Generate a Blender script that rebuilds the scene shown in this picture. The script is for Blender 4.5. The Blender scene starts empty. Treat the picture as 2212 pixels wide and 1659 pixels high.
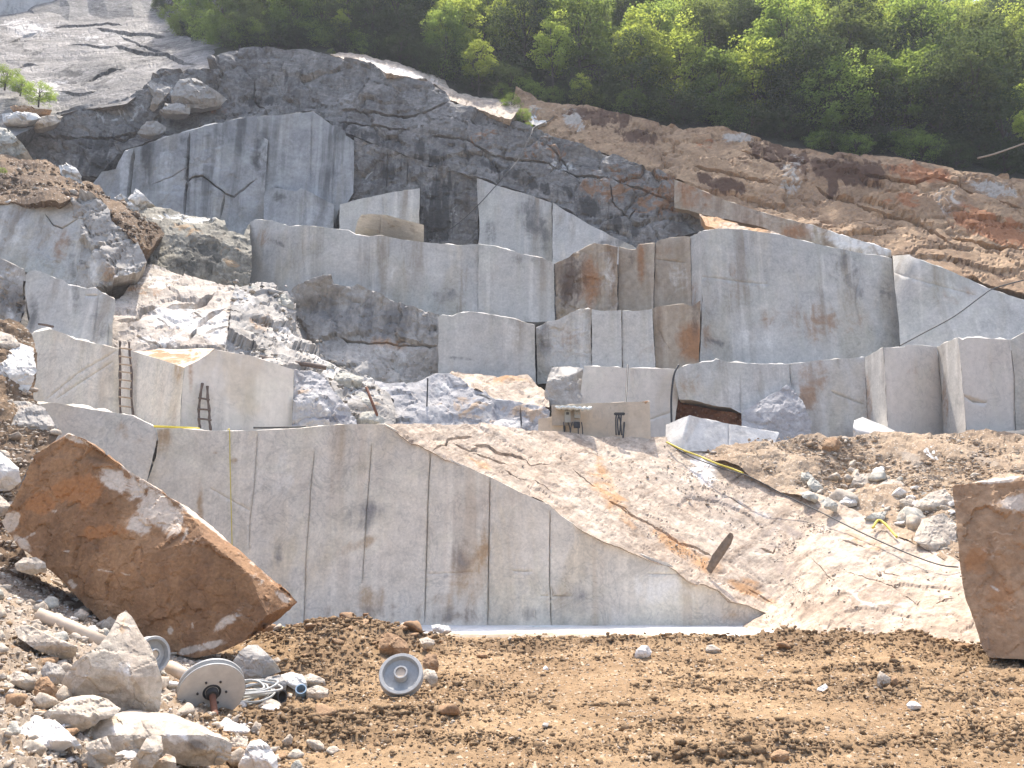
import bpy, bmesh, math, random
import numpy as np
from mathutils import Vector, Matrix, Euler
from mathutils.geometry import delaunay_2d_cdt

# ------------------------------------------------------------------ camera, sky, sun, exposure
R = math.radians
S = bpy.context.scene
COL = S.collection
CAM_Z = 3.0
PITCH = R(11.0)
cam_d = bpy.data.cameras.new('camera')
cam = bpy.data.objects.new('camera', cam_d)
COL.objects.link(cam)
cam.location = (0, 0, CAM_Z)
cam.rotation_euler = (R(90) + PITCH, 0, 0)
cam_d.sensor_fit = 'HORIZONTAL'
cam_d.sensor_width = 36.0
cam_d.lens = 29.95
cam_d.clip_start = 0.1
cam_d.clip_end = 2000
S.camera = cam

SUN_EL, SUN_AZ = 68.0, -8.0        # behind the cliff, a little to the left of straight ahead
w = bpy.data.worlds.new('World'); S.world = w; w.use_nodes = True
wn = w.node_tree.nodes; wl = w.node_tree.links
bg = wn['Background']
sky = wn.new('ShaderNodeTexSky'); sky.sky_type = 'NISHITA'; sky.sun_disc = False
sky.sun_elevation = R(SUN_EL); sky.sun_rotation = R(SUN_AZ)
sky.air_density = 1.0; sky.dust_density = 3.5; sky.ozone_density = 0.7
wl.new(sky.outputs[0], bg.inputs[0]); bg.inputs[1].default_value = 0.15
sun_d = bpy.data.lights.new('sun', 'SUN'); sun = bpy.data.objects.new('sun', sun_d); COL.objects.link(sun)
sun_d.energy = 2.8; sun_d.angle = R(0.5); sun_d.color = (1.0, 0.93, 0.83)
sd = Vector((math.sin(R(SUN_AZ)) * math.cos(R(SUN_EL)), math.cos(R(SUN_AZ)) * math.cos(R(SUN_EL)), math.sin(R(SUN_EL))))
sun.rotation_euler = sd.to_track_quat('Z', 'Y').to_euler()
sun.location = (0, 0, 90)
S.view_settings.view_transform = 'Standard'
S.view_settings.look = 'None'
S.view_settings.exposure = 1.42
S.view_settings.gamma = 1.0
S.cycles.max_bounces = 8
S.cycles.diffuse_bounces = 4
S.cycles.transparent_max_bounces = 8
S.cycles.use_denoising = True

# ------------------------------------------------------------------ projection helpers (survey of the site)
F = 1840.0
SP, CP = math.sin(PITCH), math.cos(PITCH)
def at(px, py, Y):
    px = np.asarray(px, float); py = np.asarray(py, float); Y = np.asarray(Y, float)
    a = (px - 1106) / F; b = (829.5 - py) / F
    dx = a + 0 * b; dy = CP - b * SP; dz = SP + b * CP
    t = Y / dy
    return np.stack([dx * t, dy * t, CAM_Z + dz * t], -1)
def vec(px, py, Y): return Vector(at(px, py, Y).tolist())
def t(c, r, *p): return [(733.25 * c + .337 * x, 550.3 * r + .337 * y) for x, y in p]

# ------------------------------------------------------------------ numpy noise
def h3(ix, iy, iz, s):
    h = (ix.astype(np.int64) * 374761393 + iy.astype(np.int64) * 668265263 + iz.astype(np.int64) * 2147483647 + s * 974634777) & 0xffffffff
    h = ((h ^ (h >> 13)) * 1274126177) & 0xffffffff
    h = ((h ^ (h >> 16)) * 2246822519) & 0xffffffff
    h = h ^ (h >> 15)
    return (h & 0xffffff) / float(0x1000000)
def vnoise(P, s=0):
    I = np.floor(P).astype(np.int64); f = P - I
    u = f * f * f * (f * (f * 6 - 15) + 10)
    out = 0
    for i in (0, 1):
        for j in (0, 1):
            for k in (0, 1):
                a, b, c = I[:, 0] + i, I[:, 1] + j, I[:, 2] + k
                th = h3(a, b, c, s) * 6.2832; zz = h3(a, b, c, s + 7) * 2 - 1
                rr = np.sqrt(1 - zz * zz)
                g = rr * np.cos(th) * (f[:, 0] - i) + rr * np.sin(th) * (f[:, 1] - j) + zz * (f[:, 2] - k)
                wt = (u[:, 0] if i else 1 - u[:, 0]) * (u[:, 1] if j else 1 - u[:, 1]) * (u[:, 2] if k else 1 - u[:, 2])
                out = out + g * wt
    return out * 1.5
def fbm(P, sc, o=4, s=0, gain=.5):
    P = np.asarray(P, float) / sc; a = 1; r = 0
    for i in range(o):
        r = r + a * vnoise(P + 17.3 * i, s + i); P = P * 2.03; a *= gain
    return r
def facet(P, sc, s=0, tilt=1.0):
    """broken-rock relief: nearest-cell planes; returns height (in cell units) and distance to the cell border"""
    Q = np.asarray(P, float) / sc
    I = np.floor(Q).astype(np.int64)
    d1 = np.full(len(Q), 9.); d2 = np.full(len(Q), 9.); hh = np.zeros(len(Q))
    for i in (-1, 0, 1):
        for j in (-1, 0, 1):
            for k in (-1, 0, 1):
                a, b, c = I[:, 0] + i, I[:, 1] + j, I[:, 2] + k
                fx = np.stack([a + h3(a, b, c, s + 1), b + h3(a, b, c, s + 2), c + h3(a, b, c, s + 3)], -1)
                D = Q - fx; d = np.sqrt((D * D).sum(1))
                g = np.stack([h3(a, b, c, s + 4), h3(a, b, c, s + 5), h3(a, b, c, s + 6)], -1) - .5
                v = (D * g).sum(1) * 2 * tilt + (h3(a, b, c, s + 8) - .5)
                m = d < d1
                d2 = np.where(m, d1, np.minimum(d2, d)); hh = np.where(m, v, hh); d1 = np.where(m, d, d1)
    return hh, d2 - d1
def sstep(a, b, x):
    q = np.clip((x - a) / (b - a), 0, 1); return q * q * (3 - 2 * q)

# ------------------------------------------------------------------ materials
class NT:
    def __init__(s, name):
        s.m = bpy.data.materials.new(name); s.m.use_nodes = True
        s.t = s.m.node_tree; s.t.nodes.clear()
    def n(s, ty, ins=None, **at_):
        nd = s.t.nodes.new('ShaderNode' + ty)
        for k, v in at_.items(): setattr(nd, k, v)
        for k, v in (ins or {}).items():
            sk = nd.inputs[k]
            if isinstance(v, bpy.types.NodeSocket): s.t.links.new(v, sk)
            else: sk.default_value = v
        return nd
    def noise(s, vec_, sc, det=6, ro=.6, dist=0):
        return s.n('TexNoise', {'Vector': vec_, 'Scale': sc, 'Detail': det, 'Roughness': ro, 'Distortion': dist}).outputs[0]
    def maprange(s, v, a, b, c=0., d=1., smooth=True):
        nd = s.n('MapRange', {0: v, 1: a, 2: b, 3: c, 4: d}); nd.interpolation_type = 'SMOOTHSTEP' if smooth else 'LINEAR'
        return nd.outputs[0]
    def math(s, op, a, b=0.): return s.n('Math', {0: a, 1: b}, operation=op).outputs[0]
    def mix(s, fac, a, b, mode='MIX'):
        nd = s.n('Mix', data_type='RGBA', blend_type=mode)
        for k, v in ((0, fac), (6, a), (7, b)):
            sk = nd.inputs[k]
            if isinstance(v, bpy.types.NodeSocket): s.t.links.new(v, sk)
            else: sk.default_value = (v + (1,) if isinstance(v, tuple) and len(v) == 3 else v)
        return nd.outputs[2]
    def scale(s, v, sx, sy, sz):
        return s.n('Mapping', {'Vector': v, 'Scale': (sx, sy, sz)}).outputs[0]
    def attr(s, nm): return s.n('Attribute', attribute_name=nm).outputs['Fac']
    def out(s, col, rough=.85, bump=None, bs=.3, bd=.05, spec=.3, metal=0.):
        b = s.n('BsdfPrincipled', {'Roughness': rough, 'Specular IOR Level': spec, 'Metallic': metal})
        if isinstance(col, bpy.types.NodeSocket): s.t.links.new(col, b.inputs['Base Color'])
        else: b.inputs['Base Color'].default_value = col + (1,)
        if bump is not None:
            bn = s.n('Bump', {'Height': bump, 'Strength': bs, 'Distance': bd}); s.t.links.new(bn.outputs[0], b.inputs['Normal'])
        o = s.n('OutputMaterial'); s.t.links.new(b.outputs[0], o.inputs[0])
        return s.m

def rock_mat(name, c1, c2, stain=(.16, .10, .06), st=.3, vein=(.2, .2, .2), vn=.25, fine=.35, big=.25, rust=(.34, .17, .07),
             dark=(.10, .095, .09), pale=(.72, .69, .64), bs=.5, bd=.06, ro=.8, sxy=.8, fs=4., nbs=.8, strat=None, blot=0., drip=False, soft=False):
    soft = soft or drip
    k = NT(name)
    g = k.n('TexCoord').outputs['Object']
    n1 = k.noise(g, big, 5, .6, .5)
    col = k.mix(k.maprange(n1, .36, .64), c1, c2)
    n3 = k.noise(g, 1.1, 8, .65, .8)
    # veins: thin contour of a distorted noise
    vv = k.noise(g, .9, 5, .55, 1.6)
    va = k.math('ABSOLUTE', k.math('SUBTRACT', vv, .5))
    vf = k.math('MULTIPLY', k.maprange(va, .0, .035, vn, 0.), k.maprange(n1, .4, .6, .2, 1.))
    col = k.mix(vf, col, vein)
    # rain streaks
    sg = k.scale(g, sxy, sxy, .055)
    sn = k.noise(sg, 1.0, 7, .62, .15)
    sf = k.math('MULTIPLY', k.maprange(sn, .5, .68, 0., st), k.maprange(k.noise(g, .12, 3, .5), .35, .62, .25, 1.))
    col = k.mix(sf, col, stain)
    sn2 = k.noise(k.scale(g, sxy * 1.7, sxy * 1.7, .05), 1.0, 6, .6, .1)
    col = k.mix(k.maprange(sn2, .53, .7, 0., st * .6), col, tuple(min(1, c * 1.35) for c in c1))
    if drip:        # broad warm and cool tints of the sawn stone
        col = k.mix(k.maprange(k.noise(g, .33, 5, .6, .7), .46, .66, 0., .8), col, k.mix(1., col, (.98, 1.0, .96), 'MULTIPLY'))
        tn = k.noise(k.scale(g, .5, .5, .16), 1.0, 6, .6, .5)
        col = k.mix(k.maprange(tn, .5, .66, 0., .75), col, k.mix(1., col, (.93, .88, .79), 'MULTIPLY'))
        tn2 = k.noise(k.scale(g, .7, .7, .3), .8, 6, .65, .8)
        col = k.mix(k.maprange(tn2, .54, .7, 0., .8), col, k.mix(1., col, (.86, .86, .85), 'MULTIPLY'))
    if blot:        # cloudy grey figure of the marble
        bn_ = k.noise(g, .55, 9, .68, 1.8); col = k.mix(k.maprange(bn_, .48, .72, 0., blot), col, tuple(c * .52 for c in c2))
        bn2 = k.noise(g, 2.3, 7, .7, 2.2); col = k.mix(k.maprange(bn2, .56, .7, 0., blot * .8), col, tuple(c * .55 for c in c2))
        bn3 = k.noise(g, .35, 4, .6, .6); col = k.mix(k.maprange(bn3, .5, .7, 0., blot * .7), col, tuple(min(1, c * 1.25) for c in c1))
    sbump = None
    if strat:       # bedding streaks
        mp = k.n('Mapping', {'Vector': g, 'Rotation': (0, R(strat[0]), 0)}).outputs[0]
        sg_ = k.scale(mp, .22, .5, 1.6); q = k.noise(sg_, 1.0, 9, .68, .5)
        sbump = q
        col = k.mix(k.maprange(q, .5, .7, 0., strat[1]), col, strat[2])
        q2 = k.noise(k.scale(mp, .6, 1.2, 4.5), 1.0, 7, .66, .4)
        col = k.mix(k.maprange(q2, .54, .7, 0., strat[1] * .9), col, tuple(c * .8 for c in strat[2]))
        col = k.mix(k.maprange(q2, .46, .3, 0., strat[1] * .5), col, tuple(min(1, c * 1.3) for c in c1))
    # value mottling
    fn = k.noise(g, fs, 9, .7)
    val = k.maprange(fn, .25, .75, 1 - fine, 1 + fine, False)
    val2 = k.maprange(n3, .3, .7, 1 - fine * .6, 1 + fine * .5, False)
    vm = k.math('MULTIPLY', val, val2)
    col = k.mix(1.0, col, k.n('CombineColor', {0: vm, 1: vm, 2: vm}).outputs[0], 'MULTIPLY')
    # localised marks carried by the stone itself
    nb = k.math('SUBTRACT', k.noise(g, nbs, 9, .66, 1.2), .5)
    ns = k.math('SUBTRACT', k.noise(k.scale(g, 1.0, 1.0, .12), 1.3, 6, .6), .5)
    nm = k.math('ADD', k.math('MULTIPLY', nb, .55), k.math('MULTIPLY', ns, .55))
    mm = k.maprange(fn, .3, .7, .75, 1.2, False)
    for a, cc, nz in (('rust', rust, nm if drip else nb), ('dark', dark, nm if drip else ns), ('pale', pale, nm if drip else nb)):
        av = k.attr(a)
        f = k.maprange(k.math('ADD', av, k.math('MULTIPLY', nz, 2.6)), .14 if soft else .30, .82 if soft else .62)
        f = k.math('MULTIPLY', f, k.maprange(av, .02, .25, 0., .92))
        cm = k.mix(1.0, cc, k.n('CombineColor', {0: mm, 1: mm, 2: mm}).outputs[0], 'MULTIPLY')
        col = k.mix(f, col, cm)
    h = k.math('ADD', k.math('MULTIPLY', fn, .6), k.math('MULTIPLY', k.noise(g, fs * .35, 8, .6), .8))
    if sbump is not None: h = k.math('ADD', h, k.math('MULTIPLY', k.math('ADD', sbump, q2), 1.3))
    return k.out(col, ro, h, bs, bd, .25)

M = {}
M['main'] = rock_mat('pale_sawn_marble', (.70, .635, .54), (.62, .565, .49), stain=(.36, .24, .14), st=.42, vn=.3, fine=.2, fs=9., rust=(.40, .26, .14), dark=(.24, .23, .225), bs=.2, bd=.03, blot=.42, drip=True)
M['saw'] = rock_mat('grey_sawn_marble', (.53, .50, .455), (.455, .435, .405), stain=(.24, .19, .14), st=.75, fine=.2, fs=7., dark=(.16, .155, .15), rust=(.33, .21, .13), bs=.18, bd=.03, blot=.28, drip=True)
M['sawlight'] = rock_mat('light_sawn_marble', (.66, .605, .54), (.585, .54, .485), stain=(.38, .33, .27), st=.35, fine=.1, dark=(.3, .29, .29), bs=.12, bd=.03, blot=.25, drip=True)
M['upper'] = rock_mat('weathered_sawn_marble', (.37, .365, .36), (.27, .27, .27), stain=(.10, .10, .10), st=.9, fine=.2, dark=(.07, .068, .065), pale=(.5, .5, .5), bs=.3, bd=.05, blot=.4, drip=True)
M['cliff'] = rock_mat('dark_natural_marble', (.25, .235, .215), (.165, .155, .145), stain=(.075, .06, .048), st=.85, fine=.45, blot=.5, strat=(-14, .55, (.09, .08, .07)), rust=(.25, .14, .075), dark=(.06, .058, .055), pale=(.5, .5, .48), bs=.8, bd=.12)
M['slab'] = rock_mat('sunlit_natural_slope', (.50, .41, .322), (.39, .305, .23), stain=(.36, .24, .16), st=.25, vn=.2, fine=.5, rust=(.42, .235, .11), soft=True, dark=(.27, .22, .19), pale=(.74, .68, .62), bs=.4, bd=.06, strat=(32, .75, (.23, .165, .115)))
M['top'] = rock_mat('weathered_grey_slope', (.29, .265, .24), (.155, .143, .13), stain=(.10, .09, .08), st=.3, fine=.5, dark=(.06, .055, .05), pale=(.55, .51, .47), bs=.6, bd=.1, strat=(14, 1., (.065, .058, .05)))
M['brown'] = rock_mat('brown_weathered_slope', (.40, .265, .155), (.30, .19, .108), stain=(.2, .12, .07), st=.4, fine=.35, rust=(.33, .14, .06), dark=(.085, .042, .024), pale=(.42, .38, .33), bs=.4, bd=.08, strat=(20, .4, (.16, .09, .05)))
M['brownface'] = rock_mat('brown_stained_face', (.40, .34, .27), (.33, .26, .19), stain=(.16, .09, .05), st=.8, fine=.22, rust=(.3, .15, .07), dark=(.10, .07, .055), bs=.4, bd=.06, blot=.3, drip=True)
M['natural'] = rock_mat('fractured_marble', (.39, .36, .32), (.30, .275, .245), stain=(.24, .19, .14), st=.3, fine=.24, vn=.3, rust=(.36, .22, .12), dark=(.17, .16, .15), pale=(.60, .57, .53), soft=True, bs=.55, bd=.1)
M['bluenat'] = rock_mat('blue_grey_fractured_marble', (.40, .385, .375), (.30, .29, .29), stain=(.3, .24, .18), st=.25, fine=.22, vn=.25, vein=(.22, .22, .26), rust=(.42, .3, .2), dark=(.17, .17, .19), bs=.7, bd=.08)
M['greenbrown'] = rock_mat('greenish_brown_marble', (.27, .25, .20), (.185, .165, .125), stain=(.11, .085, .06), st=.5, fine=.4, rust=(.33, .22, .12), dark=(.09, .085, .07), pale=(.62, .60, .56), bs=.8, bd=.1, blot=.4)
M['paleslab'] = rock_mat('pale_natural_slab', (.47, .41, .345), (.39, .33, .27), stain=(.3, .2, .14), st=.3, fine=.35, rust=(.42, .27, .17), dark=(.24, .2, .18), pale=(.68, .64, .59), bs=.6, bd=.07, strat=(30, .4, (.3, .22, .17)))
M['white'] = rock_mat('fresh_white_marble', (.68, .65, .60), (.58, .545, .49), stain=(.4, .3, .2), st=.2, fine=.25, rust=(.45, .3, .18), dark=(.3, .28, .25), bs=.6, bd=.06)
M['green'] = rock_mat('greenish_fractured_marble', (.50, .47, .40), (.36, .345, .29), stain=(.3, .25, .17), st=.2, fine=.4, rust=(.4, .28, .15), dark=(.16, .17, .14), bs=.8, bd=.1)
M['beige'] = rock_mat('beige_dusty_marble', (.58, .49, .38), (.50, .41, .31), stain=(.4, .28, .17), st=.25, fine=.12, dark=(.2, .17, .14), bs=.2, bd=.03)
M['rustblock'] = rock_mat('rust_coated_marble', (.34, .195, .10), (.23, .128, .066), stain=(.17, .095, .055), st=.45, vn=0., fine=.35, big=.5, pale=(.60, .50, .40), rust=(.36, .17, .07), dark=(.3, .29, .28), bs=.8, bd=.05, fs=11., nbs=1.1, blot=.22)
M['tanblock'] = rock_mat('tan_stained_block', (.38, .245, .145), (.29, .18, .105), stain=(.19, .11, .06), st=.6, vn=0., fine=.3, big=.4, pale=(.56, .48, .40), rust=(.36, .19, .09), dark=(.2, .16, .13), bs=.5, bd=.04, fs=6., blot=.2)
M['rubble'] = rock_mat('rubble_stone', (.52, .45, .36), (.40, .33, .26), stain=(.3, .2, .12), st=.25, vn=.15, fine=.4, big=.7, rust=(.40, .24, .12), dark=(.2, .17, .14), pale=(.72, .69, .65), bs=.8, bd=.035, fs=9.)
M['rubblewhite'] = rock_mat('rubble_stone_white', (.70, .67, .63), (.55, .50, .44), stain=(.4, .3, .2), st=.2, vn=.15, fine=.25, big=.9, bs=.7, bd=.03, fs=9.)
M['rubblebrown'] = rock_mat('rubble_stone_brown', (.36, .23, .13), (.28, .17, .095), stain=(.2, .12, .07), st=.2, vn=0., fine=.4, big=.9, bs=.8, bd=.03, fs=10.)

def dirt_mat(name, c1, c2, c3, sc=1., attr=False):
    k = NT(name); g = k.n('TexCoord').outputs['Object']
    a = k.noise(g, .35 * sc, 7, .62, .4); col = k.mix(k.maprange(a, .38, .62), c1, c2)
    b = k.noise(g, 5 * sc, 9, .72); v = k.maprange(b, .25, .75, .62, 1.38, False)
    col = k.mix(1., col, k.n('CombineColor', {0: v, 1: v, 2: v}).outputs[0], 'MULTIPLY')
    vo = k.n('TexVoronoi', {'Vector': g, 'Scale': 9. * sc, 'Randomness': 1.})
    pc = k.n('SeparateColor', {0: vo.outputs['Color']}).outputs[0]
    col = k.mix(k.math('MULTIPLY', k.maprange(pc, .80, .86), k.maprange(vo.outputs['Distance'], .30, .42, .85, 0.)), col, c3)
    if attr:
        nb = k.math('SUBTRACT', k.noise(g, 1.2, 8, .7, .4), .5)
        f = k.maprange(k.math('ADD', k.attr('pale'), nb), .35, .6)
        col = k.mix(f, col, (.32, .265, .21))
        f = k.maprange(k.math('ADD', k.attr('dark'), nb), .4, .65, 0., .8)
        col = k.mix(f, col, (.19, .128, .077))
    h = k.math('ADD', k.math('MULTIPLY', b, .7), k.math('MULTIPLY', k.noise(g, 16 * sc, 6, .7), .4))
    return k.out(col, .95, h, .9, .06, .1)
M['dirt'] = dirt_mat('brown_quarry_dirt', (.295, .203, .119), (.225, .15, .086), (.44, .36, .27), 1., True)
M['bank'] = dirt_mat('earth_bank', (.20, .14, .09), (.135, .095, .065), (.46, .41, .35), .8, True)
M['redsoil'] = dirt_mat('red_soil', (.19, .085, .045), (.13, .06, .035), (.3, .2, .13), .8)
M['mound'] = dirt_mat('rubble_mound_soil', (.38, .29, .205), (.30, .22, .15), (.55, .48, .39), 1., True)
M['clod'] = dirt_mat('dirt_clods', (.275, .188, .11), (.21, .142, .084), (.36, .28, .20), 2.)
M['hill'] = dirt_mat('woodland_floor', (.05, .05, .03), (.035, .032, .022), (.08, .07, .05), .6)

def plain(name, c, ro=.6, metal=0., var=.15, sc=8., bs=.2):
    k = NT(name); g = k.n('TexCoord').outputs['Object']
    n = k.noise(g, sc, 8, .65); v = k.maprange(n, .25, .75, 1 - var, 1 + var, False)
    col = k.mix(1., c, k.n('CombineColor', {0: v, 1: v, 2: v}).outputs[0], 'MULTIPLY')
    return k.out(col, ro, n, bs, .01, .4, metal)
M['shard'] = plain('dark_brown_stone', (.20, .145, .10), .9, 0, .4, 4, .6)
M['wood'] = plain('weathered_wood', (.13, .095, .075), .85, 0, .4)
M['rung'] = plain('pale_wood', (.40, .31, .22), .85, 0, .3)
M['steel'] = plain('dusty_grey_metal', (.36, .36, .35), .6, .1, .2, 12)
M['steelpale'] = plain('dusty_pale_metal', (.58, .55, .50), .6, .0, .15, 6)
M['cableblack'] = plain('black_rubber', (.045, .045, .045), .6)
M['rusty'] = plain('rusty_steel', (.17, .075, .045), .8, .2, .35)
M['yellow'] = plain('yellow_hose', (.62, .50, .06), .5)
M['greyhose'] = plain('grey_hose', (.38, .38, .36), .6)
M['blue'] = plain('blue_pipe', (.22, .32, .42), .5)
M['tarp'] = plain('pale_roof_sheet', (.62, .64, .60), .6, 0, .15, 5)
M['boxgrey'] = plain('grey_enclosure', (.33, .33, .30), .6, 0, .15, 5)
M['boxbeige'] = plain('beige_board', (.40, .34, .27), .8, 0, .2, 5)
M['darkhole'] = plain('dark_socket', (.05, .05, .055), .6)
M['pipe'] = plain('dusty_beige_pipe', (.55, .44, .33), .7, 0, .2, 5)
M['powder'] = rock_mat('white_saw_powder', (.72, .71, .68), (.60, .585, .55), stain=(.5, .42, .33), st=.2, vn=0., fine=.16, blot=.2, rust=(.36, .27, .18), bs=.3, bd=.02)
M['bark'] = plain('tree_bark', (.07, .055, .042), .9, 0, .35, 4, .6)
def leaf_mat(name, c, tc, tr=.5):
    k = NT(name)
    oi = k.n('ObjectInfo').outputs['Random']
    g = k.n('TexCoord').outputs['Object']
    n = k.noise(g, .55, 4, .6)
    v = k.math('MULTIPLY', k.maprange(n, .3, .7, .72, 1.3, False), k.maprange(oi, 0, 1, .75, 1.25, False))
    cc = k.n('CombineColor', {0: v, 1: v, 2: v}).outputs[0]
    d = k.n('BsdfDiffuse', {'Color': k.mix(1., c, cc, 'MULTIPLY')})
    tl = k.n('BsdfTranslucent', {'Color': k.mix(1., tc, cc, 'MULTIPLY')})
    mx = k.n('MixShader', {0: tr, 1: d.outputs[0], 2: tl.outputs[0]})
    o = k.n('OutputMaterial'); k.t.links.new(mx.outputs[0], o.inputs[0])
    return k.m
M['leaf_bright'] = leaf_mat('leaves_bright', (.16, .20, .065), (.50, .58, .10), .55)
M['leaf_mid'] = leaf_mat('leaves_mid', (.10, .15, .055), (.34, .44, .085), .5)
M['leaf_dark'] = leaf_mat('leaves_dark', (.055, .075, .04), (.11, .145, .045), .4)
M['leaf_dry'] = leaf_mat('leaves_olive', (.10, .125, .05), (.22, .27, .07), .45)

# ------------------------------------------------------------------ object helpers
def tag(o, label=None, cat=None, group=None, kind=None):
    if label: o['label'] = label
    if cat: o['category'] = cat
    if group: o['group'] = group
    if kind: o['kind'] = kind
    return o
def link(name, me, mat=None, parent=None):
    o = bpy.data.objects.new(name, me); COL.objects.link(o)
    if mat is not None and not me.materials: me.materials.append(mat)
    if parent is not None: o.parent = parent
    return o
def npmesh(name, V, Fc, smooth=False, attrs=None):
    """V (n,3); Fc list of tuples or an (m,3)/(m,4) array"""
    me = bpy.data.meshes.new(name)
    V = np.asarray(V, np.float32)
    if isinstance(Fc, np.ndarray):
        m, kk = Fc.shape
        me.vertices.add(len(V)); me.vertices.foreach_set('co', V.ravel())
        me.loops.add(m * kk); me.loops.foreach_set('vertex_index', Fc.astype(np.int32).ravel())
        me.polygons.add(m); me.polygons.foreach_set('loop_start', np.arange(0, m * kk, kk, dtype=np.int32))
        me.update(calc_edges=True)
    else:
        me.from_pydata(V.tolist(), [], Fc); me.update()
    me.validate()
    if smooth: me.polygons.foreach_set('use_smooth', np.ones(len(me.polygons), bool))
    for k, a in (attrs or {}).items():
        at_ = me.attributes.new(k, 'FLOAT', 'POINT'); at_.data.foreach_set('value', np.asarray(a, np.float32))
    return me
def empty(name, loc, rot=(0, 0, 0)):
    o = bpy.data.objects.new(name, None); COL.objects.link(o); o.location = loc; o.rotation_euler = rot
    o.empty_display_size = .2
    return o

def inpoly(px, py, poly):
    ins = np.zeros(len(px), bool); n = len(poly)
    for i in range(n):
        x1, y1 = poly[i]; x2, y2 = poly[(i + 1) % n]
        c = ((y1 > py) != (y2 > py))
        if y1 != y2: ins ^= c & (px < (x2 - x1) * (py - y1) / (y2 - y1) + x1)
    return ins
def segdist(px, py, poly, closed=True):
    d = np.full(len(px), 1e9); n = len(poly)
    for i in range(n if closed else n - 1):
        x1, y1 = poly[i]; x2, y2 = poly[(i + 1) % n]
        L = (x2 - x1) ** 2 + (y2 - y1) ** 2 + 1e-9
        u = np.clip(((px - x1) * (x2 - x1) + (py - y1) * (y2 - y1)) / L, 0, 1)
        d = np.minimum(d, np.hypot(px - x1 - u * (x2 - x1), py - y1 - u * (y2 - y1)))
    return d
def depth_fn(ctrl):
    """distance of the surface; 1/Y is interpolated so that flat stays flat"""
    if not isinstance(ctrl, list): return lambda x, y: np.full(np.shape(x), float(ctrl))
    c = np.array(ctrl, float); X = c[:, :2] / 100.; v = 1 / c[:, 2]
    if len(c) == 2:
        d = X[1] - X[0]; L = (d * d).sum()
        return lambda x, y: 1 / (v[0] + (v[1] - v[0]) * np.clip(((x / 100. - X[0, 0]) * d[0] + (y / 100. - X[0, 1]) * d[1]) / L, -.5, 1.5))
    n = len(c)
    sv = np.linalg.svd(X - X.mean(0), compute_uv=False)
    if sv[1] < .05 * sv[0] and sv[1] < .12:
        return depth_fn([ctrl[0], ctrl[-1]])
    def U(r2): return np.where(r2 > 1e-9, r2 * np.log(r2 + 1e-12), 0)
    K = U(((X[:, None] - X[None]) ** 2).sum(-1)) + np.eye(n) * 1e-3
    Pm = np.c_[np.ones(n), X]
    A = np.zeros((n + 3, n + 3)); A[:n, :n] = K; A[:n, n:] = Pm; A[n:, :n] = Pm.T
    sol = np.linalg.lstsq(A, np.r_[v, 0, 0, 0], rcond=None)[0]
    def f(x, y):
        x = np.asarray(x, float) / 100.; y = np.asarray(y, float) / 100.
        r = sol[n] + sol[n + 1] * x + sol[n + 2] * y
        for i in range(n): r = r + sol[i] * U((x - X[i, 0]) ** 2 + (y - X[i, 1]) ** 2)
        return 1 / r
    return f
def pl_depth(pts3):
    """piecewise flat facets over hand-set corner points (px,py,Y)"""
    vs = [Vector((p[0], p[1])) for p in pts3]
    r = delaunay_2d_cdt(vs, [], [], 0, 1e-4)
    V = [tuple(v) for v in r[0]]; Yv = [1 / pts3[o[0]][2] for o in r[3]]
    tris = [tuple(f) for f in r[2]]
    def f(x, y):
        x = np.asarray(x, float); y = np.asarray(y, float)
        out = np.full(x.shape, np.nan); best = np.full(x.shape, -1e9)
        for a, b, c in tris:
            (x1, y1), (x2, y2), (x3, y3) = V[a], V[b], V[c]
            D = (y2 - y3) * (x1 - x3) + (x3 - x2) * (y1 - y3)
            if abs(D) < 1e-9: continue
            l1 = ((y2 - y3) * (x - x3) + (x3 - x2) * (y - y3)) / D
            l2 = ((y3 - y1) * (x - x3) + (x1 - x3) * (y - y3)) / D
            l3 = 1 - l1 - l2
            mn = np.minimum(np.minimum(l1, l2), l3)
            v = l1 * Yv[a] + l2 * Yv[b] + l3 * Yv[c]
            m = mn > best; out = np.where(m, v, out); best = np.where(m, mn, best)
        return 1 / np.clip(out, .003, 1)
    return f
def resample(pts, sp, closed=True):
    out = []; n = len(pts)
    for i in range(n if closed else n - 1):
        a = np.array(pts[i]); b = np.array(pts[(i + 1) % n]); L = np.hypot(*(b - a)); k = max(1, int(round(L / sp)))
        for j in range(k): out.append(tuple(a + (b - a) * j / k))
    if not closed: out.append(tuple(pts[-1]))
    return out
def jagged(pts, amp, seed, wl=26.):
    if amp <= 0: return pts
    P = np.array(pts); Q = np.c_[P / wl, np.full(len(P), seed * 3.7)]
    dx = vnoise(Q, 11) * .9 + vnoise(Q * 3.1, 12) * .6
    dy = vnoise(Q, 13) * .9 + vnoise(Q * 3.1, 14) * .6
    return [(p[0] + a * amp, p[1] + b * amp) for p, a, b in zip(pts, dx, dy)]

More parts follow.
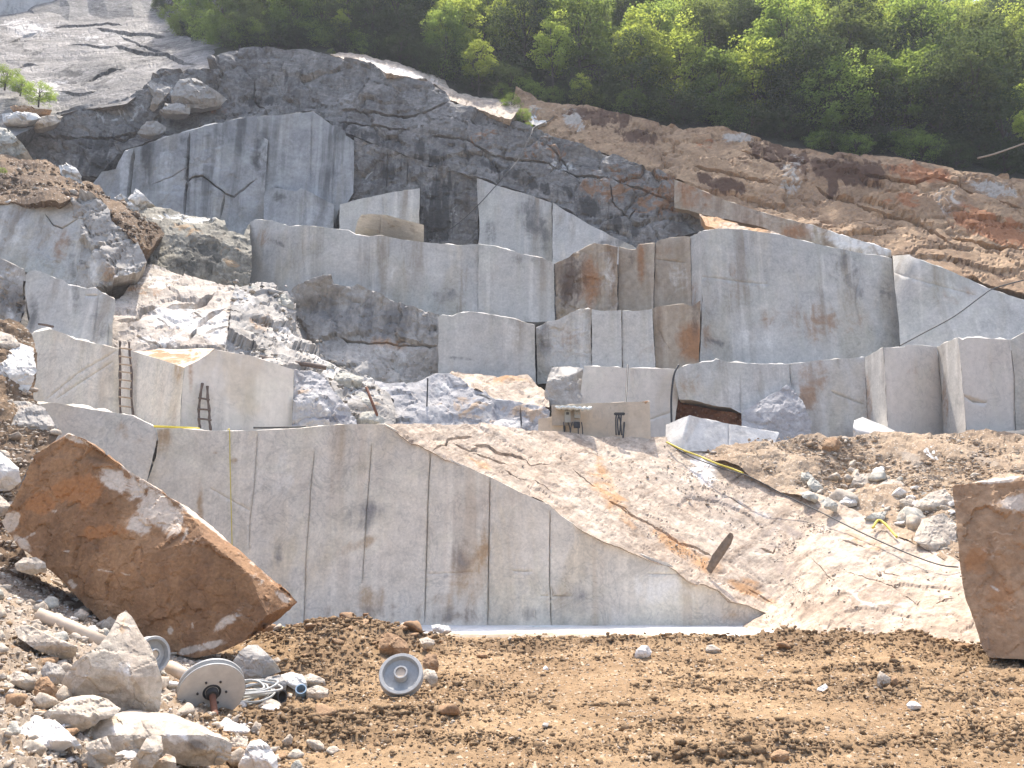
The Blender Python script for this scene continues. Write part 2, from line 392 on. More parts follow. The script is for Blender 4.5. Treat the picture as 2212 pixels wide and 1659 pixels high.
def face(name, pts, depth, mat, label=None, cat=None, group=None, kind=None, sp=7., jag=1.2, rough=(0, 1), noise=(.03, 1.5), crack=0.,
         grooves=(), thick=4., rim=.12, blobs=(), smooth=None, seed=None, parent=None, bulge=0., tilt=1., skip=None, back=None, strata=None, taper=0., fine2=.38):
    """one body of rock: an outline at its own distance, relief on its front, real thickness behind it"""
    seed = seed if seed is not None else (abs(hash(tuple(pts[0]))) % 1000)
    pts = [tuple(p[:2]) for p in pts]
    dfn = depth if callable(depth) else depth_fn(depth)
    B = jagged(resample(pts, sp), jag, seed)
    nb = len(B)
    x0, y0 = np.min(B, 0); x1, y1 = np.max(B, 0)
    gx, gy = np.meshgrid(np.arange(x0, x1, sp), np.arange(y0, y1, sp * .87))
    gx = gx + (np.arange(gx.shape[0]) % 2)[:, None] * sp * .5
    rng = np.random.default_rng(seed)
    gx = gx.ravel() + rng.uniform(-.28, .28, gx.size) * sp; gy = gy.ravel() + rng.uniform(-.28, .28, gy.size) * sp
    m = inpoly(gx, gy, B) & (segdist(gx, gy, B) > sp * .5)
    gl = []
    for gdef in grooves:
        ln, wd, dp = gdef[0], gdef[1], gdef[2]; ja = gdef[3] if len(gdef) > 3 else 1.0
        gp = jagged(resample(ln, sp, False), ja, seed + len(gl), 18.)
        gp = [p for p, ok in zip(gp, inpoly(np.array(gp)[:, 0], np.array(gp)[:, 1], B) & (segdist(np.array(gp)[:, 0], np.array(gp)[:, 1], B) > 1.0)) if ok]
        if len(gp) < 2: continue
        gl.append((gp, wd, dp)); m &= segdist(gx, gy, gp, False) > wd * .5 + sp * .35
    gx, gy = gx[m], gy[m]
    verts = [Vector(p) for p in B]; edges = [(i, (i + 1) % nb) for i in range(nb)]
    gidx = {}
    for gp, wd, dp in gl:
        P = np.array(gp); tg = np.gradient(P, axis=0); tg /= np.hypot(tg[:, 0], tg[:, 1])[:, None] + 1e-9
        nm = np.c_[-tg[:, 1], tg[:, 0]]; kk = len(P)
        taperw = np.minimum(1, np.minimum(np.arange(kk), np.arange(kk)[::-1]) / 3. + .15)[:, None]
        for off, d in ((0, dp), (-.5, 0), (.5, 0)):
            s0 = len(verts)
            for q in (P + nm * off * wd * taperw): verts.append(Vector(q))
            for i in range(kk - 1): edges.append((s0 + i, s0 + i + 1))
            if d:
                for i in range(kk): gidx[s0 + i] = d * taperw[i, 0]
    g0 = len(verts)
    verts += [Vector((a, b)) for a, b in zip(gx, gy)]
    r = delaunay_2d_cdt(verts, edges, [list(range(nb))], 1, 1e-3)
    V2 = np.array([tuple(v) for v in r[0]]); tris = [tuple(f) for f in r[2]]
    orig = r[3]
    # keep the faces whose centre lies inside the outline
    T3 = np.array(tris); ce = V2[T3].mean(1); T3 = T3[inpoly(ce[:, 0], ce[:, 1], B)]
    Y = dfn(V2[:, 0], V2[:, 1])
    P3 = at(V2[:, 0], V2[:, 1], Y)
    # mean normal facing the viewer side
    e1 = P3[T3[:, 1]] - P3[T3[:, 0]]; e2 = P3[T3[:, 2]] - P3[T3[:, 0]]
    N = np.cross(e1, e2); cc = P3[T3].mean(1) - np.array([0, 0, CAM_Z])
    flip = (N * cc).sum(1) > 0; N[flip] *= -1; T3[flip] = T3[flip][:, ::-1]
    nrm = N.sum(0); nrm /= np.linalg.norm(nrm)
    disp = noise[0] * fbm(P3, noise[1], 4, seed)
    if rough[0] > 0:
        if strata is not None:      # bedding: cells stretched along the beds
            ang, st_ = strata; ca, sa = math.cos(ang), math.sin(ang)
            Q = np.stack([(P3[:, 0] * ca + P3[:, 2] * sa) / st_, P3[:, 1], -P3[:, 0] * sa + P3[:, 2] * ca], -1)
        else: Q = P3
        Q = Q + .25 * rough[1] * np.stack([fbm(P3, rough[1] * .8, 2, seed + i) for i in (30, 31, 32)], -1)
        h1, b1 = facet(Q, rough[1], seed, tilt); h2, b2 = facet(Q, rough[1] * .37, seed + 50, tilt)
        disp = disp + rough[0] * (h1 + fine2 * h2)
        if crack > 0: disp = disp - crack * (sstep(.07, 0, b1) + .4 * sstep(.07, 0, b2))
    if bulge:
        dd = segdist(V2[:, 0], V2[:, 1], B); dm = max(dd.max(), 1)
        disp = disp + bulge * np.sqrt(np.clip(1 - (1 - dd / dm) ** 2, 0, 1))
    for vi, o in enumerate(orig):
        for oo in o:
            if oo in gidx: disp[vi] -= gidx[oo]; break
    P3 = P3 + disp[:, None] * nrm
    A = {'rust': np.zeros(len(V2)), 'dark': np.zeros(len(V2)), 'pale': np.zeros(len(V2))}
    for b in blobs:
        ch, bx, by, rx, ry, am = b[:6]; an = R(b[6]) if len(b) > 6 else 0
        dx = V2[:, 0] - bx; dy = V2[:, 1] - by
        u = (dx * math.cos(an) + dy * math.sin(an)) / rx; v_ = (-dx * math.sin(an) + dy * math.cos(an)) / ry
        A[ch] = np.maximum(A[ch], am * sstep(1.45, .25, np.hypot(u, v_)))
    # body behind the front: rim, then back
    em = {}
    for f in T3:
        for i in range(3):
            a, b = int(f[i]), int(f[(i + 1) % 3])
            if (b, a) in em: del em[(b, a)]
            else: em[(a, b)] = 1
    nxt = dict(em.keys())
    start = next(iter(nxt)); loop = [start]; c = nxt[start]
    while c != start and c in nxt and len(loop) < 100000: loop.append(c); c = nxt[c]
    L = P3[loop]; cen = L.mean(0)
    bd = np.array([cen[0] / max(cen[1], 1), 1, 0.]) if back is None else np.array(back, float)
    bd /= np.linalg.norm(bd)
    tn = np.roll(L, -1, 0) - np.roll(L, 1, 0); tn /= np.linalg.norm(tn, axis=1)[:, None] + 1e-9
    outw = np.cross(tn, nrm); s = np.sign((outw * (L - cen)).sum()); outw *= s if s else 1
    up = np.clip(outw[:, 2], 0, 1)
    nz = .03 + 2.0 * np.clip(fbm(L, .9, 4, seed + 5) + .12, 0, 1); rim = rim * .42
    r1 = L + bd * (rim * 1.6 * nz)[:, None] + np.array([0, 0, 1.]) * (rim * up * nz)[:, None]
    r2 = L + bd * thick + np.array([0, 0, 1.]) * (rim * up * 1.3)[:, None] + taper * (cen - L)
    n0 = len(P3); k = len(loop)
    V = np.vstack([P3, r1, r2]); fc = [tuple(int(q) for q in f) for f in T3]
    for i in range(k):
        j = (i + 1) % k
        fc.append((loop[j], loop[i], n0 + i, n0 + j)); fc.append((n0 + j, n0 + i, n0 + k + i, n0 + k + j))
    fc.append(tuple(n0 + k + i for i in range(k)))
    for q in A: A[q] = np.concatenate([A[q], A[q][loop], A[q][loop]])
    base = np.zeros(3)
    if kind is None and parent is None:
        base = np.array([cen[0], cen[1], V[:, 2].min()]); V = V - base
    sm = smooth if smooth is not None else rough[0] == 0
    me = npmesh(name, V, fc, False, A)
    if sm:
        fl = np.zeros(len(me.polygons), bool); fl[:len(T3)] = True
        me.polygons.foreach_set('use_smooth', fl)
        inl = np.zeros(len(V), bool); inl[loop] = True
        ev = np.zeros(len(me.edges) * 2, np.int32); me.edges.foreach_get('vertices', ev); ev = ev.reshape(-1, 2)
        se = me.attributes.get('sharp_edge') or me.attributes.new('sharp_edge', 'BOOLEAN', 'EDGE')
        se.data.foreach_set('value', inl[ev].all(1))
    o = link(name, me, M[mat] if isinstance(mat, str) else mat, parent); o.location = base.tolist()
    return tag(o, label, cat, group, kind)

def tube_mesh(path, r, seg=8, rr=None):
    P = np.array(path, float); n = len(P); tg = np.gradient(P, axis=0); tg /= np.linalg.norm(tg, axis=1)[:, None] + 1e-12
    ref = np.array([0, 0, 1.]) if abs(tg[:, 2]).mean() < .8 else np.array([1., 0, 0])
    V = []
    for i in range(n):
        a = np.cross(tg[i], ref); a /= np.linalg.norm(a) + 1e-12; b = np.cross(tg[i], a)
        rad = r if rr is None else rr[i]
        for s in range(seg):
            th = 2 * math.pi * s / seg; V.append(P[i] + rad * (a * math.cos(th) + b * math.sin(th)))
    fc = [(i * seg + s, i * seg + (s + 1) % seg, (i + 1) * seg + (s + 1) % seg, (i + 1) * seg + s) for i in range(n - 1) for s in range(seg)]
    fc.append(tuple(range(seg - 1, -1, -1))); fc.append(tuple((n - 1) * seg + s for s in range(seg)))
    return V, fc
def tube(name, path, r, mat, parent=None, seg=8, rr=None):
    P = np.array(path, float); base = np.zeros(3)
    if parent is None: base = np.array([P[:, 0].mean(), P[:, 1].mean(), P[:, 2].min()])
    V, fc = tube_mesh(P - base, r, seg, rr)
    o = link(name, npmesh(name, V, fc, True), M[mat], parent); o.location = base.tolist(); return o
def lathe(name, prof, mat, parent=None, seg=48):
    """profile (radius, height) turned about local Z, closed ring"""
    V = []; n = len(prof)
    for s in range(seg):
        th = 2 * math.pi * s / seg
        for r_, z in prof: V.append((r_ * math.cos(th), r_ * math.sin(th), z))
    fc = []
    for s in range(seg):
        for i in range(n - 1):
            a = s * n + i; b = ((s + 1) % seg) * n + i; fc.append((a, b, b + 1, a + 1))
    me = npmesh(name, V, fc, True)
    bm = bmesh.new(); bm.from_mesh(me); bmesh.ops.remove_doubles(bm, verts=bm.verts, dist=1e-5)
    bmesh.ops.recalc_face_normals(bm, faces=bm.faces); bm.to_mesh(me); bm.free()
    try: me.set_sharp_from_angle(angle=R(35))
    except Exception: pass
    return link(name, me, M[mat], parent)
def boxo(name, size, loc, mat, parent=None, bev=.01, rot=(0, 0, 0)):
    bm = bmesh.new(); bmesh.ops.create_cube(bm, size=1.); bmesh.ops.scale(bm, vec=size, verts=bm.verts)
    if bev: bmesh.ops.bevel(bm, geom=bm.edges[:], offset=bev, segments=2, affect='EDGES')
    me = bpy.data.meshes.new(name); bm.to_mesh(me); bm.free()
    o = link(name, me, M[mat], parent); o.location = loc; o.rotation_euler = rot; return o
def spline(pts, n=12):
    """Catmull-Rom through 3D points"""
    P = np.array(pts, float); P = np.vstack([2 * P[0] - P[1], P, 2 * P[-1] - P[-2]]); out = []
    for i in range(1, len(P) - 2):
        for k in range(n):
            u = k / n; a, b, c, d = P[i - 1:i + 3]
            out.append(.5 * ((2 * b) + (c - a) * u + (2 * a - 5 * b + 4 * c - d) * u * u + (3 * b - a - 3 * c + d) * u ** 3))
    out.append(P[-2]); return np.array(out)

# ------------------------------------------------------------------ the hillside and the quarry benches, far to near
WALL = 'quarry wall'
# bedrock underneath everything
face('quarry_hillside', [(-700, -150), (420, -150), (700, 100), (1200, 200), (2900, 330), (2900, 1250), (-700, 1250)],
     [(-700, 1250, 41), (2900, 1250, 43), (1100, 1250, 43), (1100, 940, 56), (1100, 700, 63), (1100, 480, 75), (1100, 200, 90), (-700, 0, 104), (2900, 330, 84), (-700, 700, 62), (2900, 700, 63), (420, -150, 110)],
     'cliff', kind='structure', sp=40, jag=0, rough=(.5, 3), noise=(.5, 5), thick=25, rim=.1)

# weathered slope at the upper left
face('upper_rock_slope', t(0, 0, (-500, -120), (1090, -150), (1060, 0), (1090, 120), (1130, 220), (1440, 290), (1320, 370), (1440, 455), (1240, 450), (1010, 475), (960, 535), (800, 660), (560, 690), (350, 740), (60, 900), (-500, 700)),
     [(120, 240, 70), (320, 180, 72), (460, 135, 75), (0, 160, 76), (0, 40, 92), (350, 0, 100), (370, 70, 88), (480, 110, 78), (-150, 150, 78), (-150, 0, 96)],
     'top', kind='structure', sp=4.2, jag=2, rough=(.07, 3.4), noise=(.25, 6), crack=.03, strata=(R(-14), 4.5), thick=5, rim=.1,
     grooves=[(t(0, 0, (330, 175), (480, 160), (700, 150), (780, 165)), 5, .7, 2), (t(0, 0, (620, 180), (760, 215), (880, 225), (1060, 240)), 7, 1.0, 2), (t(0, 0, (60, 275), (150, 225), (240, 205)), 6, .8, 2),
              (t(0, 0, (740, 290), (880, 330), (1060, 350), (1180, 400), (1260, 410)), 8, 1.0, 2), (t(0, 0, (440, 295), (560, 290), (640, 310), (730, 300)), 5, .6, 2), (t(0, 0, (560, 520), (640, 480), (760, 440)), 8, .8, 3),
              (t(0, 0, (120, 420), (180, 405), (230, 410)), 9, 1.0, 2), (t(0, 0, (770, 230), (900, 290), (1040, 330)), 5, .6, 2), (t(0, 0, (380, 600), (500, 610), (610, 590)), 5, .5, 2), (t(0, 0, (330, 45), (400, 62)), 5, .6, 1)],
     blobs=[('dark', 70, 115, 40, 18, .5), ('dark', 180, 165, 90, 25, .45, 10), ('dark', 320, 110, 70, 30, .4), ('pale', 60, 60, 80, 25, .45), ('pale', 100, 190, 60, 30, .5), ('pale', 220, 85, 90, 25, .35), ('dark', 250, 150, 50, 15, .5), ('dark', 30, 90, 60, 14, .5)])
face('quarry_wall', t(0, 0, (-300, -60), (420, -60), (372, 0), (320, 40), (290, 92), (205, 116), (0, 126), (-300, 140)), [(0, 40, 93), (110, 0, 97)], 'saw',
     'small grey sawn wall at the very top left above the weathered slope', WALL, thick=4, blobs=[('dark', 30, 20, 60, 30, .3)])

# natural cliff under the woodland: one overhanging band from the left boulders to the right-hand ledge
cl = t(0, 0, (-60, 900), (60, 850), (190, 790), (380, 725), (560, 672), (800, 645), (960, 522), (1010, 462), (1240, 430), (1440, 452), (1320, 362), (1500, 300), (1700, 288), (1920, 328), (2170, 365)) + \
     t(1, 0, (100, 385), (200, 400), (300, 460), (430, 490), (580, 520), (690, 600), (715, 640), (850, 690), (1100, 765), (1250, 815), (1360, 870), (1500, 900), (1700, 970), (1900, 1050), (2150, 1140)) + \
     t(2, 0, (20, 1200), (-10, 1300), (250, 1345), (240, 1440), (140, 1475), (0, 1520)) + \
     t(1, 0, (2050, 1560), (1900, 1600), (1780, 1530), (1620, 1450), (1500, 1370), (1360, 1300), (1200, 1240), (1000, 1180), (800, 1110), (600, 1060), (440, 1010), (270, 950), (100, 890), (0, 850)) + \
     t(0, 0, (2100, 760), (2000, 715), (1650, 750), (1480, 775), (1200, 850), (880, 940), (800, 970), (640, 1140), (420, 1120), (200, 1030), (0, 1010), (-60, 1000))
face('rock_cliff', cl, [(20, 290, 69.4), (130, 250, 69.8), (260, 330, 69.2), (430, 150, 70.6), (560, 105, 71.2), (560, 235, 69.8), (740, 120, 70.2), (740, 240, 68.8), (970, 200, 68.6), (860, 310, 67.4), (1020, 375, 66), (1190, 285, 66.6), (1200, 430, 65), (1350, 500, 63), (1480, 390, 63.6), (1520, 480, 62.4), (330, 185, 70.4), (200, 370, 68.8)],
     'cliff', 'dark natural cliff band stained brown below the woodland edge', 'rock cliff', sp=4.6, jag=2.2, rough=(.28, 3.0), noise=(.4, 5), crack=.22, thick=6, rim=.1, tilt=1.1, strata=(R(-16), 1.6),
     grooves=[(t(0, 0, (200, 860), (500, 870), (800, 900), (1000, 800), (1090, 640)), 6, .8, 4), (t(0, 0, (1100, 600), (1060, 700), (900, 840), (720, 890)), 6, .8, 4), (t(1, 0, (0, 700), (280, 740), (480, 740), (640, 690), (715, 640)), 6, .8, 3),
              (t(1, 0, (580, 870), (800, 900), (1000, 1000), (1300, 1050), (1500, 1120), (1700, 1140), (1950, 1220), (2200, 1330)), 5, .6, 3), (t(1, 0, (0, 780), (300, 830), (430, 830)), 5, .6, 3), (t(1, 0, (1330, 930), (1440, 1020), (1480, 1110)), 5, .5, 3),
              (t(1, 0, (1740, 1190), (1750, 1300), (1860, 1400), (1900, 1330)), 4, .4, 3), (t(0, 0, (1640, 520), (1620, 640), (1700, 690)), 4, .5, 3)],
     blobs=[('rust', 1330, 400, 90, 50, .5), ('rust', 1440, 430, 90, 40, .65), ('rust', 1470, 380, 60, 30, .7), ('rust', 1180, 330, 60, 40, .4), ('rust', 1060, 300, 60, 40, .3), ('dark', 880, 330, 120, 40, .5, 20), ('dark', 1090, 370, 200, 14, .55, 26),
            ('dark', 1300, 460, 120, 16, .6, 30), ('dark', 250, 300, 130, 24, .65, -20), ('dark', 200, 360, 60, 30, .7), ('dark', 780, 290, 60, 20, .6, 20), ('pale', 400, 200, 70, 40, .35), ('pale', 250, 240, 90, 30, .3), ('pale', 1210, 360, 40, 25, .35), ('dark', 640, 170, 60, 30, .35), ('rust', 470, 235, 30, 16, .4), ('dark', 560, 215, 60, 14, .5, 8)])

# brown slope on the right under the trees
face('brown_rock_slope', t(1, 0, (1130, 560), (1330, 640), (1550, 660)) + t(2, 0, (0, 800), (280, 800), (470, 860), (700, 930), (1000, 970), (1400, 1000), (1800, 1080), (2212, 1130), (2900, 1250), (4300, 1600), (4300, 2900), (2900, 2130), (2212, 1880), (1960, 1820), (1750, 1740), (1480, 1660), (1360, 1640), (860, 1480), (640, 1410), (250, 1280), (0, 1170)) + t(1, 0, (1900, 1070), (1700, 990), (1500, 930), (1360, 885), (1230, 800), (1100, 700)),
     [(1190, 260, 69.4), (1190, 225, 70.6), (1350, 250, 68.8), (1310, 310, 67.2), (1500, 278, 66.9), (1480, 370, 65), (1620, 420, 62.8), (1640, 320, 64.6), (1800, 330, 63.2), (1750, 480, 60.4), (1950, 345, 61.8), (1930, 540, 57), (2212, 385, 60.2), (2212, 640, 53), (2060, 470, 58.6), (2212, 520, 57.6), (2060, 585, 54.8), (2440, 420, 59.5), (2440, 700, 51)],
     'brown', kind='structure', sp=4.6, jag=2, rough=(.36, 2.3), noise=(.22, 6), crack=.22, strata=(R(-22), 4.0), fine2=.06, thick=5, rim=.1, tilt=.7,
     grooves=[(t(2, 0, (880, 1180), (960, 1240), (1350, 1360), (1520, 1400), (1740, 1540)), 7, .9, 3), (t(2, 0, (100, 1080), (330, 1130), (600, 1180)), 9, 1.0, 3), (t(2, 0, (1760, 1510), (2000, 1560), (2212, 1600)), 8, 1.0, 3), (t(2, 0, (400, 960), (600, 1040), (660, 1030)), 6, .8, 3),
              (t(2, 0, (1180, 1120), (1500, 1170), (1620, 1150)), 8, 1.0, 3), (t(2, 0, (1640, 1150), (1900, 1230), (2212, 1320)), 6, .8, 3)],
     blobs=[('dark', 1700, 340, 90, 26, .8, 8), ('dark', 1830, 365, 120, 30, .9, 8), ('dark', 1650, 330, 45, 35, .8), ('dark', 1800, 400, 20, 30, .8), ('rust', 1990, 375, 90, 24, .7, 8), ('dark', 1300, 250, 80, 22, .9, 8), ('dark', 1560, 400, 70, 14, .8, 14), ('dark', 1380, 290, 60, 18, .7),
            ('rust', 2150, 490, 110, 30, .95, 18), ('rust', 1960, 430, 60, 20, .5), ('pale', 1710, 380, 26, 50, .6, 15), ('pale', 1590, 292, 50, 12, .6), ('pale', 2160, 405, 70, 20, .55, 10), ('rust', 1520, 300, 40, 20, .4), ('pale', 2040, 440, 40, 40, .3), ('pale', 1240, 255, 25, 35, .6, -30), ('pale', 1165, 240, 40, 14, .5),
            ('dark', 2130, 580, 80, 6, .6, 20), ('dark', 1820, 520, 70, 5, .5, 16)])
face('rock_ledge_crest', t(1, 0, (1180, 700), (1250, 690), (1330, 790), (1270, 815), (1230, 800)), [(1140, 240, 71.2), (1175, 275, 68.6), (1200, 240, 71)], 'white', kind='structure', sp=5, rough=(.2, 1.5), thick=2)
face('rock_ledge_crest', t(1, 0, (-60, 345), (0, 338), (120, 352), (200, 372), (330, 400), (420, 415), (560, 455), (660, 500), (700, 560), (760, 600), (900, 620), (1120, 640), (1160, 690), (1100, 770), (980, 735), (850, 690), (715, 645), (690, 600), (580, 525), (430, 495), (300, 465), (200, 405), (100, 390)), [(740, 114, 76), (740, 128, 70.8), (900, 150, 75), (880, 165, 69.8), (975, 190, 74), (970, 215, 68.6), (1120, 215, 73), (1100, 250, 67.4)], 'slab', kind='structure', sp=4, rough=(.1, 1.5), noise=(.15, 2), thick=2, rim=.05, blobs=[('pale', 860, 155, 90, 10, .8, 18), ('dark', 1050, 225, 60, 16, .5), ('dark', 1000, 200, 30, 10, .4)])
# ledge strip along the top of the right-hand wall
face('quarry_wall', t(2, 0, (-30, 1150), (120, 1210), (250, 1265), (440, 1330), (640, 1392), (860, 1445), (1100, 1525), (1360, 1605), (1365, 1650), (1100, 1612), (890, 1562), (640, 1505), (540, 1455), (240, 1395), (-30, 1330)),
     [(1466, 410, 62.2), (1750, 500, 58.4), (1925, 545, 55.6)], 'brownface', 'low stained wall strip running along the sloping top of the big right wall', WALL, thick=4.5, rim=.35, sp=6, jag=1.5, rough=(.06, 1.5),
     blobs=[('rust', 1500, 420, 60, 40, .5), ('rust', 1720, 500, 50, 20, .5), ('pale', 1850, 520, 110, 30, .75, 16), ('pale', 1535, 408, 24, 10, .8, 20), ('dark', 1640, 455, 60, 10, .4, 16)])
face('orange_ledge', t(2, 0, (130, 1372), (240, 1395), (420, 1445), (640, 1495), (660, 1512), (420, 1480), (250, 1475), (170, 1440)), [(1515, 463, 58.8), (1685, 506, 56.5), (1550, 494, 56), (1620, 490, 57)], 'slab', kind='structure', sp=4, rough=(.1, 1), thick=2, blobs=[('rust', 1540, 478, 60, 20, .9), ('rust', 1640, 495, 40, 14, .7)])

# upper sawn faces in shade
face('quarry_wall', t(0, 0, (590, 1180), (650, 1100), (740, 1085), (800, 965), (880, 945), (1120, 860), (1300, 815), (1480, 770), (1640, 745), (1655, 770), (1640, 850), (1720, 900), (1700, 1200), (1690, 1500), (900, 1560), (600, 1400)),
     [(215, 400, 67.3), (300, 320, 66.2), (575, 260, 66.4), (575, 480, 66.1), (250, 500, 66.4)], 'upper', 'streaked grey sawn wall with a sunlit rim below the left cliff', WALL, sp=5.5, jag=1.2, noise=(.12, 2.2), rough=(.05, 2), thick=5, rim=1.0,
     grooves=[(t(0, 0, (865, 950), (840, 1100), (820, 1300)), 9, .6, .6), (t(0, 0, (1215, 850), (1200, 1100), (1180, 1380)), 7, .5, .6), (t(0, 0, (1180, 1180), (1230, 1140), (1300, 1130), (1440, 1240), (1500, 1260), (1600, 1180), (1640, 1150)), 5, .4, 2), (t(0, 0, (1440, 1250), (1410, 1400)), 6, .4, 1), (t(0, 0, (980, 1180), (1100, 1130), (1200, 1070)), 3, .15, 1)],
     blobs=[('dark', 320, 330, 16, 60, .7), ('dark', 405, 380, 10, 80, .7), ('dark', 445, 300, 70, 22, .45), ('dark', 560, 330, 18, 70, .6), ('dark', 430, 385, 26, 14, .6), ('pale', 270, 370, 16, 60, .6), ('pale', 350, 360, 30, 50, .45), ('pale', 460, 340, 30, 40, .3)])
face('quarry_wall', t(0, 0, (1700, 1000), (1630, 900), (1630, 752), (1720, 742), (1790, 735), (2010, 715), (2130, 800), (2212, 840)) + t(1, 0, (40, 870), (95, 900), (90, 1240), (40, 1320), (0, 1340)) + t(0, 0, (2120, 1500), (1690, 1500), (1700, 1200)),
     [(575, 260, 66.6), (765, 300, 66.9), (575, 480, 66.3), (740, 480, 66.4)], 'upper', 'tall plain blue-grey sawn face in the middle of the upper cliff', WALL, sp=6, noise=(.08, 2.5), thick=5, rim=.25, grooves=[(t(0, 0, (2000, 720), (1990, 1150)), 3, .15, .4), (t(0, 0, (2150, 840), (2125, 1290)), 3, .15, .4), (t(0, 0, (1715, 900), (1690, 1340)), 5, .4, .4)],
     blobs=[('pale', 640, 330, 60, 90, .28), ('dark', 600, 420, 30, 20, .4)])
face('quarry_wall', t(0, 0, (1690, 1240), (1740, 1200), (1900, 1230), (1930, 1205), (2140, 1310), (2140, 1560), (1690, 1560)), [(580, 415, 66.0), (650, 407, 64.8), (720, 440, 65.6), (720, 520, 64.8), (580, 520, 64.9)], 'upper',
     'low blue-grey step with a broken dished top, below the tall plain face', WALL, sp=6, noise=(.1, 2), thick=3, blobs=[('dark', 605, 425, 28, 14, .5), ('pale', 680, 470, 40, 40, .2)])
face('quarry_wall', t(1, 0, (95, 880), (270, 940), (440, 1000), (620, 1060), (800, 1100), (885, 1140), (890, 1600), (520, 1640), (520, 1200), (80, 1300)), [(765, 300, 67.3), (1020, 385, 66.4), (1030, 530, 66), (740, 440, 67)], 'cliff',
     'dark stained rough wall with vertical black streaks under the overhang', WALL, sp=5, noise=(.15, 2), rough=(.25, 1.6), crack=.1, thick=4, blobs=[('dark', 950, 440, 60, 90, .6), ('dark', 860, 360, 80, 40, .45), ('pale', 800, 390, 24, 30, .3), ('dark', 1000, 480, 20, 60, .5), ('pale', 980, 470, 10, 60, .3)],
     grooves=[(t(1, 0, (310, 960), (300, 1200)), 3, .2, .6), (t(1, 0, (440, 1010), (430, 1190)), 3, .2, .6)])
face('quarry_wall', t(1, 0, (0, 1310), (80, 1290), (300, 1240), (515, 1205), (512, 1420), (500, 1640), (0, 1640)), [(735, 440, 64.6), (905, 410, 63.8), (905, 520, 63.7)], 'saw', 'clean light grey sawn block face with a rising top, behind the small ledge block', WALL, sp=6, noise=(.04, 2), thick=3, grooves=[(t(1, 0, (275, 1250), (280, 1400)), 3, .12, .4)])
face('quarry_wall', t(1, 0, (880, 1140), (1000, 1185), (1200, 1245), (1360, 1300), (1365, 1690), (880, 1640), (900, 1500)), [(1030, 385, 65.3), (1195, 440, 64.6), (1195, 560, 64.4)], 'saw', 'grey sawn face with a diagonal top, between dark rough rock and a vertical joint', WALL, sp=6, noise=(.05, 2), thick=3.5,
     blobs=[('dark', 1150, 470, 30, 60, .6, -20), ('dark', 1180, 510, 18, 40, .5), ('dark', 1060, 500, 22, 30, .3)])
face('quarry_wall', t(1, 0, (1366, 1300), (1620, 1450), (1790, 1535), (1900, 1590), (1900, 1700), (1366, 1690)), [(1195, 440, 64), (1370, 520, 62.2), (1280, 560, 62.4)], 'saw', 'grey sawn triangle narrowing to the right under the brown overhang', WALL, sp=6, noise=(.05, 2), thick=3, blobs=[('dark', 1330, 525, 50, 12, .5)])

# upper middle tier
face('quarry_wall', t(0, 0, (1605, 1425), (1640, 1402), (1760, 1420), (1860, 1450), (1950, 1445), (2170, 1470)) + t(1, 0, (0, 1470), (60, 1475), (110, 1505), (190, 1515), (270, 1508), (400, 1535), (540, 1552), (780, 1572), (810, 1568), (895, 1566)) + t(1, 1, (885, 400), (640, 420), (200, 420)) + t(0, 1, (1600, 420), (1590, 100)),
     [(540, 490, 57.6), (600, 500, 56.2), (1033, 540, 56.5), (1033, 680, 56.2), (640, 620, 56)], 'saw', 'longest grey sawn wall of the upper tier, with a wavy sunlit top edge', WALL, sp=6, noise=(.07, 2.5), thick=7, rim=.3,
     blobs=[('rust', 570, 515, 20, 26, .35), ('dark', 700, 620, 40, 40, .3), ('pale', 880, 590, 60, 50, .25), ('dark', 960, 640, 50, 24, .35), ('dark', 600, 525, 30, 6, .4, 20)])
face('quarry_wall', t(1, 0, (893, 1568), (1000, 1578), (1180, 1630), (1300, 1655), (1375, 1690)) + t(1, 1, (1380, 430), (1100, 430), (887, 430)), [(1035, 540, 56.2), (1197, 575, 56)], 'saw', 'squarish grey sawn face right of the white joint in the upper tier', WALL, sp=6, noise=(.05, 2.5), thick=7, rim=.25, blobs=[('dark', 1120, 560, 60, 12, .3)])
face('stone_block', t(1, 0, (100, 1480), (115, 1420), (140, 1378), (200, 1372), (300, 1378), (420, 1410), (542, 1440), (542, 1560), (300, 1560), (100, 1530)), [(780, 480, 58.5), (800, 470, 57.6), (915, 490, 58.4)], 'saw', 'small pale block with a brown vertical stain on the upper ledge', 'stone block', sp=4, jag=.6, noise=(.04, 1.5), thick=3, rim=.1, grooves=[(t(1, 0, (262, 1380), (262, 1500)), 3, .1, .3)], blobs=[('rust', 817, 485, 5, 24, .3)])
face('quarry_wall', t(1, 0, (1375, 1690), (1470, 1650), (1540, 1602), (1640, 1562), (1700, 1570), (1782, 1582)) + t(1, 1, (1782, 390), (1560, 390), (1390, 420), (1378, 100)), [(1200, 590, 56.2), (1300, 590, 54.8)], 'brownface', 'dark brown natural face curving up to a rounded top, left of three sawn blocks', WALL, sp=5, noise=(.12, 1.5), rough=(.15, 1.6), thick=6, rim=.15,
     blobs=[('dark', 1235, 600, 40, 60, .75), ('rust', 1270, 610, 26, 60, .8), ('pale', 1318, 600, 12, 60, .35), ('dark', 1215, 640, 20, 40, .6)])
face('quarry_wall', t(1, 0, (1788, 1582), (1880, 1602), (1900, 1600), (1912, 1568), (2022, 1558)) + t(1, 1, (2010, 390), (1788, 395)), [(1340, 590, 55), (1405, 590, 54.6)], 'brownface', 'narrow beige sawn face with rust streaks, between two vertical joints', WALL, sp=5, noise=(.08, 1), thick=6, blobs=[('rust', 1385, 570, 12, 60, .6), ('dark', 1362, 560, 12, 40, .4)])
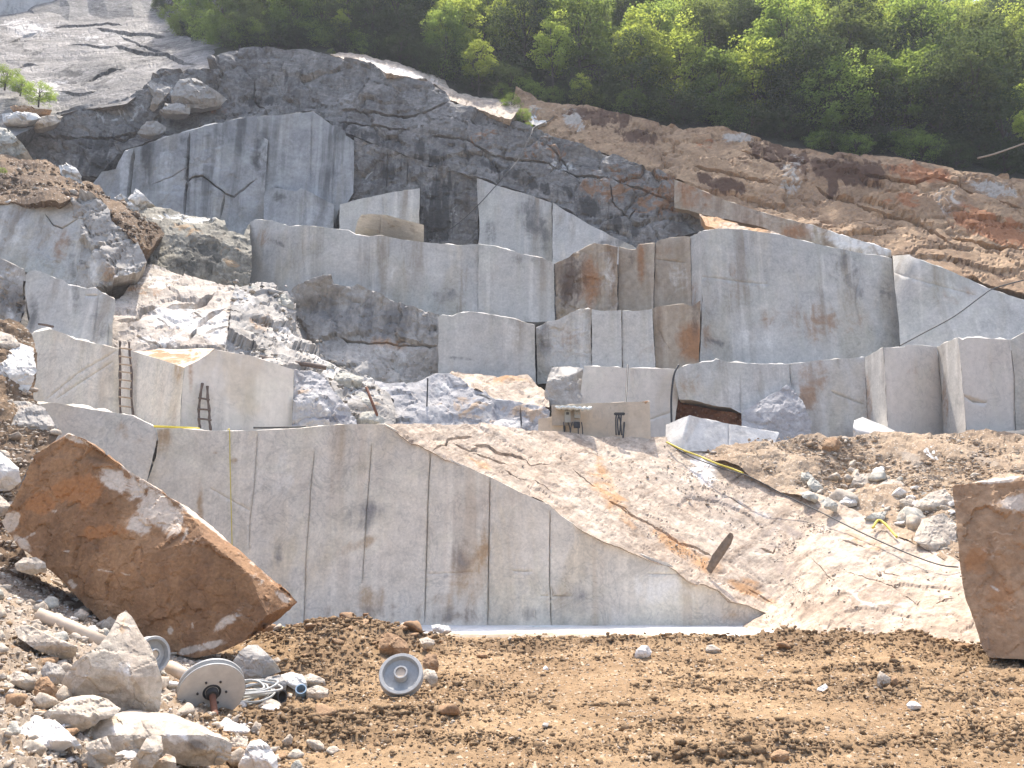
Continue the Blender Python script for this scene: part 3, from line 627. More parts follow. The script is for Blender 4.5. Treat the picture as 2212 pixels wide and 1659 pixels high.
face('quarry_wall', t(1, 0, (2026, 1562), (2062, 1535), (2130, 1522), (2212, 1515)) + t(2, 0, (70, 1518)) + t(2, 1, (84, 332), (0, 330)) + t(1, 1, (2140, 360), (2015, 390)), [(1412, 590, 54.8), (1490, 590, 54.3)], 'brownface', 'square beige sawn face with horizontal seams beside the corner of the big wall', WALL, sp=5, noise=(.06, 1), thick=6, blobs=[('rust', 1425, 540, 30, 14, .5), ('pale', 1460, 600, 30, 40, .4)], grooves=[(t(1, 1, (2040, 30), (2212, 50)), 2.5, .1, .6)])
face('quarry_wall', t(2, 0, (72, 1518), (142, 1482)) + t(2, 1, (150, 292), (130, 690), (60, 740), (84, 335)), [(1492, 600, 54.4), (1517, 600, 53.2)], 'saw', 'thin beige return face at the left end of the big right wall', WALL, sp=5, thick=5, noise=(.03, 1), blobs=[('rust', 1500, 640, 14, 60, .4)])
# the big right-hand wall
face('quarry_wall', t(2, 0, (143, 1482), (250, 1465), (400, 1470), (640, 1502), (760, 1532), (890, 1566), (1100, 1612), (1365, 1655)) + t(2, 1, (1375, 150), (1395, 300), (1412, 460), (1432, 640), (1310, 660), (1190, 720), (700, 760), (330, 750), (130, 745), (150, 292)),
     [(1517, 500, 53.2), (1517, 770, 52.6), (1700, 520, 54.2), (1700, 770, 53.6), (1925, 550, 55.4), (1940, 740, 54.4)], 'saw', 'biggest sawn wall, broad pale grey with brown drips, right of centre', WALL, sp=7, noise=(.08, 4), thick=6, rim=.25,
     blobs=[('rust', 1590, 620, 60, 60, .28), ('rust', 1750, 700, 140, 50, .34), ('dark', 1840, 590, 60, 80, .32), ('dark', 1720, 580, 40, 50, .28), ('pale', 1660, 730, 90, 26, .35), ('dark', 1915, 640, 20, 100, .35), ('rust', 1530, 730, 20, 40, .45), ('dark', 1545, 740, 30, 8, .6, 20)],
     grooves=[(t(2, 1, (325, 60), (325, 130)), 3, .12, .5), (t(2, 1, (1160, 160), (1135, 250), (1140, 330), (1165, 430)), 3, .12, 1.2), (t(2, 1, (145, 140), (400, 175), (560, 190)), 2.2, .05, .8)])
face('quarry_wall', t(2, 0, (1370, 1640), (1480, 1632)) + t(2, 1, (1480, 5), (1620, 60), (1760, 112), (1960, 207), (2212, 292), (2700, 450), (4300, 1000), (4300, 1300), (2700, 900), (2120, 610), (1650, 650), (1420, 650), (1412, 460), (1395, 300), (1378, 150)), [(1930, 550, 55.4), (1965, 560, 53), (2060, 600, 52.5), (2212, 700, 51), (1960, 740, 52.4)], 'saw',
     'triangular pale sawn wall at the right edge under the brown slope', WALL, sp=7, noise=(.06, 4), thick=5, rim=.25, blobs=[('rust', 2060, 640, 60, 30, .25), ('dark', 2150, 700, 60, 24, .25)], grooves=[(t(2, 1, (1390, 118), (1600, 180), (1900, 260)), 2.2, .05, 1)])
# middle tier
face('rough_rock_face', t(0, 1, (1780, 260), (1900, 200), (2130, 125), (2140, 195)) + t(1, 1, (30, 200), (120, 195), (180, 215), (270, 262), (430, 335), (640, 375), (632, 860), (430, 860), (200, 860)) + t(0, 1, (2160, 850), (1900, 500)),
     [(600, 640, 54.5), (690, 610, 53.6), (940, 680, 53.3), (940, 800, 52.2), (760, 790, 51.5), (720, 680, 54)], 'natural', 'rough brownish natural face left of the middle sawn blocks', 'rock face', sp=4.4, jag=2, rough=(.22, 2.0), noise=(.35, 2.5), crack=.1, thick=5,
     blobs=[('dark', 800, 690, 120, 50, .65), ('dark', 700, 660, 70, 36, .5), ('rust', 840, 740, 60, 16, .55, 8), ('pale', 840, 770, 80, 30, .35), ('dark', 930, 700, 16, 50, .6), ('dark', 870, 640, 90, 16, .5, 22)],
     grooves=[(t(1, 1, (0, 530), (200, 560), (400, 570), (630, 575)), 6, .5, 3)])
face('quarry_wall', t(1, 1, (636, 400), (662, 386), (725, 392), (760, 372), (860, 365), (950, 380), (1100, 406), (1252, 452), (1257, 820), (1140, 830), (740, 820), (632, 810)), [(948, 700, 51.4), (1155, 720, 52)], 'saw', 'pale square sawn block face alone in the middle tier left of a dark joint', WALL, sp=6, noise=(.05, 2), thick=5, rim=.2, blobs=[('dark', 1010, 775, 50, 5, .5, 4), ('pale', 1110, 740, 20, 50, .3), ('rust', 1060, 780, 60, 20, .25)])
face('quarry_wall', t(1, 1, (1259, 470), (1330, 436), (1400, 420), (1480, 372), (1550, 346), (1611, 350), (1616, 780), (1270, 830)), [(1160, 720, 52.6), (1275, 700, 51.8)], 'saw', 'sawn face with a chipped sloping blue top, right of the square middle block', WALL, sp=5, noise=(.08, 1.5), rough=(.08, 1.2), thick=5, rim=.5, blobs=[('rust', 1220, 740, 30, 50, .4), ('dark', 1180, 730, 20, 50, .5)])
face('quarry_wall', t(1, 1, (1616, 350), (1700, 361), (1807, 354), (1811, 780), (1620, 780)), [(1278, 700, 51.8), (1343, 700, 51.6)], 'saw', 'narrow grey sawn panel, left one of two equal panels in the middle tier', WALL, sp=6, thick=5, noise=(.03, 2), blobs=[('dark', 1310, 770, 40, 20, .3)])
face('quarry_wall', t(1, 1, (1812, 356), (1900, 362), (2004, 347), (2028, 780), (1815, 780)), [(1345, 700, 51.8), (1413, 700, 51.4)], 'saw', 'narrow grey sawn panel, right one of two equal panels in the middle tier', WALL, sp=6, thick=5, noise=(.03, 2), blobs=[('rust', 1390, 760, 30, 40, .3)])
face('quarry_wall', t(1, 1, (2006, 347), (2040, 332), (2130, 322), (2212, 316)) + t(2, 1, (80, 332), (138, 292), (128, 760), (0, 790)) + t(1, 1, (2100, 790), (2032, 780)), [(1418, 700, 51.8), (1490, 700, 51.4), (1512, 700, 51)], 'brownface', 'rust stained sawn face below the thin corner of the big wall', WALL, sp=5, thick=5, noise=(.06, 1.2), blobs=[('rust', 1490, 740, 40, 50, .7), ('pale', 1440, 720, 20, 60, .25), ('dark', 1500, 680, 10, 60, .4)], grooves=[(t(1, 1, (2050, 490), (2110, 600)), 3, .12, 2)])

# low natural hump and ledge in the centre
face('sloping_ledge', t(1, 1, (640, 770), (720, 752), (900, 768), (1140, 778), (1205, 775), (1330, 880), (1345, 990), (1310, 975), (1150, 950), (1000, 935), (850, 850), (740, 830)), [(950, 812, 48.6), (1000, 812, 49.8), (1130, 812, 50), (1190, 860, 48.2), (1175, 876, 47.4), (1070, 865, 47.2), (1020, 836, 47.4)], 'slab', kind='structure', sp=4.4, jag=1.5, rough=(.1, 1.5), noise=(.1, 1.5), thick=2, blobs=[('rust', 1100, 820, 60, 14, .4)])
face('rough_rock_face', t(1, 1, (150, 780), (300, 815), (430, 818), (560, 788), (620, 765), (700, 762), (770, 785), (850, 850), (930, 870), (1000, 932), (1150, 945), (1310, 972), (1350, 1010), (1330, 1200), (960, 1200), (300, 1180), (350, 940), (240, 830)), [(830, 830, 47.5), (930, 820, 47.8), (1000, 850, 47), (1180, 880, 46.8), (1180, 930, 46.2), (900, 915, 45.4), (1040, 900, 46)], 'bluenat',
     'low blue-grey natural hump streaked with rust behind the bench edge', 'rock face', sp=4.4, jag=1.5, rough=(.12, 1.9), noise=(.2, 2.2), crack=.05, thick=3, rim=.15,
     blobs=[('rust', 1010, 880, 70, 30, .5), ('rust', 1130, 890, 60, 24, .5), ('rust', 1080, 905, 30, 20, .45), ('pale', 960, 840, 40, 16, .4), ('dark', 1070, 890, 16, 20, .4)], grooves=[(t(1, 1, (870, 890), (990, 930)), 5, .3, 1.5), (t(1, 1, (1160, 980), (1170, 1120)), 4, .2, 1)])
# right lower tier
face('stone_block', t(1, 1, (1340, 770), (1362, 735), (1395, 718), (1480, 722), (1560, 728), (1566, 780), (1548, 1010), (1450, 1010), (1350, 975), (1312, 885), (1330, 815)), pl_depth([(1184, 810, 48.6), (1192, 795, 49), (1203, 792, 49.2), (1261, 795, 49.2), (1260, 890, 47.6), (1175, 880, 48.2), (1182, 825, 48.2), (1225, 812, 47.8), (1230, 870, 47.4), (1221, 892, 47.5)]),
     'natural', 'rounded natural boulder leaning against the left end of the low right wall', 'boulder', sp=4.4, jag=1, rough=(.1, 1.2), noise=(.1, 1.2), thick=3, rim=.25, blobs=[('rust', 1200, 850, 24, 16, .4), ('pale', 1230, 800, 30, 10, .6)])
face('quarry_wall', t(1, 1, (1567, 712), (1700, 718), (1900, 728), (2178, 732), (2172, 900), (2140, 1130), (2090, 1230), (1550, 1230), (1545, 880)), [(1262, 850, 48.2), (1455, 850, 48.6)], 'sawlight', 'clean lilac-grey sawn wall behind the beige block with the electrical boxes', WALL, sp=7, noise=(.04, 2.5), thick=5, rim=.18, grooves=[(t(1, 1, (1980, 1060), (2130, 1010)), 2.5, .06, 1)])
face('quarry_wall', t(2, 1, (-30, 760), (0, 728), (60, 702), (220, 682), (235, 668), (330, 690), (520, 700), (710, 700), (1000, 668), (1190, 656), (1200, 900), (1215, 1220), (640, 1240), (405, 1200), (400, 1015), (330, 980), (220, 965), (100, 935), (0, 925)), [(1460, 820, 48.2), (1700, 820, 48.8), (1870, 820, 48.4), (1870, 940, 47.8), (1600, 940, 48)], 'saw',
     'long low sawn wall with a triangular broken blue patch in its middle', WALL, sp=6, noise=(.06, 3), thick=5, rim=.25, blobs=[('rust', 1490, 830, 30, 40, .35), ('rust', 1760, 810, 60, 40, .35), ('rust', 1745, 860, 26, 30, .7), ('dark', 1700, 900, 80, 50, .25), ('dark', 1710, 820, 10, 30, .4), ('pale', 1580, 850, 40, 50, .3), ('rust', 1870, 850, 14, 80, .4)],
     grooves=[(t(2, 1, (395, 780), (398, 1080)), 2.5, .08, .4), (t(2, 1, (712, 705), (720, 820), (740, 870)), 4, .2, 1), (t(2, 1, (980, 880), (1200, 965)), 3.5, .15, 1)])
face('rough_rock_face', t(2, 1, (405, 1010), (520, 940), (600, 890), (690, 840), (740, 870), (790, 920), (820, 1010), (850, 1070), (840, 1240), (405, 1240)), pl_depth([(1603, 890, 47.7), (1641, 867, 47.9), (1699, 833, 48.3), (1716, 843, 48.2), (1743, 890, 47.6), (1753, 911, 47.5), (1750, 968, 46.9), (1603, 968, 46.9), (1680, 890, 47.3)]), 'bluenat',
     'triangular broken blue-grey scar at the foot of the long low wall', 'rock face', sp=4.4, jag=1.2, rough=(.05, 1.1), noise=(.08, 1), crack=.03, thick=2)
face('red_cavity', t(2, 1, (-30, 900), (30, 960), (110, 965), (200, 990), (330, 1010), (410, 1030), (410, 1230), (-30, 1200)), [(1460, 880, 49.2), (1600, 890, 48.6)], 'redsoil', kind='structure', sp=6, rough=(.15, .8), thick=2, blobs=[])
face('quarry_wall', t(2, 1, (1192, 656), (1250, 622), (1310, 595), (1325, 850), (1342, 1220), (1217, 1220)), [(1868, 850, 48.4), (1910, 850, 46)], 'saw', 'narrow shaded return face left of the tall zigzag corner', WALL, sp=6, noise=(.03, 2), thick=5, rim=.15, blobs=[('rust', 1872, 880, 12, 70, .5)])
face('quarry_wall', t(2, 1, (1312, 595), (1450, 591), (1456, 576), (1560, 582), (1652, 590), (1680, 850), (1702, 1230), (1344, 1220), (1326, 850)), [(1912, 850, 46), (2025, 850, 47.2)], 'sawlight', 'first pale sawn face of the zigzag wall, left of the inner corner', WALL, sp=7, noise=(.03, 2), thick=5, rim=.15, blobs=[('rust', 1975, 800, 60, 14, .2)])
face('quarry_wall', t(2, 1, (1654, 590), (1720, 560), (1788, 531), (1815, 800), (1850, 1230), (1704, 1230), (1682, 850)), [(2027, 850, 47.2), (2075, 850, 44.4)], 'saw', 'shaded inner return face with brown streaks in the zigzag wall', WALL, sp=6, noise=(.03, 2), thick=5, rim=.15, blobs=[('rust', 2038, 880, 12, 70, .4), ('dark', 2070, 860, 12, 50, .3)])
face('quarry_wall', t(2, 1, (1790, 531), (1815, 545), (1850, 530), (1990, 538), (2122, 546), (2150, 800), (2160, 1230), (1852, 1230), (1817, 800)), [(2076, 850, 44.4), (2185, 850, 45)], 'sawlight', 'second pale sawn face of the zigzag wall with a short slot cut in it', WALL, sp=7, noise=(.03, 2), thick=5, rim=.2, grooves=[(t(2, 1, (1830, 905), (1890, 935), (1960, 950)), 9, .5, .6)])
face('quarry_wall', t(2, 1, (2124, 546), (2212, 500), (2500, 420), (4300, 420), (4300, 1330), (2162, 1230), (2152, 800)), [(2186, 850, 45), (2900, 850, 40)], 'saw', 'pale return face cut off by the right edge of the picture', WALL, sp=8, noise=(.03, 2), thick=5)

# left side tiers
face('quarry_wall', t(0, 0, (-900, 1400), (0, 1300), (110, 1285), (330, 1265), (442, 1262), (470, 1310), (470, 1380), (530, 1392), (530, 1640)) + t(0, 1, (520, 30), (480, 240), (420, 200), (300, 160), (160, 110), (0, 60), (-900, 40)), [(0, 430, 49), (0, 560, 48), (160, 430, 48.6), (165, 600, 47.2)], 'saw', 'shaded sawn wall with a sunlit broken top at the upper left edge', WALL, sp=5.5, jag=1.5, noise=(.1, 2), rough=(.06, 1.5), thick=5, rim=.7, blobs=[('rust', 135, 530, 24, 60, .5), ('dark', 155, 560, 12, 60, .45), ('pale', 60, 510, 40, 50, .3)], grooves=[(t(0, 0, (290, 1370), (340, 1440), (400, 1460), (500, 1400)), 4, .25, 1.5)])
face('rough_rock_face', t(0, 0, (445, 1262), (540, 1225), (600, 1240), (660, 1290), (700, 1340), (720, 1420), (800, 1480), (860, 1500), (900, 1580)) + t(0, 1, (930, 10), (945, 60), (890, 115), (730, 150), (640, 200), (560, 220), (480, 210), (500, 0)) + t(0, 0, (520, 1500), (530, 1392), (470, 1380), (470, 1310)), [(150, 430, 48.4), (200, 430, 48.6), (300, 560, 47), (165, 600, 46.8), (240, 590, 46)], 'natural', 'column of fractured pale boulders between the sawn wall and the earth path', 'rock face', sp=4, jag=2, rough=(.28, 1.9), noise=(.2, 2), crack=.2, thick=5, tilt=1.1, blobs=[('rust', 235, 590, 30, 30, .3), ('pale', 205, 580, 20, 40, .5), ('pale', 270, 600, 30, 50, .35)])
face('rough_rock_face', t(0, 0, (730, 1420), (830, 1360), (920, 1340), (1010, 1330), (1090, 1345), (1200, 1370), (1330, 1385), (1440, 1420), (1465, 1470), (1560, 1500), (1600, 1430), (1615, 1640)) + t(0, 1, (1600, 230), (1300, 230), (1000, 150), (900, 40)) + t(0, 0, (900, 1600), (820, 1500)),
     pl_depth([(246, 478, 56), (280, 458, 57.5), (310, 450, 58), (367, 452, 58.5), (448, 467, 58), (490, 485, 56.5), (525, 505, 56.5), (540, 482, 57.5), (545, 552, 55), (540, 620, 54), (440, 625, 53.5), (340, 590, 53), (300, 560, 53.5), (276, 505, 54.5), (330, 478, 56), (420, 487, 56), (450, 510, 55.2), (355, 510, 55)]), 'greenbrown',
     'broken blocky rock with sunlit slab tops between the earth path and the long upper wall', 'rock face', sp=4, jag=2, rough=(.13, 1.8), noise=(.2, 2.4), crack=.06, thick=4, tilt=1.1, blobs=[('rust', 400, 500, 40, 16, .5), ('dark', 420, 560, 80, 40, .55), ('dark', 330, 530, 40, 50, .4), ('rust', 500, 570, 30, 50, .35), ('dark', 520, 530, 20, 40, .5), ('pale', 400, 470, 80, 12, .5)])
# earth path and bank beside it
face('earth_bank', t(0, 0, (-250, 960), (0, 985), (120, 1005), (220, 1030), (300, 1025), (385, 1072), (440, 1120), (640, 1195), (720, 1285), (800, 1310), (880, 1400), (1000, 1420), (1060, 1480), (960, 1600), (900, 1600), (800, 1480), (700, 1350), (600, 1240), (530, 1250), (440, 1285), (250, 1290), (60, 1300), (-250, 1340)), [(0, 335, 57), (130, 365, 57), (210, 405, 57), (0, 430, 49.6), (150, 424, 49), (240, 440, 52), (300, 500, 49), (330, 480, 53), (310, 545, 48)], 'bank', kind='structure', sp=4, jag=2, rough=(.07, .9), noise=(.3, 2.5), crack=.02, thick=3)
face('quarry_wall', t(0, 1, (-900, 20), (0, 25), (60, 50), (160, 97), (150, 300), (135, 520), (-900, 520)), [(0, 570, 45.4), (50, 600, 45), (45, 700, 44.4)], 'natural', 'dark natural face at the left edge beside a deep vertical joint', WALL, sp=4.4, jag=1, rough=(.18, 1.5), noise=(.12, 1.5), crack=.1, thick=4, rim=.3, blobs=[('dark', 25, 650, 40, 40, .7), ('pale', 30, 590, 40, 16, .5), ('pale', 20, 680, 14, 20, .6)])
face('quarry_wall', t(0, 1, (168, 130), (190, 104), (240, 106), (300, 122), (350, 150), (410, 165), (440, 195), (500, 205), (560, 218), (610, 208), (660, 245), (735, 285), (728, 420), (720, 640), (600, 640), (420, 580), (270, 540), (150, 520), (190, 400), (160, 250)), [(60, 620, 44), (240, 660, 43.4), (60, 710, 43.6)], 'saw', 'shaded grey sawn wall with a ragged white top, above the left ladder', WALL, sp=5, jag=2, noise=(.06, 2), thick=4, rim=.35, blobs=[('dark', 165, 640, 12, 60, .5), ('dark', 215, 700, 26, 40, .4), ('pale', 150, 640, 8, 60, .5), ('dark', 70, 680, 14, 50, .5)], grooves=[(t(0, 1, (555, 262), (640, 258)), 4, .3, .3), (t(0, 1, (700, 450), (690, 590)), 4, .2, .5), (t(0, 1, (630, 230), (600, 540)), 3, .12, .5)])

# sunlit slab and rubble slope in the left middle
face('sunlit_slab_slope', t(0, 1, (735, 300), (830, 210), (890, 112), (945, 60), (1150, 122), (1300, 165), (1420, 180), (1500, 200), (1520, 260), (1480, 330), (1460, 480), (1470, 640), (1250, 640), (1060, 630), (850, 640), (720, 620), (720, 380)),
     pl_depth([(248, 650, 46), (280, 620, 48), (300, 588, 49.6), (318, 570, 50.6), (388, 590, 50.2), (480, 612, 49.6), (505, 617, 49.2), (512, 640, 48), (499, 662, 46.5), (492, 712, 44.4), (495, 770, 42.6), (421, 770, 42.2), (357, 765, 42.4), (286, 768, 42.6), (243, 760, 43), (243, 678, 44.6), (300, 670, 45.6), (360, 655, 46.4), (430, 655, 46.6), (430, 690, 44.8), (370, 700, 44.8), (300, 690, 44.6), (380, 735, 43.2)]),
     'paleslab', kind='structure', sp=4, jag=1.5, rough=(.13, 2.6), noise=(.12, 2.5), crack=.10, thick=3, tilt=1.1, grooves=[(t(0, 1, (745, 400), (880, 400), (910, 350), (1010, 335)), 10.4, 0.75, 2), (t(0, 1, (1070, 340), (1150, 320), (1270, 315), (1360, 262)), 13.0, 0.83, 2), (t(0, 1, (1260, 470), (1300, 420), (1430, 340)), 11.7, 0.75, 1.5), (t(0, 1, (1310, 515), (1460, 460)), 7.8, 0.60, 1.5), (t(0, 1, (1230, 350), (1300, 400)), 3.9, 0.30, 1), (t(0, 1, (860, 500), (960, 560), (1050, 590)), 5.2, 0.45, 2), (t(0, 1, (1000, 390), (1080, 460)), 5.2, 0.38, 2), (t(0, 1, (1215, 560), (1260, 470)), 10.4, 0.68, 1)],
     blobs=[('pale', 400, 690, 90, 40, .75), ('pale', 340, 600, 60, 30, .5), ('rust', 330, 620, 70, 22, .35), ('dark', 300, 680, 30, 16, .4), ('pale', 470, 700, 40, 50, .7), ('pale', 360, 730, 60, 24, .6)])
face('rubble_slope', t(0, 1, (1440, 640), (1470, 420), (1480, 320), (1500, 210), (1580, 190), (1700, 158), (1760, 175), (1830, 240), (1890, 320), (1905, 430), (1950, 530), (2040, 640), (2120, 690), (2212, 720)) + t(1, 1, (60, 720), (190, 790), (250, 850), (330, 900), (360, 980), (350, 1200), (60, 1200)) + t(0, 1, (2180, 1020), (2110, 830), (1900, 760), (1700, 690), (1550, 650)),
     [(490, 760, 42), (495, 650, 47), (560, 610, 51), (630, 640, 50.5), (650, 720, 48), (740, 790, 46), (640, 790, 41.5), (720, 850, 42), (830, 830, 46), (845, 930, 43), (770, 930, 41)], 'natural', kind='structure', sp=3.8, jag=2.5, rough=(.34, 2.8), noise=(.25, 2.5), crack=.08, fine2=.3, thick=3, tilt=1.3, blobs=[('pale', 520, 650, 30, 26, .6), ('pale', 620, 730, 50, 26, .5, 40), ('rust', 560, 700, 30, 20, .5), ('dark', 560, 740, 50, 26, .35), ('pale', 710, 790, 70, 20, .6, 35), ('pale', 770, 840, 60, 40, .5), ('dark', 580, 640, 30, 14, .4), ('rust', 800, 880, 20, 30, .3)])
# ladder walls
face('quarry_wall', t(0, 1, (150, 560), (215, 498), (320, 476), (400, 500), (480, 540), (600, 568), (762, 601), (763, 1100), (600, 1100), (225, 1100)), [(80, 800, 41), (256, 820, 40.2)], 'main', 'pale sawn wall with two slanting dark scratches, left of the long ladder', WALL, sp=6, noise=(.04, 2), thick=4, rim=.3, blobs=[('dark', 240, 805, 8, 60, .3), ('rust', 120, 760, 10, 60, .3)], grooves=[(t(0, 1, (310, 920), (500, 760), (740, 620)), 2.4, .06, 1), (t(0, 1, (370, 920), (560, 790), (720, 690)), 2.2, .05, 1)])
face('stone_block', t(0, 1, (765, 602), (850, 618), (1000, 664), (1182, 720), (1165, 900), (1146, 1190), (1000, 1190), (762, 1150)) , [(257, 800, 40.4), (398, 830, 37.6)], 'main', 'big sawn corner block with an orange sunlit top, between the two ladders', 'stone block', sp=6, jag=.7, noise=(.03, 2), thick=2.2, rim=.06, blobs=[('rust', 385, 800, 10, 40, .4)])
cb = COL.objects[-1]
def child_face(par, nm, pts, depth, mat, **kw):
    o = face(nm, pts, depth, mat, parent=par, **kw); o.matrix_parent_inverse = Matrix.Translation(-Vector(par.location)); return o
child_face(cb, 'right_face', t(0, 1, (1184, 720), (1280, 672), (1378, 607), (1500, 632), (1600, 644), (1740, 690), (1884, 736), (1878, 950), (1868, 1190), (1148, 1190), (1167, 900)), [(398, 830, 37.6), (465, 850, 38.4), (633, 870, 40.2)], 'sawlight', sp=6, jag=.6, noise=(.03, 2), thick=1.6, rim=.05, blobs=[('rust', 412, 810, 6, 50, .45), ('pale', 440, 860, 60, 70, .3)])
child_face(cb, 'sloping_top', t(0, 1, (838, 616), (1100, 604), (1378, 604), (1290, 668), (1184, 722), (1000, 664)), [(283, 757, 41), (465, 753, 40.6), (398, 793, 37.6)], 'beige', sp=4, jag=.5, noise=(.05, 1), thick=.6, rim=.02, blobs=[('rust', 370, 770, 90, 24, .6)])
face('rough_rock_face', t(0, 1, (1886, 738), (1990, 740), (2080, 780), (2110, 830), (2150, 900), (2212, 960)) + t(1, 1, (50, 960), (110, 1060), (105, 1190)) + t(0, 1, (1868, 1190), (1878, 950)), pl_depth([(635, 799, 40.6), (671, 800, 41.5), (705, 815, 41.5), (735, 855, 41.3), (755, 875, 41.2), (770, 910, 41), (770, 955, 40.4), (629, 955, 39.6), (633, 870, 39.9), (690, 870, 40)]), 'bluenat', 'sloping natural marble shoulder at the right end of the ladder block', 'rock face', sp=4, jag=1.2, rough=(.16, 1.2), noise=(.15, 1.2), crack=.06, thick=2, rim=.15, blobs=[('pale', 690, 870, 40, 40, .4), ('rust', 660, 840, 24, 16, .4), ('dark', 730, 905, 40, 8, .5)])
# main sawn wall of the lower bench
face('quarry_wall', t(0, 1, (200, 1000), (225, 960), (330, 945), (470, 972), (640, 1000), (850, 1032), (985, 1100), (1008, 1180), (985, 1280), (940, 1460), (930, 1700), (200, 1700)), [(80, 900, 34.2), (335, 960, 35.2), (318, 1060, 35.1), (80, 1060, 33.6)], 'main', 'pale lilac sawn wall with a pinkish sunlit top behind the tilted rust boulder', WALL, sp=6, jag=1.2, noise=(.05, 2), thick=5.2, rim=.22, blobs=[('rust', 265, 930, 18, 40, .45), ('rust', 300, 980, 20, 60, .3), ('rust', 320, 1000, 10, 60, .4), ('pale', 290, 1000, 10, 30, .4)])
Lp = t(0, 1, (1002, 1116), (1150, 1112), (1300, 1126), (1450, 1130), (1640, 1126), (1800, 1118), (1950, 1110), (2080, 1096), (2170, 1090)) + t(1, 1, (60, 1086), (290, 1086), (350, 1116), (440, 1180), (520, 1218), (600, 1262), (800, 1350), (980, 1432), (1150, 1520), (1340, 1602)) + t(1, 2, (1420, 40), (1560, 130), (1700, 202), (1850, 255), (1980, 302), (2100, 340)) + t(2, 2, (10, 395), (100, 460), (170, 480), (260, 522), (330, 590), (450, 620), (556, 662), (500, 720), (440, 790)) + [(1600, 1392), (320, 1392), (322, 1250)] + t(0, 1, (940, 1470), (1000, 1290), (1012, 1185))
saw = lambda c, r, *p: t(c, r, *p)
face('quarry_wall', Lp, 35.0, 'main', 'largest lower sawn wall with six vertical saw cuts and a long sloping top', WALL, sp=6.5, jag=.8, noise=(.05, 3), thick=5.5, rim=.1,
     grooves=[(saw(0, 1, (1650, 1150), (1640, 1290), (1628, 1480), (1600, 1700)) + [(537, 1180)], 2.4, .2, .7), (t(0, 1, (2015, 1260), (1990, 1500)) + t(0, 2, (1985, 0), (1960, 300), (1945, 760)), 2.6, .25, .7), (t(1, 1, (206, 1220), (185, 1500)) + t(1, 2, (172, 30), (145, 470)), 2.6, .25, .6), (t(1, 1, (585, 1225), (570, 1500)) + t(1, 2, (565, 30), (545, 720)), 3.2, .3, .7), (t(1, 1, (965, 1430), (962, 1600)) + t(1, 2, (960, 60), (950, 745)), 3.4, .3, .5), (t(1, 2, (1350, 10), (1348, 450), (1358, 760)), 3.2, .3, .7),
              (t(1, 2, (1350, 480), (1370, 530), (1352, 590)), 2.4, .15, .6), (t(1, 2, (1120, 395), (1225, 398)), 2.2, .08, .3), (t(1, 2, (1295, 553), (1490, 556)), 2.2, .08, .5), (t(1, 2, (560, 412), (850, 402)), 2.0, .03, .8), (t(0, 1, (1350, 1500), (1600, 1640)), 2, .03, 1), (t(1, 2, (1985, 412), (2212, 415)), 2.0, .05, .3), (t(1, 2, (1255, 655), (1256, 700)), 2.2, .08, .2)],
     blobs=[('dark', 800, 1105, 60, 26, .42), ('dark', 770, 1120, 40, 40, .35), ('dark', 860, 1120, 40, 30, .35), ('rust', 750, 1185, 70, 16, .42, -20), ('rust', 360, 950, 40, 50, .38), ('rust', 432, 1120, 8, 90, .55), ('rust', 505, 995, 12, 9, .7), ('rust', 465, 978, 6, 5, .7), ('rust', 1010, 1250, 40, 100, .42), ('rust', 1050, 1200, 14, 90, .42), ('rust', 960, 1310, 90, 30, .40), ('rust', 800, 1300, 60, 40, .35), ('dark', 960, 1325, 340, 24, .34), ('rust', 900, 1325, 300, 26, .36), ('dark', 700, 1250, 60, 50, .3), ('dark', 1000, 1200, 30, 80, .26), ('dark', 860, 1230, 60, 40, .3), ('rust', 1200, 1280, 40, 50, .3), ('dark', 1125, 1260, 10, 14, .6), ('dark', 1240, 1300, 60, 40, .28),
            ('rust', 1580, 1335, 40, 30, .5), ('dark', 1300, 1310, 120, 24, .3), ('pale', 1430, 1270, 90, 40, .45), ('pale', 1180, 1190, 60, 60, .3), ('pale', 600, 1020, 120, 60, .3), ('dark', 960, 1245, 8, 8, .5), ('dark', 600, 1200, 12, 40, .3), ('dark', 700, 1180, 12, 30, .25)])
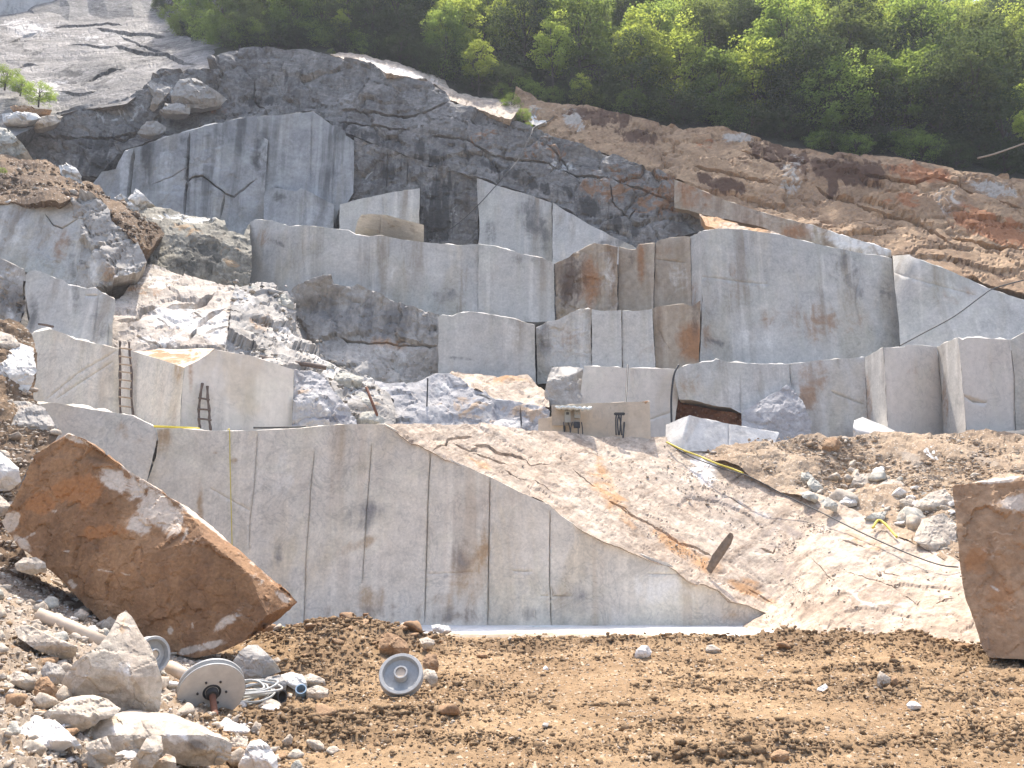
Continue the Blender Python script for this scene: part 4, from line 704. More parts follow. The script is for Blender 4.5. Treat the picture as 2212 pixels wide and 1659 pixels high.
# the long sunlit slope on the right
face('sunlit_rock_slope', [(830, 914), (920, 918), (1060, 920), (1170, 930), (1300, 940), (1440, 945), (1520, 975), (1620, 1000), (1780, 1070), (1880, 1120), (1980, 1170), (2090, 1225), (2180, 1330), (2200, 1420), (2120, 1412), (1880, 1388), (1740, 1378), (1600, 1385), (1620, 1345)] + t(2, 2, (560, 668), (450, 624), (330, 595), (260, 527), (170, 485), (100, 465), (10, 400)) + t(1, 2, (2100, 345), (1980, 307), (1850, 260), (1700, 207), (1560, 135), (1420, 45)) + t(1, 1, (1340, 1607), (1150, 1525), (980, 1437), (800, 1355), (600, 1267), (440, 1185), (350, 1121), (290, 1090)),
     [(835, 917, 35.05), (930, 968, 35.05), (1058, 1032, 35.05), (1190, 1107, 35.05), (1320, 1165, 35.05), (1490, 1232, 35.05), (1580, 1287, 34.95), (1650, 1326, 34.7), (1060, 922, 39), (1170, 932, 41), (1300, 942, 42.5), (1440, 948, 43.2), (1250, 1030, 38.6), (1500, 985, 42.2), (1750, 1078, 38.8), (1960, 1178, 34.2), (2065, 1222, 32.2), (1500, 1130, 38.2), (1640, 1365, 32.8), (1760, 1375, 31), (1880, 1382, 29.4), (2120, 1405, 26.8), (1800, 1250, 33.4), (2180, 1400, 26.4), (2060, 1320, 29.6)],
     'slab', kind='structure', sp=4, jag=1.2, rough=(.045, 1.6), noise=(.17, 4), crack=.03, strata=(R(-32), 3.5), thick=3, rim=.05, tilt=1.2, back=(0, 1, -.15),
     grooves=[(t(1, 1, (600, 1255), (680, 1215), (690, 1180), (760, 1160), (850, 1168)), 5, .3, 2.5), (t(1, 1, (740, 1205), (830, 1240), (900, 1225)), 5, .3, 2), (t(1, 1, (860, 1210), (960, 1220), (1000, 1260), (1120, 1285), (1190, 1310)), 7, .42, 2.5), (t(1, 1, (870, 1260), (1000, 1310), (1080, 1345)), 4, .22, 2.5), (t(1, 1, (1190, 1300), (1220, 1350), (1350, 1345)), 3, .15, 2), (t(1, 1, (1060, 1380), (1150, 1440), (1200, 1450)), 3.5, .2, 3), (t(1, 1, (1720, 1590), (1860, 1650)), 5, .3, 2),
              (t(1, 2, (1800, 0), (1920, 60), (2050, 130), (2212, 230)), 6, .3, 2.5), (t(2, 2, (0, 205), (120, 250), (210, 300)), 5, .3, 2), (t(1, 1, (1500, 1380), (1640, 1500)), 3, .15, 3), (t(2, 1, (300, 1550), (420, 1630)), 3, .2, 2), (t(2, 2, (520, 260), (600, 285), (620, 250)), 6, .35, 1.5), (t(2, 2, (1450, 560), (1530, 610), (1550, 590)), 4, .25, 2), (t(2, 2, (1640, 620), (1700, 580), (1760, 575)), 3, .2, 2), (t(2, 2, (1040, 200), (1120, 230), (1200, 250)), 4, .25, 2), (t(2, 2, (440, 520), (520, 560), (600, 600)), 4, .2, 2), (t(2, 2, (1300, 390), (1420, 430)), 3, .15, 2), (t(2, 2, (850, 330), (1000, 470)), 2.5, .1, 3), (t(2, 2, (1080, 400), (1250, 460), (1420, 540)), 2.5, .12, 3), (t(1, 1, (1250, 1450), (1400, 1560)), 2.5, .12, 3)],
     blobs=[('rust', 1300, 1010, 14, 70, .5, -25), ('rust', 1330, 1090, 26, 90, .55, -40), ('rust', 1470, 1180, 90, 16, .75, 30), ('rust', 1530, 1220, 60, 20, .7, 30), ('rust', 1620, 1275, 60, 18, .6, 25), ('rust', 1040, 1000, 40, 14, .4, 26), ('dark', 1180, 1060, 40, 26, .3, 30), ('dark', 1560, 1080, 60, 20, .32, 25), ('dark', 1680, 1170, 60, 24, .32, 35), ('dark', 1760, 1180, 120, 12, .35, 30), ('dark', 1700, 1230, 40, 26, .3), ('rust', 1860, 1170, 60, 14, .4, 20), ('pale', 1520, 1010, 30, 40, .75, -35), ('pale', 1900, 1310, 120, 40, .35, 15), ('pale', 1640, 1130, 120, 30, .3, 30), ('dark', 1640, 1320, 30, 10, .4)])
# dirt and rubble bank right of it
face('rubble_mound', t(2, 1, (-60, 1170), (0, 1195), (140, 1188), (350, 1215), (520, 1215), (640, 1185), (760, 1168), (900, 1150), (1100, 1158), (1250, 1140), (1500, 1146), (1700, 1150), (1900, 1146), (2212, 1155), (2600, 1170), (4300, 1230), (4300, 2500), (2600, 2500), (2260, 1900)) + t(2, 2, (2100, 500), (1840, 470), (1700, 340), (1480, 230), (1200, 110), (1000, 20)) + t(2, 1, (820, 1590), (500, 1420), (200, 1320), (0, 1250)),
     [(1440, 948, 43.4), (1600, 945, 43.6), (1800, 938, 43.8), (2000, 938, 43.4), (2300, 945, 42), (1500, 985, 42.3), (1750, 1078, 38.9), (1960, 1178, 34.4), (2065, 1222, 32.4), (2065, 1060, 37.5), (1830, 1020, 41.4), (1900, 1080, 38.4), (2300, 1060, 36), (2160, 1280, 30)], 'mound', kind='structure', sp=3.6, jag=2, rough=(.05, .75), noise=(.4, 3), crack=.02, thick=3, rim=.05, tilt=1.2, blobs=[('dark', 1880, 1010, 60, 26, .6), ('pale', 1980, 1000, 70, 16, .6, 25), ('pale', 2120, 990, 70, 14, .5, 25), ('dark', 1950, 950, 120, 10, .4), ('pale', 1800, 1060, 40, 20, .3)])

# ------------------------------------------------------------------ quarry floor
def gp0(px, py, z=0.):
    a = at(px, py, 1.0); k = (z - CAM_Z) / (a[2] - CAM_Z); return a[0] * k, k
MOUNDS = []
for px, py, rx, ry, hh in ((740, 1420, 3.0, 2.4, 1.0), (640, 1480, 1.6, 2.0, .40), (900, 1420, 1.3, 1.8, .40), (660, 1585, 1.2, 1.2, .28), (1150, 1402, 1.6, .9, .24), (1330, 1392, 2.0, .8, .22), (1450, 1395, 1.6, .9, .26), (1580, 1392, 1.4, .9, .22),
                           (1700, 1392, 1.6, 1.1, .36), (1820, 1400, 1.8, 1.2, .46), (1960, 1408, 1.9, 1.2, .50), (2080, 1422, 1.5, 1.0, .30), (1890, 1490, 1.2, .5, .14), (1900, 1450, 1.3, .4, .10), (1540, 1640, 1.0, .4, .12), (1700, 1630, .9, .3, .1), (820, 1560, 1.2, .8, .12)):
    x_, y_ = gp0(px, py); MOUNDS.append((x_, y_, rx, ry, hh))
def mound_mask(x, y):
    m = np.zeros(np.shape(x)); h = np.zeros(np.shape(x))
    for mx, my, rx, ry, hh in MOUNDS:
        g = np.exp(-((x - mx) / rx) ** 2 - ((y - my) / ry) ** 2); m = np.maximum(m, g); h = np.maximum(h, g * hh)
    return m, h
def ground_low(x, y):
    x = np.asarray(x, float); y = np.asarray(y, float)
    s = -x - .31 * np.maximum(y, 5) - .1
    hill = .40 * np.log1p(np.exp(np.clip(s * 2.2, -30, 30))) / 2.2
    hill = np.minimum(hill, 5.5)
    _, h = mound_mask(x, y)
    return hill + h - .5 * sstep(31.5, 33.0, y)
def rubble_mask(x, y): return sstep(-.9, .8, -x - .31 * np.maximum(y, 5))
def clod_patch(x, y):
    P = np.stack([x * .45, y, 0 * x], -1)
    return sstep(-.22, .42, fbm(P, 1.5, 4, 9) + .25 * fbm(P, .3, 2, 19))
def ground_h(x, y):
    P = np.stack([x, y, np.zeros_like(x)], -1)
    m, _ = mound_mask(x, y); rb = rubble_mask(x, y); k = np.clip(m + .3 * rb, 0, 1)
    far = sstep(60, 40, np.abs(x) + np.abs(y))
    base = ground_low(x, y) + far * (.09 * fbm(P, 3., 3, 3) + .03 * fbm(P, .7, 3, 4) + .008 * fbm(P, .14, 2, 8))
    h1, b1 = facet(P, .30, 5); h2, b2 = facet(P, .12, 6)
    cl = clod_patch(x, y)
    h3_, b3 = facet(P, .06, 7)
    return base + far * ((.025 + .10 * k + .05 * cl) * h1 * .8 + (.022 + .06 * k + .045 * cl) * h2 + (.014 * cl + .012 * k + .007) * h3_)
yr = [-60, -25, -10, 0, 3, 5]; y_ = 6.2
while y_ < 36: yr.append(y_); y_ *= 1.0042
yr += [38, 42, 50, 60]
ur = [-4, -1.6] + list(np.linspace(-.86, .80, 520)) + [1.4, 4]
yr = np.array(yr); ur = np.array(ur)
UU, YY = np.meshgrid(ur, yr); XX = UU * np.maximum(YY, 6.)
gx, gy = XX.ravel(), YY.ravel()
rngG = np.random.default_rng(4)
gz = ground_h(gx, gy)
nr, nc = UU.shape
ii = np.arange(nr * nc).reshape(nr, nc)
gf = np.stack([ii[:-1, :-1].ravel(), ii[:-1, 1:].ravel(), ii[1:, 1:].ravel(), ii[1:, :-1].ravel()], -1)
gm, _ = mound_mask(gx, gy)
tag(link('quarry_floor', npmesh('quarry_floor', np.stack([gx, gy, gz], -1), gf, False, {'pale': rubble_mask(gx, gy) * .5 + .05, 'dark': np.clip(gm * .75 + clod_patch(gx, gy) * .45, 0, 1), 'rust': gm * 0}), M['dirt']), kind='structure')

def ground_hit(px, py):
    Ys = np.linspace(6.5, 40, 1400); P = at(px, py, Ys)
    below = P[:, 2] <= ground_low(P[:, 0], P[:, 1]) + .01
    i = int(np.argmax(below)) if below.any() else len(Ys) - 1
    return P[i]
# white saw-powder ledge at the foot of the big wall
lx = []
fr = [(-13, 30.6), (-4, 30.9), (4, 30.7), (9, 30.2), (10.5, 28.6), (13, 26.9), (16, 25.0)]; bk = [(-13, 36.2), (-4, 36.2), (4, 36.2), (10, 36.), (11.6, 31.6), (14, 29.0), (17, 27.2)]
NV = []; n1, n2 = 160, 24
for i in range(n1):
    u = i / (n1 - 1) * 6; k = min(5, int(u)); f = u - k
    a = np.array(fr[k]) * (1 - f) + np.array(fr[k + 1]) * f; b = np.array(bk[k]) * (1 - f) + np.array(bk[k + 1]) * f
    a = a + np.array([0, .5]) * float(fbm(np.array([[u * 9., 0, 0]]), 1.3, 4, 3)[0])
    for j in range(n2): NV.append(a + (b - a) * j / (n2 - 1))
NV = np.array(NV); zz = .05 + .03 * fbm(np.c_[NV, NV[:, 0] * 0], 1.5, 3, 2); 
ii = np.arange(n1 * n2).reshape(n1, n2)
edge = (ii % n2 == 0).ravel(); zz[edge] = -.4
dirt_ = sstep(.45, 0., ((ii % n2) / (n2 - 1)).ravel()) * .75
tag(link('white_powder_ledge', npmesh('white_powder_ledge', np.c_[NV, zz], np.stack([ii[:-1, :-1].ravel(), ii[1:, :-1].ravel(), ii[1:, 1:].ravel(), ii[:-1, 1:].ravel()], -1), True, {'rust': dirt_, 'dark': 0 * zz, 'pale': 0 * zz}), M['powder']), kind='structure')

# ------------------------------------------------------------------ loose stones
def rock_mesh(name, seed, mat, sub=3, squash=(1, .8, .7), planes=14, nz=.06):
    rng = np.random.default_rng(seed)
    bm = bmesh.new(); bmesh.ops.create_icosphere(bm, subdivisions=sub, radius=1.)
    D = np.array([v.co[:] for v in bm.verts]); fc = np.array([[v.index for v in f.verts] for f in bm.faces]); bm.free()
    n = rng.normal(size=(planes, 3)); n /= np.linalg.norm(n, axis=1)[:, None]; d = rng.uniform(.36, .82, planes)
    dt = D @ n.T; rr = np.where(dt > .05, d / np.maximum(dt, .05), 9).min(1); rr = np.minimum(rr, 1.15)
    V = D * rr[:, None] * np.array(squash)
    V = V + D * (nz * fbm(V + seed, .5, 4, seed) + nz * .6 * facet(V + seed, .35, seed)[0])[:, None]
    V[:, 2] -= V[:, 2].min() * .72
    V /= max(np.ptp(V[:, 0]), 1e-6)
    z = np.zeros(len(V))
    me = npmesh(name, V, fc, False, {'rust': z, 'dark': z, 'pale': z}); me.materials.append(mat); return me
PROTO = [rock_mesh('stone', 100 + i, M[m], 3, sq) for i, (m, sq) in enumerate([('rubble', (1, .8, .7)), ('rubble', (1, .9, .5)), ('rubble', (1, .7, .85)), ('rubblewhite', (1, .8, .6)), ('rubblewhite', (1, .9, .75)), ('rubblebrown', (1, .8, .7)), ('rubblebrown', (1, .8, .55)), ('rubble', (1, .6, .45)), ('rubblewhite', (1, .7, .4)), ('green', (1, .8, .7))])]
HI = {}
def place_rock(name, loc, width, k, label, group=None, rz=None, rx=0., cat='rock', zs=1.):
    o = bpy.data.objects.new(name, PROTO[k]); COL.objects.link(o)
    o.location = loc; o.scale = (width, width, width * zs)
    o.rotation_euler = (rx, 0, rz if rz is not None else random.uniform(0, 6.28))
    return tag(o, label, cat, group)
random.seed(11)

def boulder(name, pts, mat, label, cat='rock', Y=None, lean=.9, crease=.5, rough=(.09, .5), thick=None, blobs=(), sp=4, jag=.8, group=None, dy=0., noise=.05, bottom=None, slope=0., **kw):
    xs = [p[0] for p in pts]; ys = [p[1] for p in pts]
    x0, x1, y0, y1 = min(xs), max(xs), min(ys), max(ys)
    if Y is None: Y = float(ground_hit((x0 + x1) / 2, (bottom or y1) - 2)[1]) + dy
    k = Y / F; wd = (x1 - x0) * k; hx_, hy_ = (x1 - x0) / 2, (y1 - y0) / 2; cx_, cy_ = (x0 + x1) / 2, (y0 + y1) / 2
    rg_ = np.random.default_rng(int(x0 * 7 + y0 * 3) % 9973)
    D = .42 * min(wd, 2 * hy_ * k * 1.3); pl = []
    pts_ = [(0, crease * 1.3 - .55)] + [(math.cos(a) * r_, math.sin(a) * r_) for a, r_ in zip(rg_.uniform(0, 6.28, 11), rg_.uniform(.3, 1.05, 11) ** .7)]
    for u_, v_ in pts_:
        pl.append((u_, v_, D * .5 * (u_ * u_ + v_ * v_), D * u_ + rg_.normal() * .22 * D, D * v_ + rg_.normal() * .22 * D))
    def dfn(x, y):
        u = (x - cx_) / hx_; v = (y - cy_) / hy_; d = np.full(np.shape(x), -9.)
        for pu, pv, d0, gu, gv in pl: d = np.maximum(d, d0 + gu * (u - pu) + gv * (v - pv))
        return Y + d - D * .3 + lean * .75 * k * np.maximum(0, cy_ + hy_ * (2 * crease - 1) * .8 - y)
    return face(name, pts, dfn, mat, label, cat, group, sp=sp, jag=jag, rough=(rough[0] * .45, rough[1]), noise=(noise * .6, max(.2, wd * .4)), crack=rough[0] * .15, thick=thick or wd * .55, rim=.02, blobs=blobs, taper=.35, smooth=False, **kw)

# the tilted rust-coloured giant on the left, the reddish block on the right
P_ = [(5, 1130), (14, 1110), (36, 1070), (55, 1030), (75, 985), (110, 960), (150, 938), (180, 947), (220, 975), (270, 1012), (330, 1050), (400, 1096), (440, 1130), (480, 1160), (530, 1200), (560, 1226), (600, 1262), (625, 1280), (645, 1301), (622, 1322), (600, 1340), (560, 1366), (510, 1395), (470, 1412), (430, 1421), (390, 1416), (350, 1403), (290, 1372), (225, 1345), (180, 1305), (140, 1262), (100, 1226), (70, 1200), (40, 1180), (22, 1155)]
face('tilted_boulder', P_, pl_depth([(5, 1130, 21.6), (75, 985, 21.6), (150, 938, 21.5), (170, 975, 21.4), (270, 1012, 21.25), (400, 1096, 21.15), (480, 1160, 21.05), (560, 1226, 20.95), (645, 1301, 21.2), (600, 1270, 20.75), (540, 1240, 20.5), (470, 1412, 20.4), (430, 1421, 20.4), (575, 1330, 20.2), (530, 1385, 20.3), (350, 1403, 20.6), (225, 1345, 20.9), (100, 1226, 21.3), (40, 1180, 21.6), (300, 1200, 20.6), (200, 1000, 21.2), (440, 1160, 20.5)]), 'rustblock',
     'giant tilted slab-like boulder coated in rust, lying on the rubble at left', 'boulder', sp=4.2, jag=1.6, rough=(.05, .7), noise=(.09, 1.8), crack=.02, thick=3.2, rim=.12, taper=.10, smooth=False,
     blobs=[('pale', 330, 1095, 120, 42, .62, 38), ('pale', 300, 1130, 40, 30, .6, 30), ('pale', 240, 1040, 50, 24, .5, 38), ('pale', 22, 1125, 16, 26, .8, 30), ('pale', 50, 1175, 26, 12, .55, 40), ('pale', 170, 950, 60, 9, .7, 25), ('pale', 300, 1030, 70, 6, .75, 34), ('pale', 430, 1120, 90, 7, .8, 36), ('pale', 560, 1225, 80, 10, .6, 40), ('pale', 550, 1245, 20, 34, .45, -40), ('pale', 610, 1290, 26, 10, .6, 40), ('pale', 500, 1335, 50, 14, .5, -35), ('pale', 430, 1400, 80, 9, .6, -12), ('pale', 370, 1360, 7, 12, .5), ('pale', 417, 1352, 4, 9, .5), ('pale', 70, 1155, 20, 5, .5, -20), ('pale', 140, 1190, 16, 4, .5, 15), ('pale', 120, 1105, 10, 6, .45), ('pale', 150, 1255, 10, 22, .5, -40), ('rust', 170, 1060, 60, 40, .8), ('rust', 230, 1150, 60, 20, .5), ('rust', 90, 1090, 40, 30, .6), ('dark', 330, 1110, 20, 16, .5), ('pale', 240, 1235, 60, 3, .4, 10)])
face('reddish_block', t(2, 1, (1752, 1485), (1770, 1472), (1830, 1470), (1900, 1462), (2000, 1450), (2100, 1440), (2212, 1424), (2500, 1400)) + [(2440, 1424)] + t(2, 2, (2212, 962), (1985, 945), (1945, 890), (1920, 800), (1900, 740), (1870, 650), (1835, 570), (1810, 430), (1795, 300), (1780, 100), (1770, -20)), [(2062, 1060, 24.2), (2212, 1060, 23.6), (2212, 1420, 22.8), (2110, 1380, 23.2)], 'tanblock',
     'tall reddish brown block with a white top edge at the right edge', 'stone block', sp=5, jag=1.2, rough=(.05, .8), noise=(.10, 1.2), thick=3.4, rim=.2, smooth=False, blobs=[('pale', 2150, 1038, 70, 6, .9, -4), ('rust', 2110, 1200, 30, 60, .5), ('pale', 2190, 1090, 50, 26, .55), ('pale', 2160, 1190, 40, 20, .42), ('dark', 2140, 1390, 60, 26, .4), ('rust', 2170, 1300, 50, 60, .6), ('pale', 2066, 1120, 5, 50, .4), ('pale', 2150, 1270, 16, 5, .5, 30)])

# foreground stones, traced one by one
boulder('pyramid_rock', t(0, 2, (345, 1255), (380, 1160), (420, 1060), (480, 980), (560, 925), (640, 870), (700, 790), (740, 720), (755, 680), (800, 648), (850, 690), (880, 750), (910, 800), (960, 870), (1010, 980), (1040, 1090), (1035, 1200), (1020, 1290), (960, 1355), (870, 1345), (790, 1320), (690, 1250), (560, 1250), (420, 1270)), 'rubble', 'tall pointed beige boulder below the giant tilted boulder', 'boulder', lean=.5, crease=.62, rough=(.06, .5), blobs=[('pale', 280, 1450, 30, 60, .4), ('rust', 270, 1350, 40, 30, .3), ('dark', 160, 1500, 20, 24, .4)], slope=-.3)
boulder('rock', t(0, 2, (105, 1450), (130, 1400), (190, 1360), (290, 1342), (370, 1365), (440, 1430), (520, 1500), (527, 1530), (460, 1520), (380, 1562), (340, 1555), (270, 1520), (215, 1480), (190, 1510), (110, 1490)), 'rubblewhite', 'flat bright white rock with a lit top near the lower left corner', lean=1.5, crease=.75, rough=(.07, .4), blobs=[('pale', 100, 1585, 40, 24, .8), ('rust', 50, 1590, 14, 16, .5)])
boulder('rock', t(0, 2, (230, 1340), (330, 1270), (420, 1230), (520, 1215), (600, 1205), (690, 1215), (780, 1280), (720, 1330), (640, 1345), (560, 1400), (490, 1450), (420, 1400), (360, 1365), (290, 1345)), 'rubble', 'tan slab-sided rock lying at the foot of the pointed boulder', lean=1.0, crease=.45, rough=(.1, .45))
boulder('long_rock', t(0, 2, (515, 1470), (580, 1400), (640, 1345), (700, 1322), (800, 1325), (900, 1350), (1010, 1350), (1120, 1362), (1240, 1395), (1330, 1440), (1430, 1470), (1490, 1500), (1480, 1590), (1420, 1640), (1200, 1645), (1040, 1600), (940, 1640), (760, 1640), (640, 1560), (540, 1500)), 'rubble', 'long tan rock shelf with white streaks in the front rubble', lean=1.1, crease=.35, rough=(.08, .6), blobs=[('pale', 260, 1570, 60, 14, .6), ('pale', 380, 1590, 50, 20, .5), ('rust', 300, 1610, 40, 16, .4), ('dark', 430, 1610, 40, 16, .4)])
boulder('rock', t(0, 2, (830, 1640), (880, 1560), (940, 1460), (980, 1445), (1035, 1455), (1042, 1540), (1010, 1600), (960, 1680), (840, 1680)), 'rubble', 'leaning tan wedge of stone in front of the long shelf', lean=.6, crease=.4, rough=(.08, .4), dy=-.5, blobs=[('rust', 300, 1640, 20, 40, .3)])
boulder('rock', t(0, 2, (548, 1500), (600, 1480), (690, 1450), (720, 1530), (755, 1620), (700, 1640), (600, 1590), (550, 1540)), 'rubble', 'angular tan stone with a pale right edge in the front rubble', lean=.7, crease=.4, rough=(.07, .4), dy=-.4)
boulder('rock', t(0, 2, (1525, 1640), (1560, 1570), (1610, 1490), (1670, 1475), (1730, 1520), (1775, 1590), (1780, 1680), (1530, 1680)), 'rubblewhite', 'big white rounded rock on the bottom edge of the picture', lean=.9, crease=.6, rough=(.08, .4), dy=-.3)
boulder('rock', t(0, 2, (1412, 1370), (1440, 1332), (1500, 1380), (1560, 1400), (1605, 1410), (1590, 1440), (1540, 1455), (1480, 1452), (1420, 1410)), 'rubblewhite', 'thin bright white chip tilted below the beige pulley', lean=1.4, crease=.8, rough=(.03, .3), sp=3)
boulder('rock', t(0, 2, (1480, 1480), (1520, 1450), (1590, 1455), (1580, 1540), (1530, 1580), (1490, 1570)), 'rubble', 'brown angular stone left of the big white rock on the bottom edge', lean=.8, rough=(.05, .3), sp=3)
boulder('rock', t(0, 2, (1460, 1030), (1490, 970), (1540, 910), (1590, 868), (1650, 870), (1720, 930), (1780, 1000), (1800, 1040), (1720, 1070), (1640, 1135), (1600, 1130), (1540, 1090), (1480, 1080)), 'natural', 'large grey blocky stone between the beige pulley and the dirt mound', lean=.7, crease=.35, rough=(.09, .5))
boulder('rock', t(0, 2, (1640, 1130), (1720, 1075), (1790, 1060), (1840, 1110), (1830, 1180), (1740, 1180)), 'natural', 'low grey stone beside the hose coil', lean=.8, rough=(.05, .3), sp=3)
boulder('rock', t(0, 2, (1800, 1060), (1870, 1040), (1940, 1060), (1970, 1120), (1960, 1170), (1890, 1160), (1820, 1110)), 'rubblewhite', 'rounded cream stone right of the grey block near the coil', lean=.9, crease=.6, rough=(.04, .3), sp=3)
boulder('rock', t(0, 2, (1920, 1080), (1990, 1050), (2080, 1090), (2090, 1130), (2000, 1140), (1930, 1120)), 'rubble', 'flat cream stone at the edge of the brown dirt mound', lean=1.2, rough=(.04, .3), sp=3)
boulder('rock', t(0, 2, (1960, 1150), (2030, 1125), (2105, 1150), (2100, 1200), (2020, 1225), (1965, 1210)), 'rubble', 'squarish tan stone beside the blue ring on the dirt', lean=.7, rough=(.04, .3), sp=3)
boulder('rock', t(0, 2, (1640, 1270), (1690, 1230), (1740, 1215), (1790, 1235), (1810, 1270), (1740, 1290), (1660, 1290)), 'rubble', 'pinkish stone in front of the hose coil', lean=.9, rough=(.04, .3), sp=3)
boulder('rock', t(0, 2, (95, 350), (150, 310), (230, 305), (290, 340), (300, 390), (200, 420), (110, 390)), 'rubble', 'brownish stone wedged under the left end of the giant boulder', lean=.6, crease=.3, rough=(.07, .4), Y=20.2, sp=3)
boulder('rock', t(0, 2, (100, 760), (180, 740), (300, 800), (420, 850), (500, 880), (490, 940), (400, 960), (300, 930), (200, 880), (120, 820)), 'rubble', 'long buried tan slab beside the pale pipe', lean=1.0, rough=(.07, .4), sp=3.5)
boulder('rock', t(0, 2, (260, 1040), (300, 980), (380, 1000), (420, 1050), (400, 1110), (330, 1130), (280, 1100)), 'natural', 'grey angular stone left of the pointed boulder', lean=.8, rough=(.05, .3), sp=3)
boulder('rock', t(0, 2, (230, 1120), (260, 1080), (300, 1070), (350, 1120), (380, 1160), (340, 1240), (260, 1230), (225, 1180)), 'rubblebrown', 'dark brown angular stone beside the grey one in the left rubble', lean=.6, rough=(.06, .3), sp=3)
boulder('rock', t(0, 2, (50, 1060), (100, 1035), (170, 1050), (230, 1090), (230, 1150), (160, 1160), (70, 1110)), 'rubble', 'flat tan stone on the left rubble slope near the picture edge', lean=1.0, rough=(.05, .3), sp=3)
boulder('rock', t(0, 2, (30, 1440), (60, 1370), (120, 1370), (140, 1420), (100, 1480), (40, 1490)), 'green', 'pale greenish stone at the lower left edge', lean=.7, rough=(.05, .3), sp=3)
boulder('rock', t(0, 2, (500, 1640), (520, 1570), (600, 1540), (680, 1580), (690, 1640), (600, 1680), (500, 1680)), 'rubble', 'grey-tan round stone on the bottom edge left of the wedge', lean=.8, rough=(.05, .3), sp=3)
boulder('rock', t(0, 2, (975, 1640), (1060, 1570), (1120, 1590), (1135, 1680), (980, 1680)), 'rubble', 'orange-tan stone on the bottom edge right of the wedge', lean=.8, rough=(.05, .3), sp=3, dy=-.5, blobs=[('rust', 355, 1640, 30, 20, .5)])
# clods and stones on the dirt mound and floor
boulder('dirt_clod', t(1, 2, (250, 860), (270, 800), (310, 785), (370, 810), (430, 850), (450, 900), (440, 950), (330, 960), (260, 920)), 'rubblebrown', 'largest brown earth-covered rock on the dirt mound above the grey wheel', lean=.9, crease=.6, rough=(.06, .3), Y=22.8, sp=3)
boulder('dirt_clod', t(1, 2, (530, 960), (560, 920), (620, 930), (640, 990), (630, 1040), (560, 1040), (535, 1010)), 'rubblebrown', 'dark brown rock on the mound right of the grey wheel', lean=.6, rough=(.06, .3), Y=20.5, sp=3)
boulder('rock', t(1, 2, (520, 1030), (560, 1018), (610, 1030), (632, 1080), (625, 1130), (590, 1140), (560, 1090), (515, 1080)), 'rubble', 'cream stone touching the right side of the grey wheel', lean=.9, rough=(.05, .3), Y=18.6, sp=3)
boulder('dirt_clod', t(1, 2, (510, 830), (560, 820), (610, 840), (600, 890), (540, 890)), 'rubble', 'tan stone high on the right part of the dirt mound', lean=.8, rough=(.05, .3), Y=23.5, sp=3)
boulder('dirt_clod', t(1, 2, (-130, 780), (-110, 730), (-60, 700), (-20, 720), (0, 770), (-20, 820), (-110, 815)), 'rubblebrown', 'brown pointed rock standing out against the wall at the left of the dirt mound', lean=.7, rough=(.06, .3), Y=25, sp=3)
boulder('rock', t(1, 2, (590, 740), (640, 735), (700, 745), (722, 780), (690, 800), (600, 780)), 'rubblewhite', 'pale stone on top of the mound against the white ledge', lean=.8, rough=(.05, .3), Y=26, sp=3)
boulder('rock', t(1, 2, (1890, 940), (1900, 900), (1940, 870), (1980, 875), (2003, 910), (1990, 940), (1930, 968), (1895, 960)), 'rubblewhite', 'rounded whitish rock alone on the dirt right of centre', lean=.7, crease=.5, rough=(.05, .3), sp=3)
boulder('rock', t(2, 2, (165, 910), (180, 870), (220, 865), (270, 895), (275, 915), (230, 930), (180, 928)), 'rubble', 'cream stone in the clod ridge right of the whitish rock', lean=.8, rough=(.04, .25), sp=3)
boulder('rock', t(2, 2, (1268, 1120), (1272, 1060), (1285, 1035), (1330, 1060), (1358, 1080), (1355, 1120), (1330, 1150), (1290, 1152)), 'rubble', 'upright brown triangular stone on the right part of the dirt floor', lean=.4, rough=(.05, .3), sp=3)
boulder('rock', t(2, 2, (1355, 1120), (1362, 1075), (1390, 1070), (1408, 1110), (1400, 1140), (1365, 1140)), 'rubblebrown', 'small dark stone leaning on the upright triangular stone', lean=.4, rough=(.04, .3), sp=3)
boulder('rock', t(2, 2, (880, 1165), (890, 1145), (940, 1118), (958, 1140), (930, 1160), (885, 1178)), 'rubblewhite', 'small bright white chip on the dirt left of the triangular stone', lean=1.2, crease=.8, rough=(.02, .2), sp=2.5)
boulder('rock', t(2, 2, (1458, 1250), (1480, 1230), (1520, 1228), (1558, 1255), (1550, 1275), (1500, 1285), (1465, 1275)), 'rubblewhite', 'flat cream stone half sunk in the dirt at right', lean=1.4, rough=(.03, .2), sp=2.5)
boulder('rock', t(1, 2, (1305, 1020), (1320, 1000), (1340, 1020), (1338, 1045), (1310, 1045)), 'rubblewhite', 'tiny white chip on the dirt in the middle', lean=.9, rough=(.02, .2), sp=2.5)
boulder('rock', t(1, 2, (1297, 1385), (1310, 1365), (1340, 1370), (1335, 1395), (1305, 1400)), 'natural', 'small grey stone alone on the lower middle dirt', lean=.9, rough=(.02, .2), sp=2.5)
boulder('rock', t(2, 2, (580, 1590), (600, 1560), (650, 1540), (700, 1555), (710, 1600), (680, 1625), (620, 1620)), 'rubblebrown', 'brown lump at the bottom right of centre, biggest of its clod patch', lean=.8, rough=(.05, .3), sp=3)
boulder('rock', t(2, 2, (1640, 960), (1680, 930), (1715, 950), (1690, 975)), 'rubblebrown', 'rust brown flat stone near the foot of the reddish block', lean=1., rough=(.03, .2), sp=2.5)
boulder('rock', t(2, 2, (1480, 1450), (1500, 1430), (1540, 1435), (1540, 1465), (1500, 1470)), 'rubblebrown', 'dark round stone alone on the lower right dirt', lean=1., rough=(.03, .2), sp=2.5)

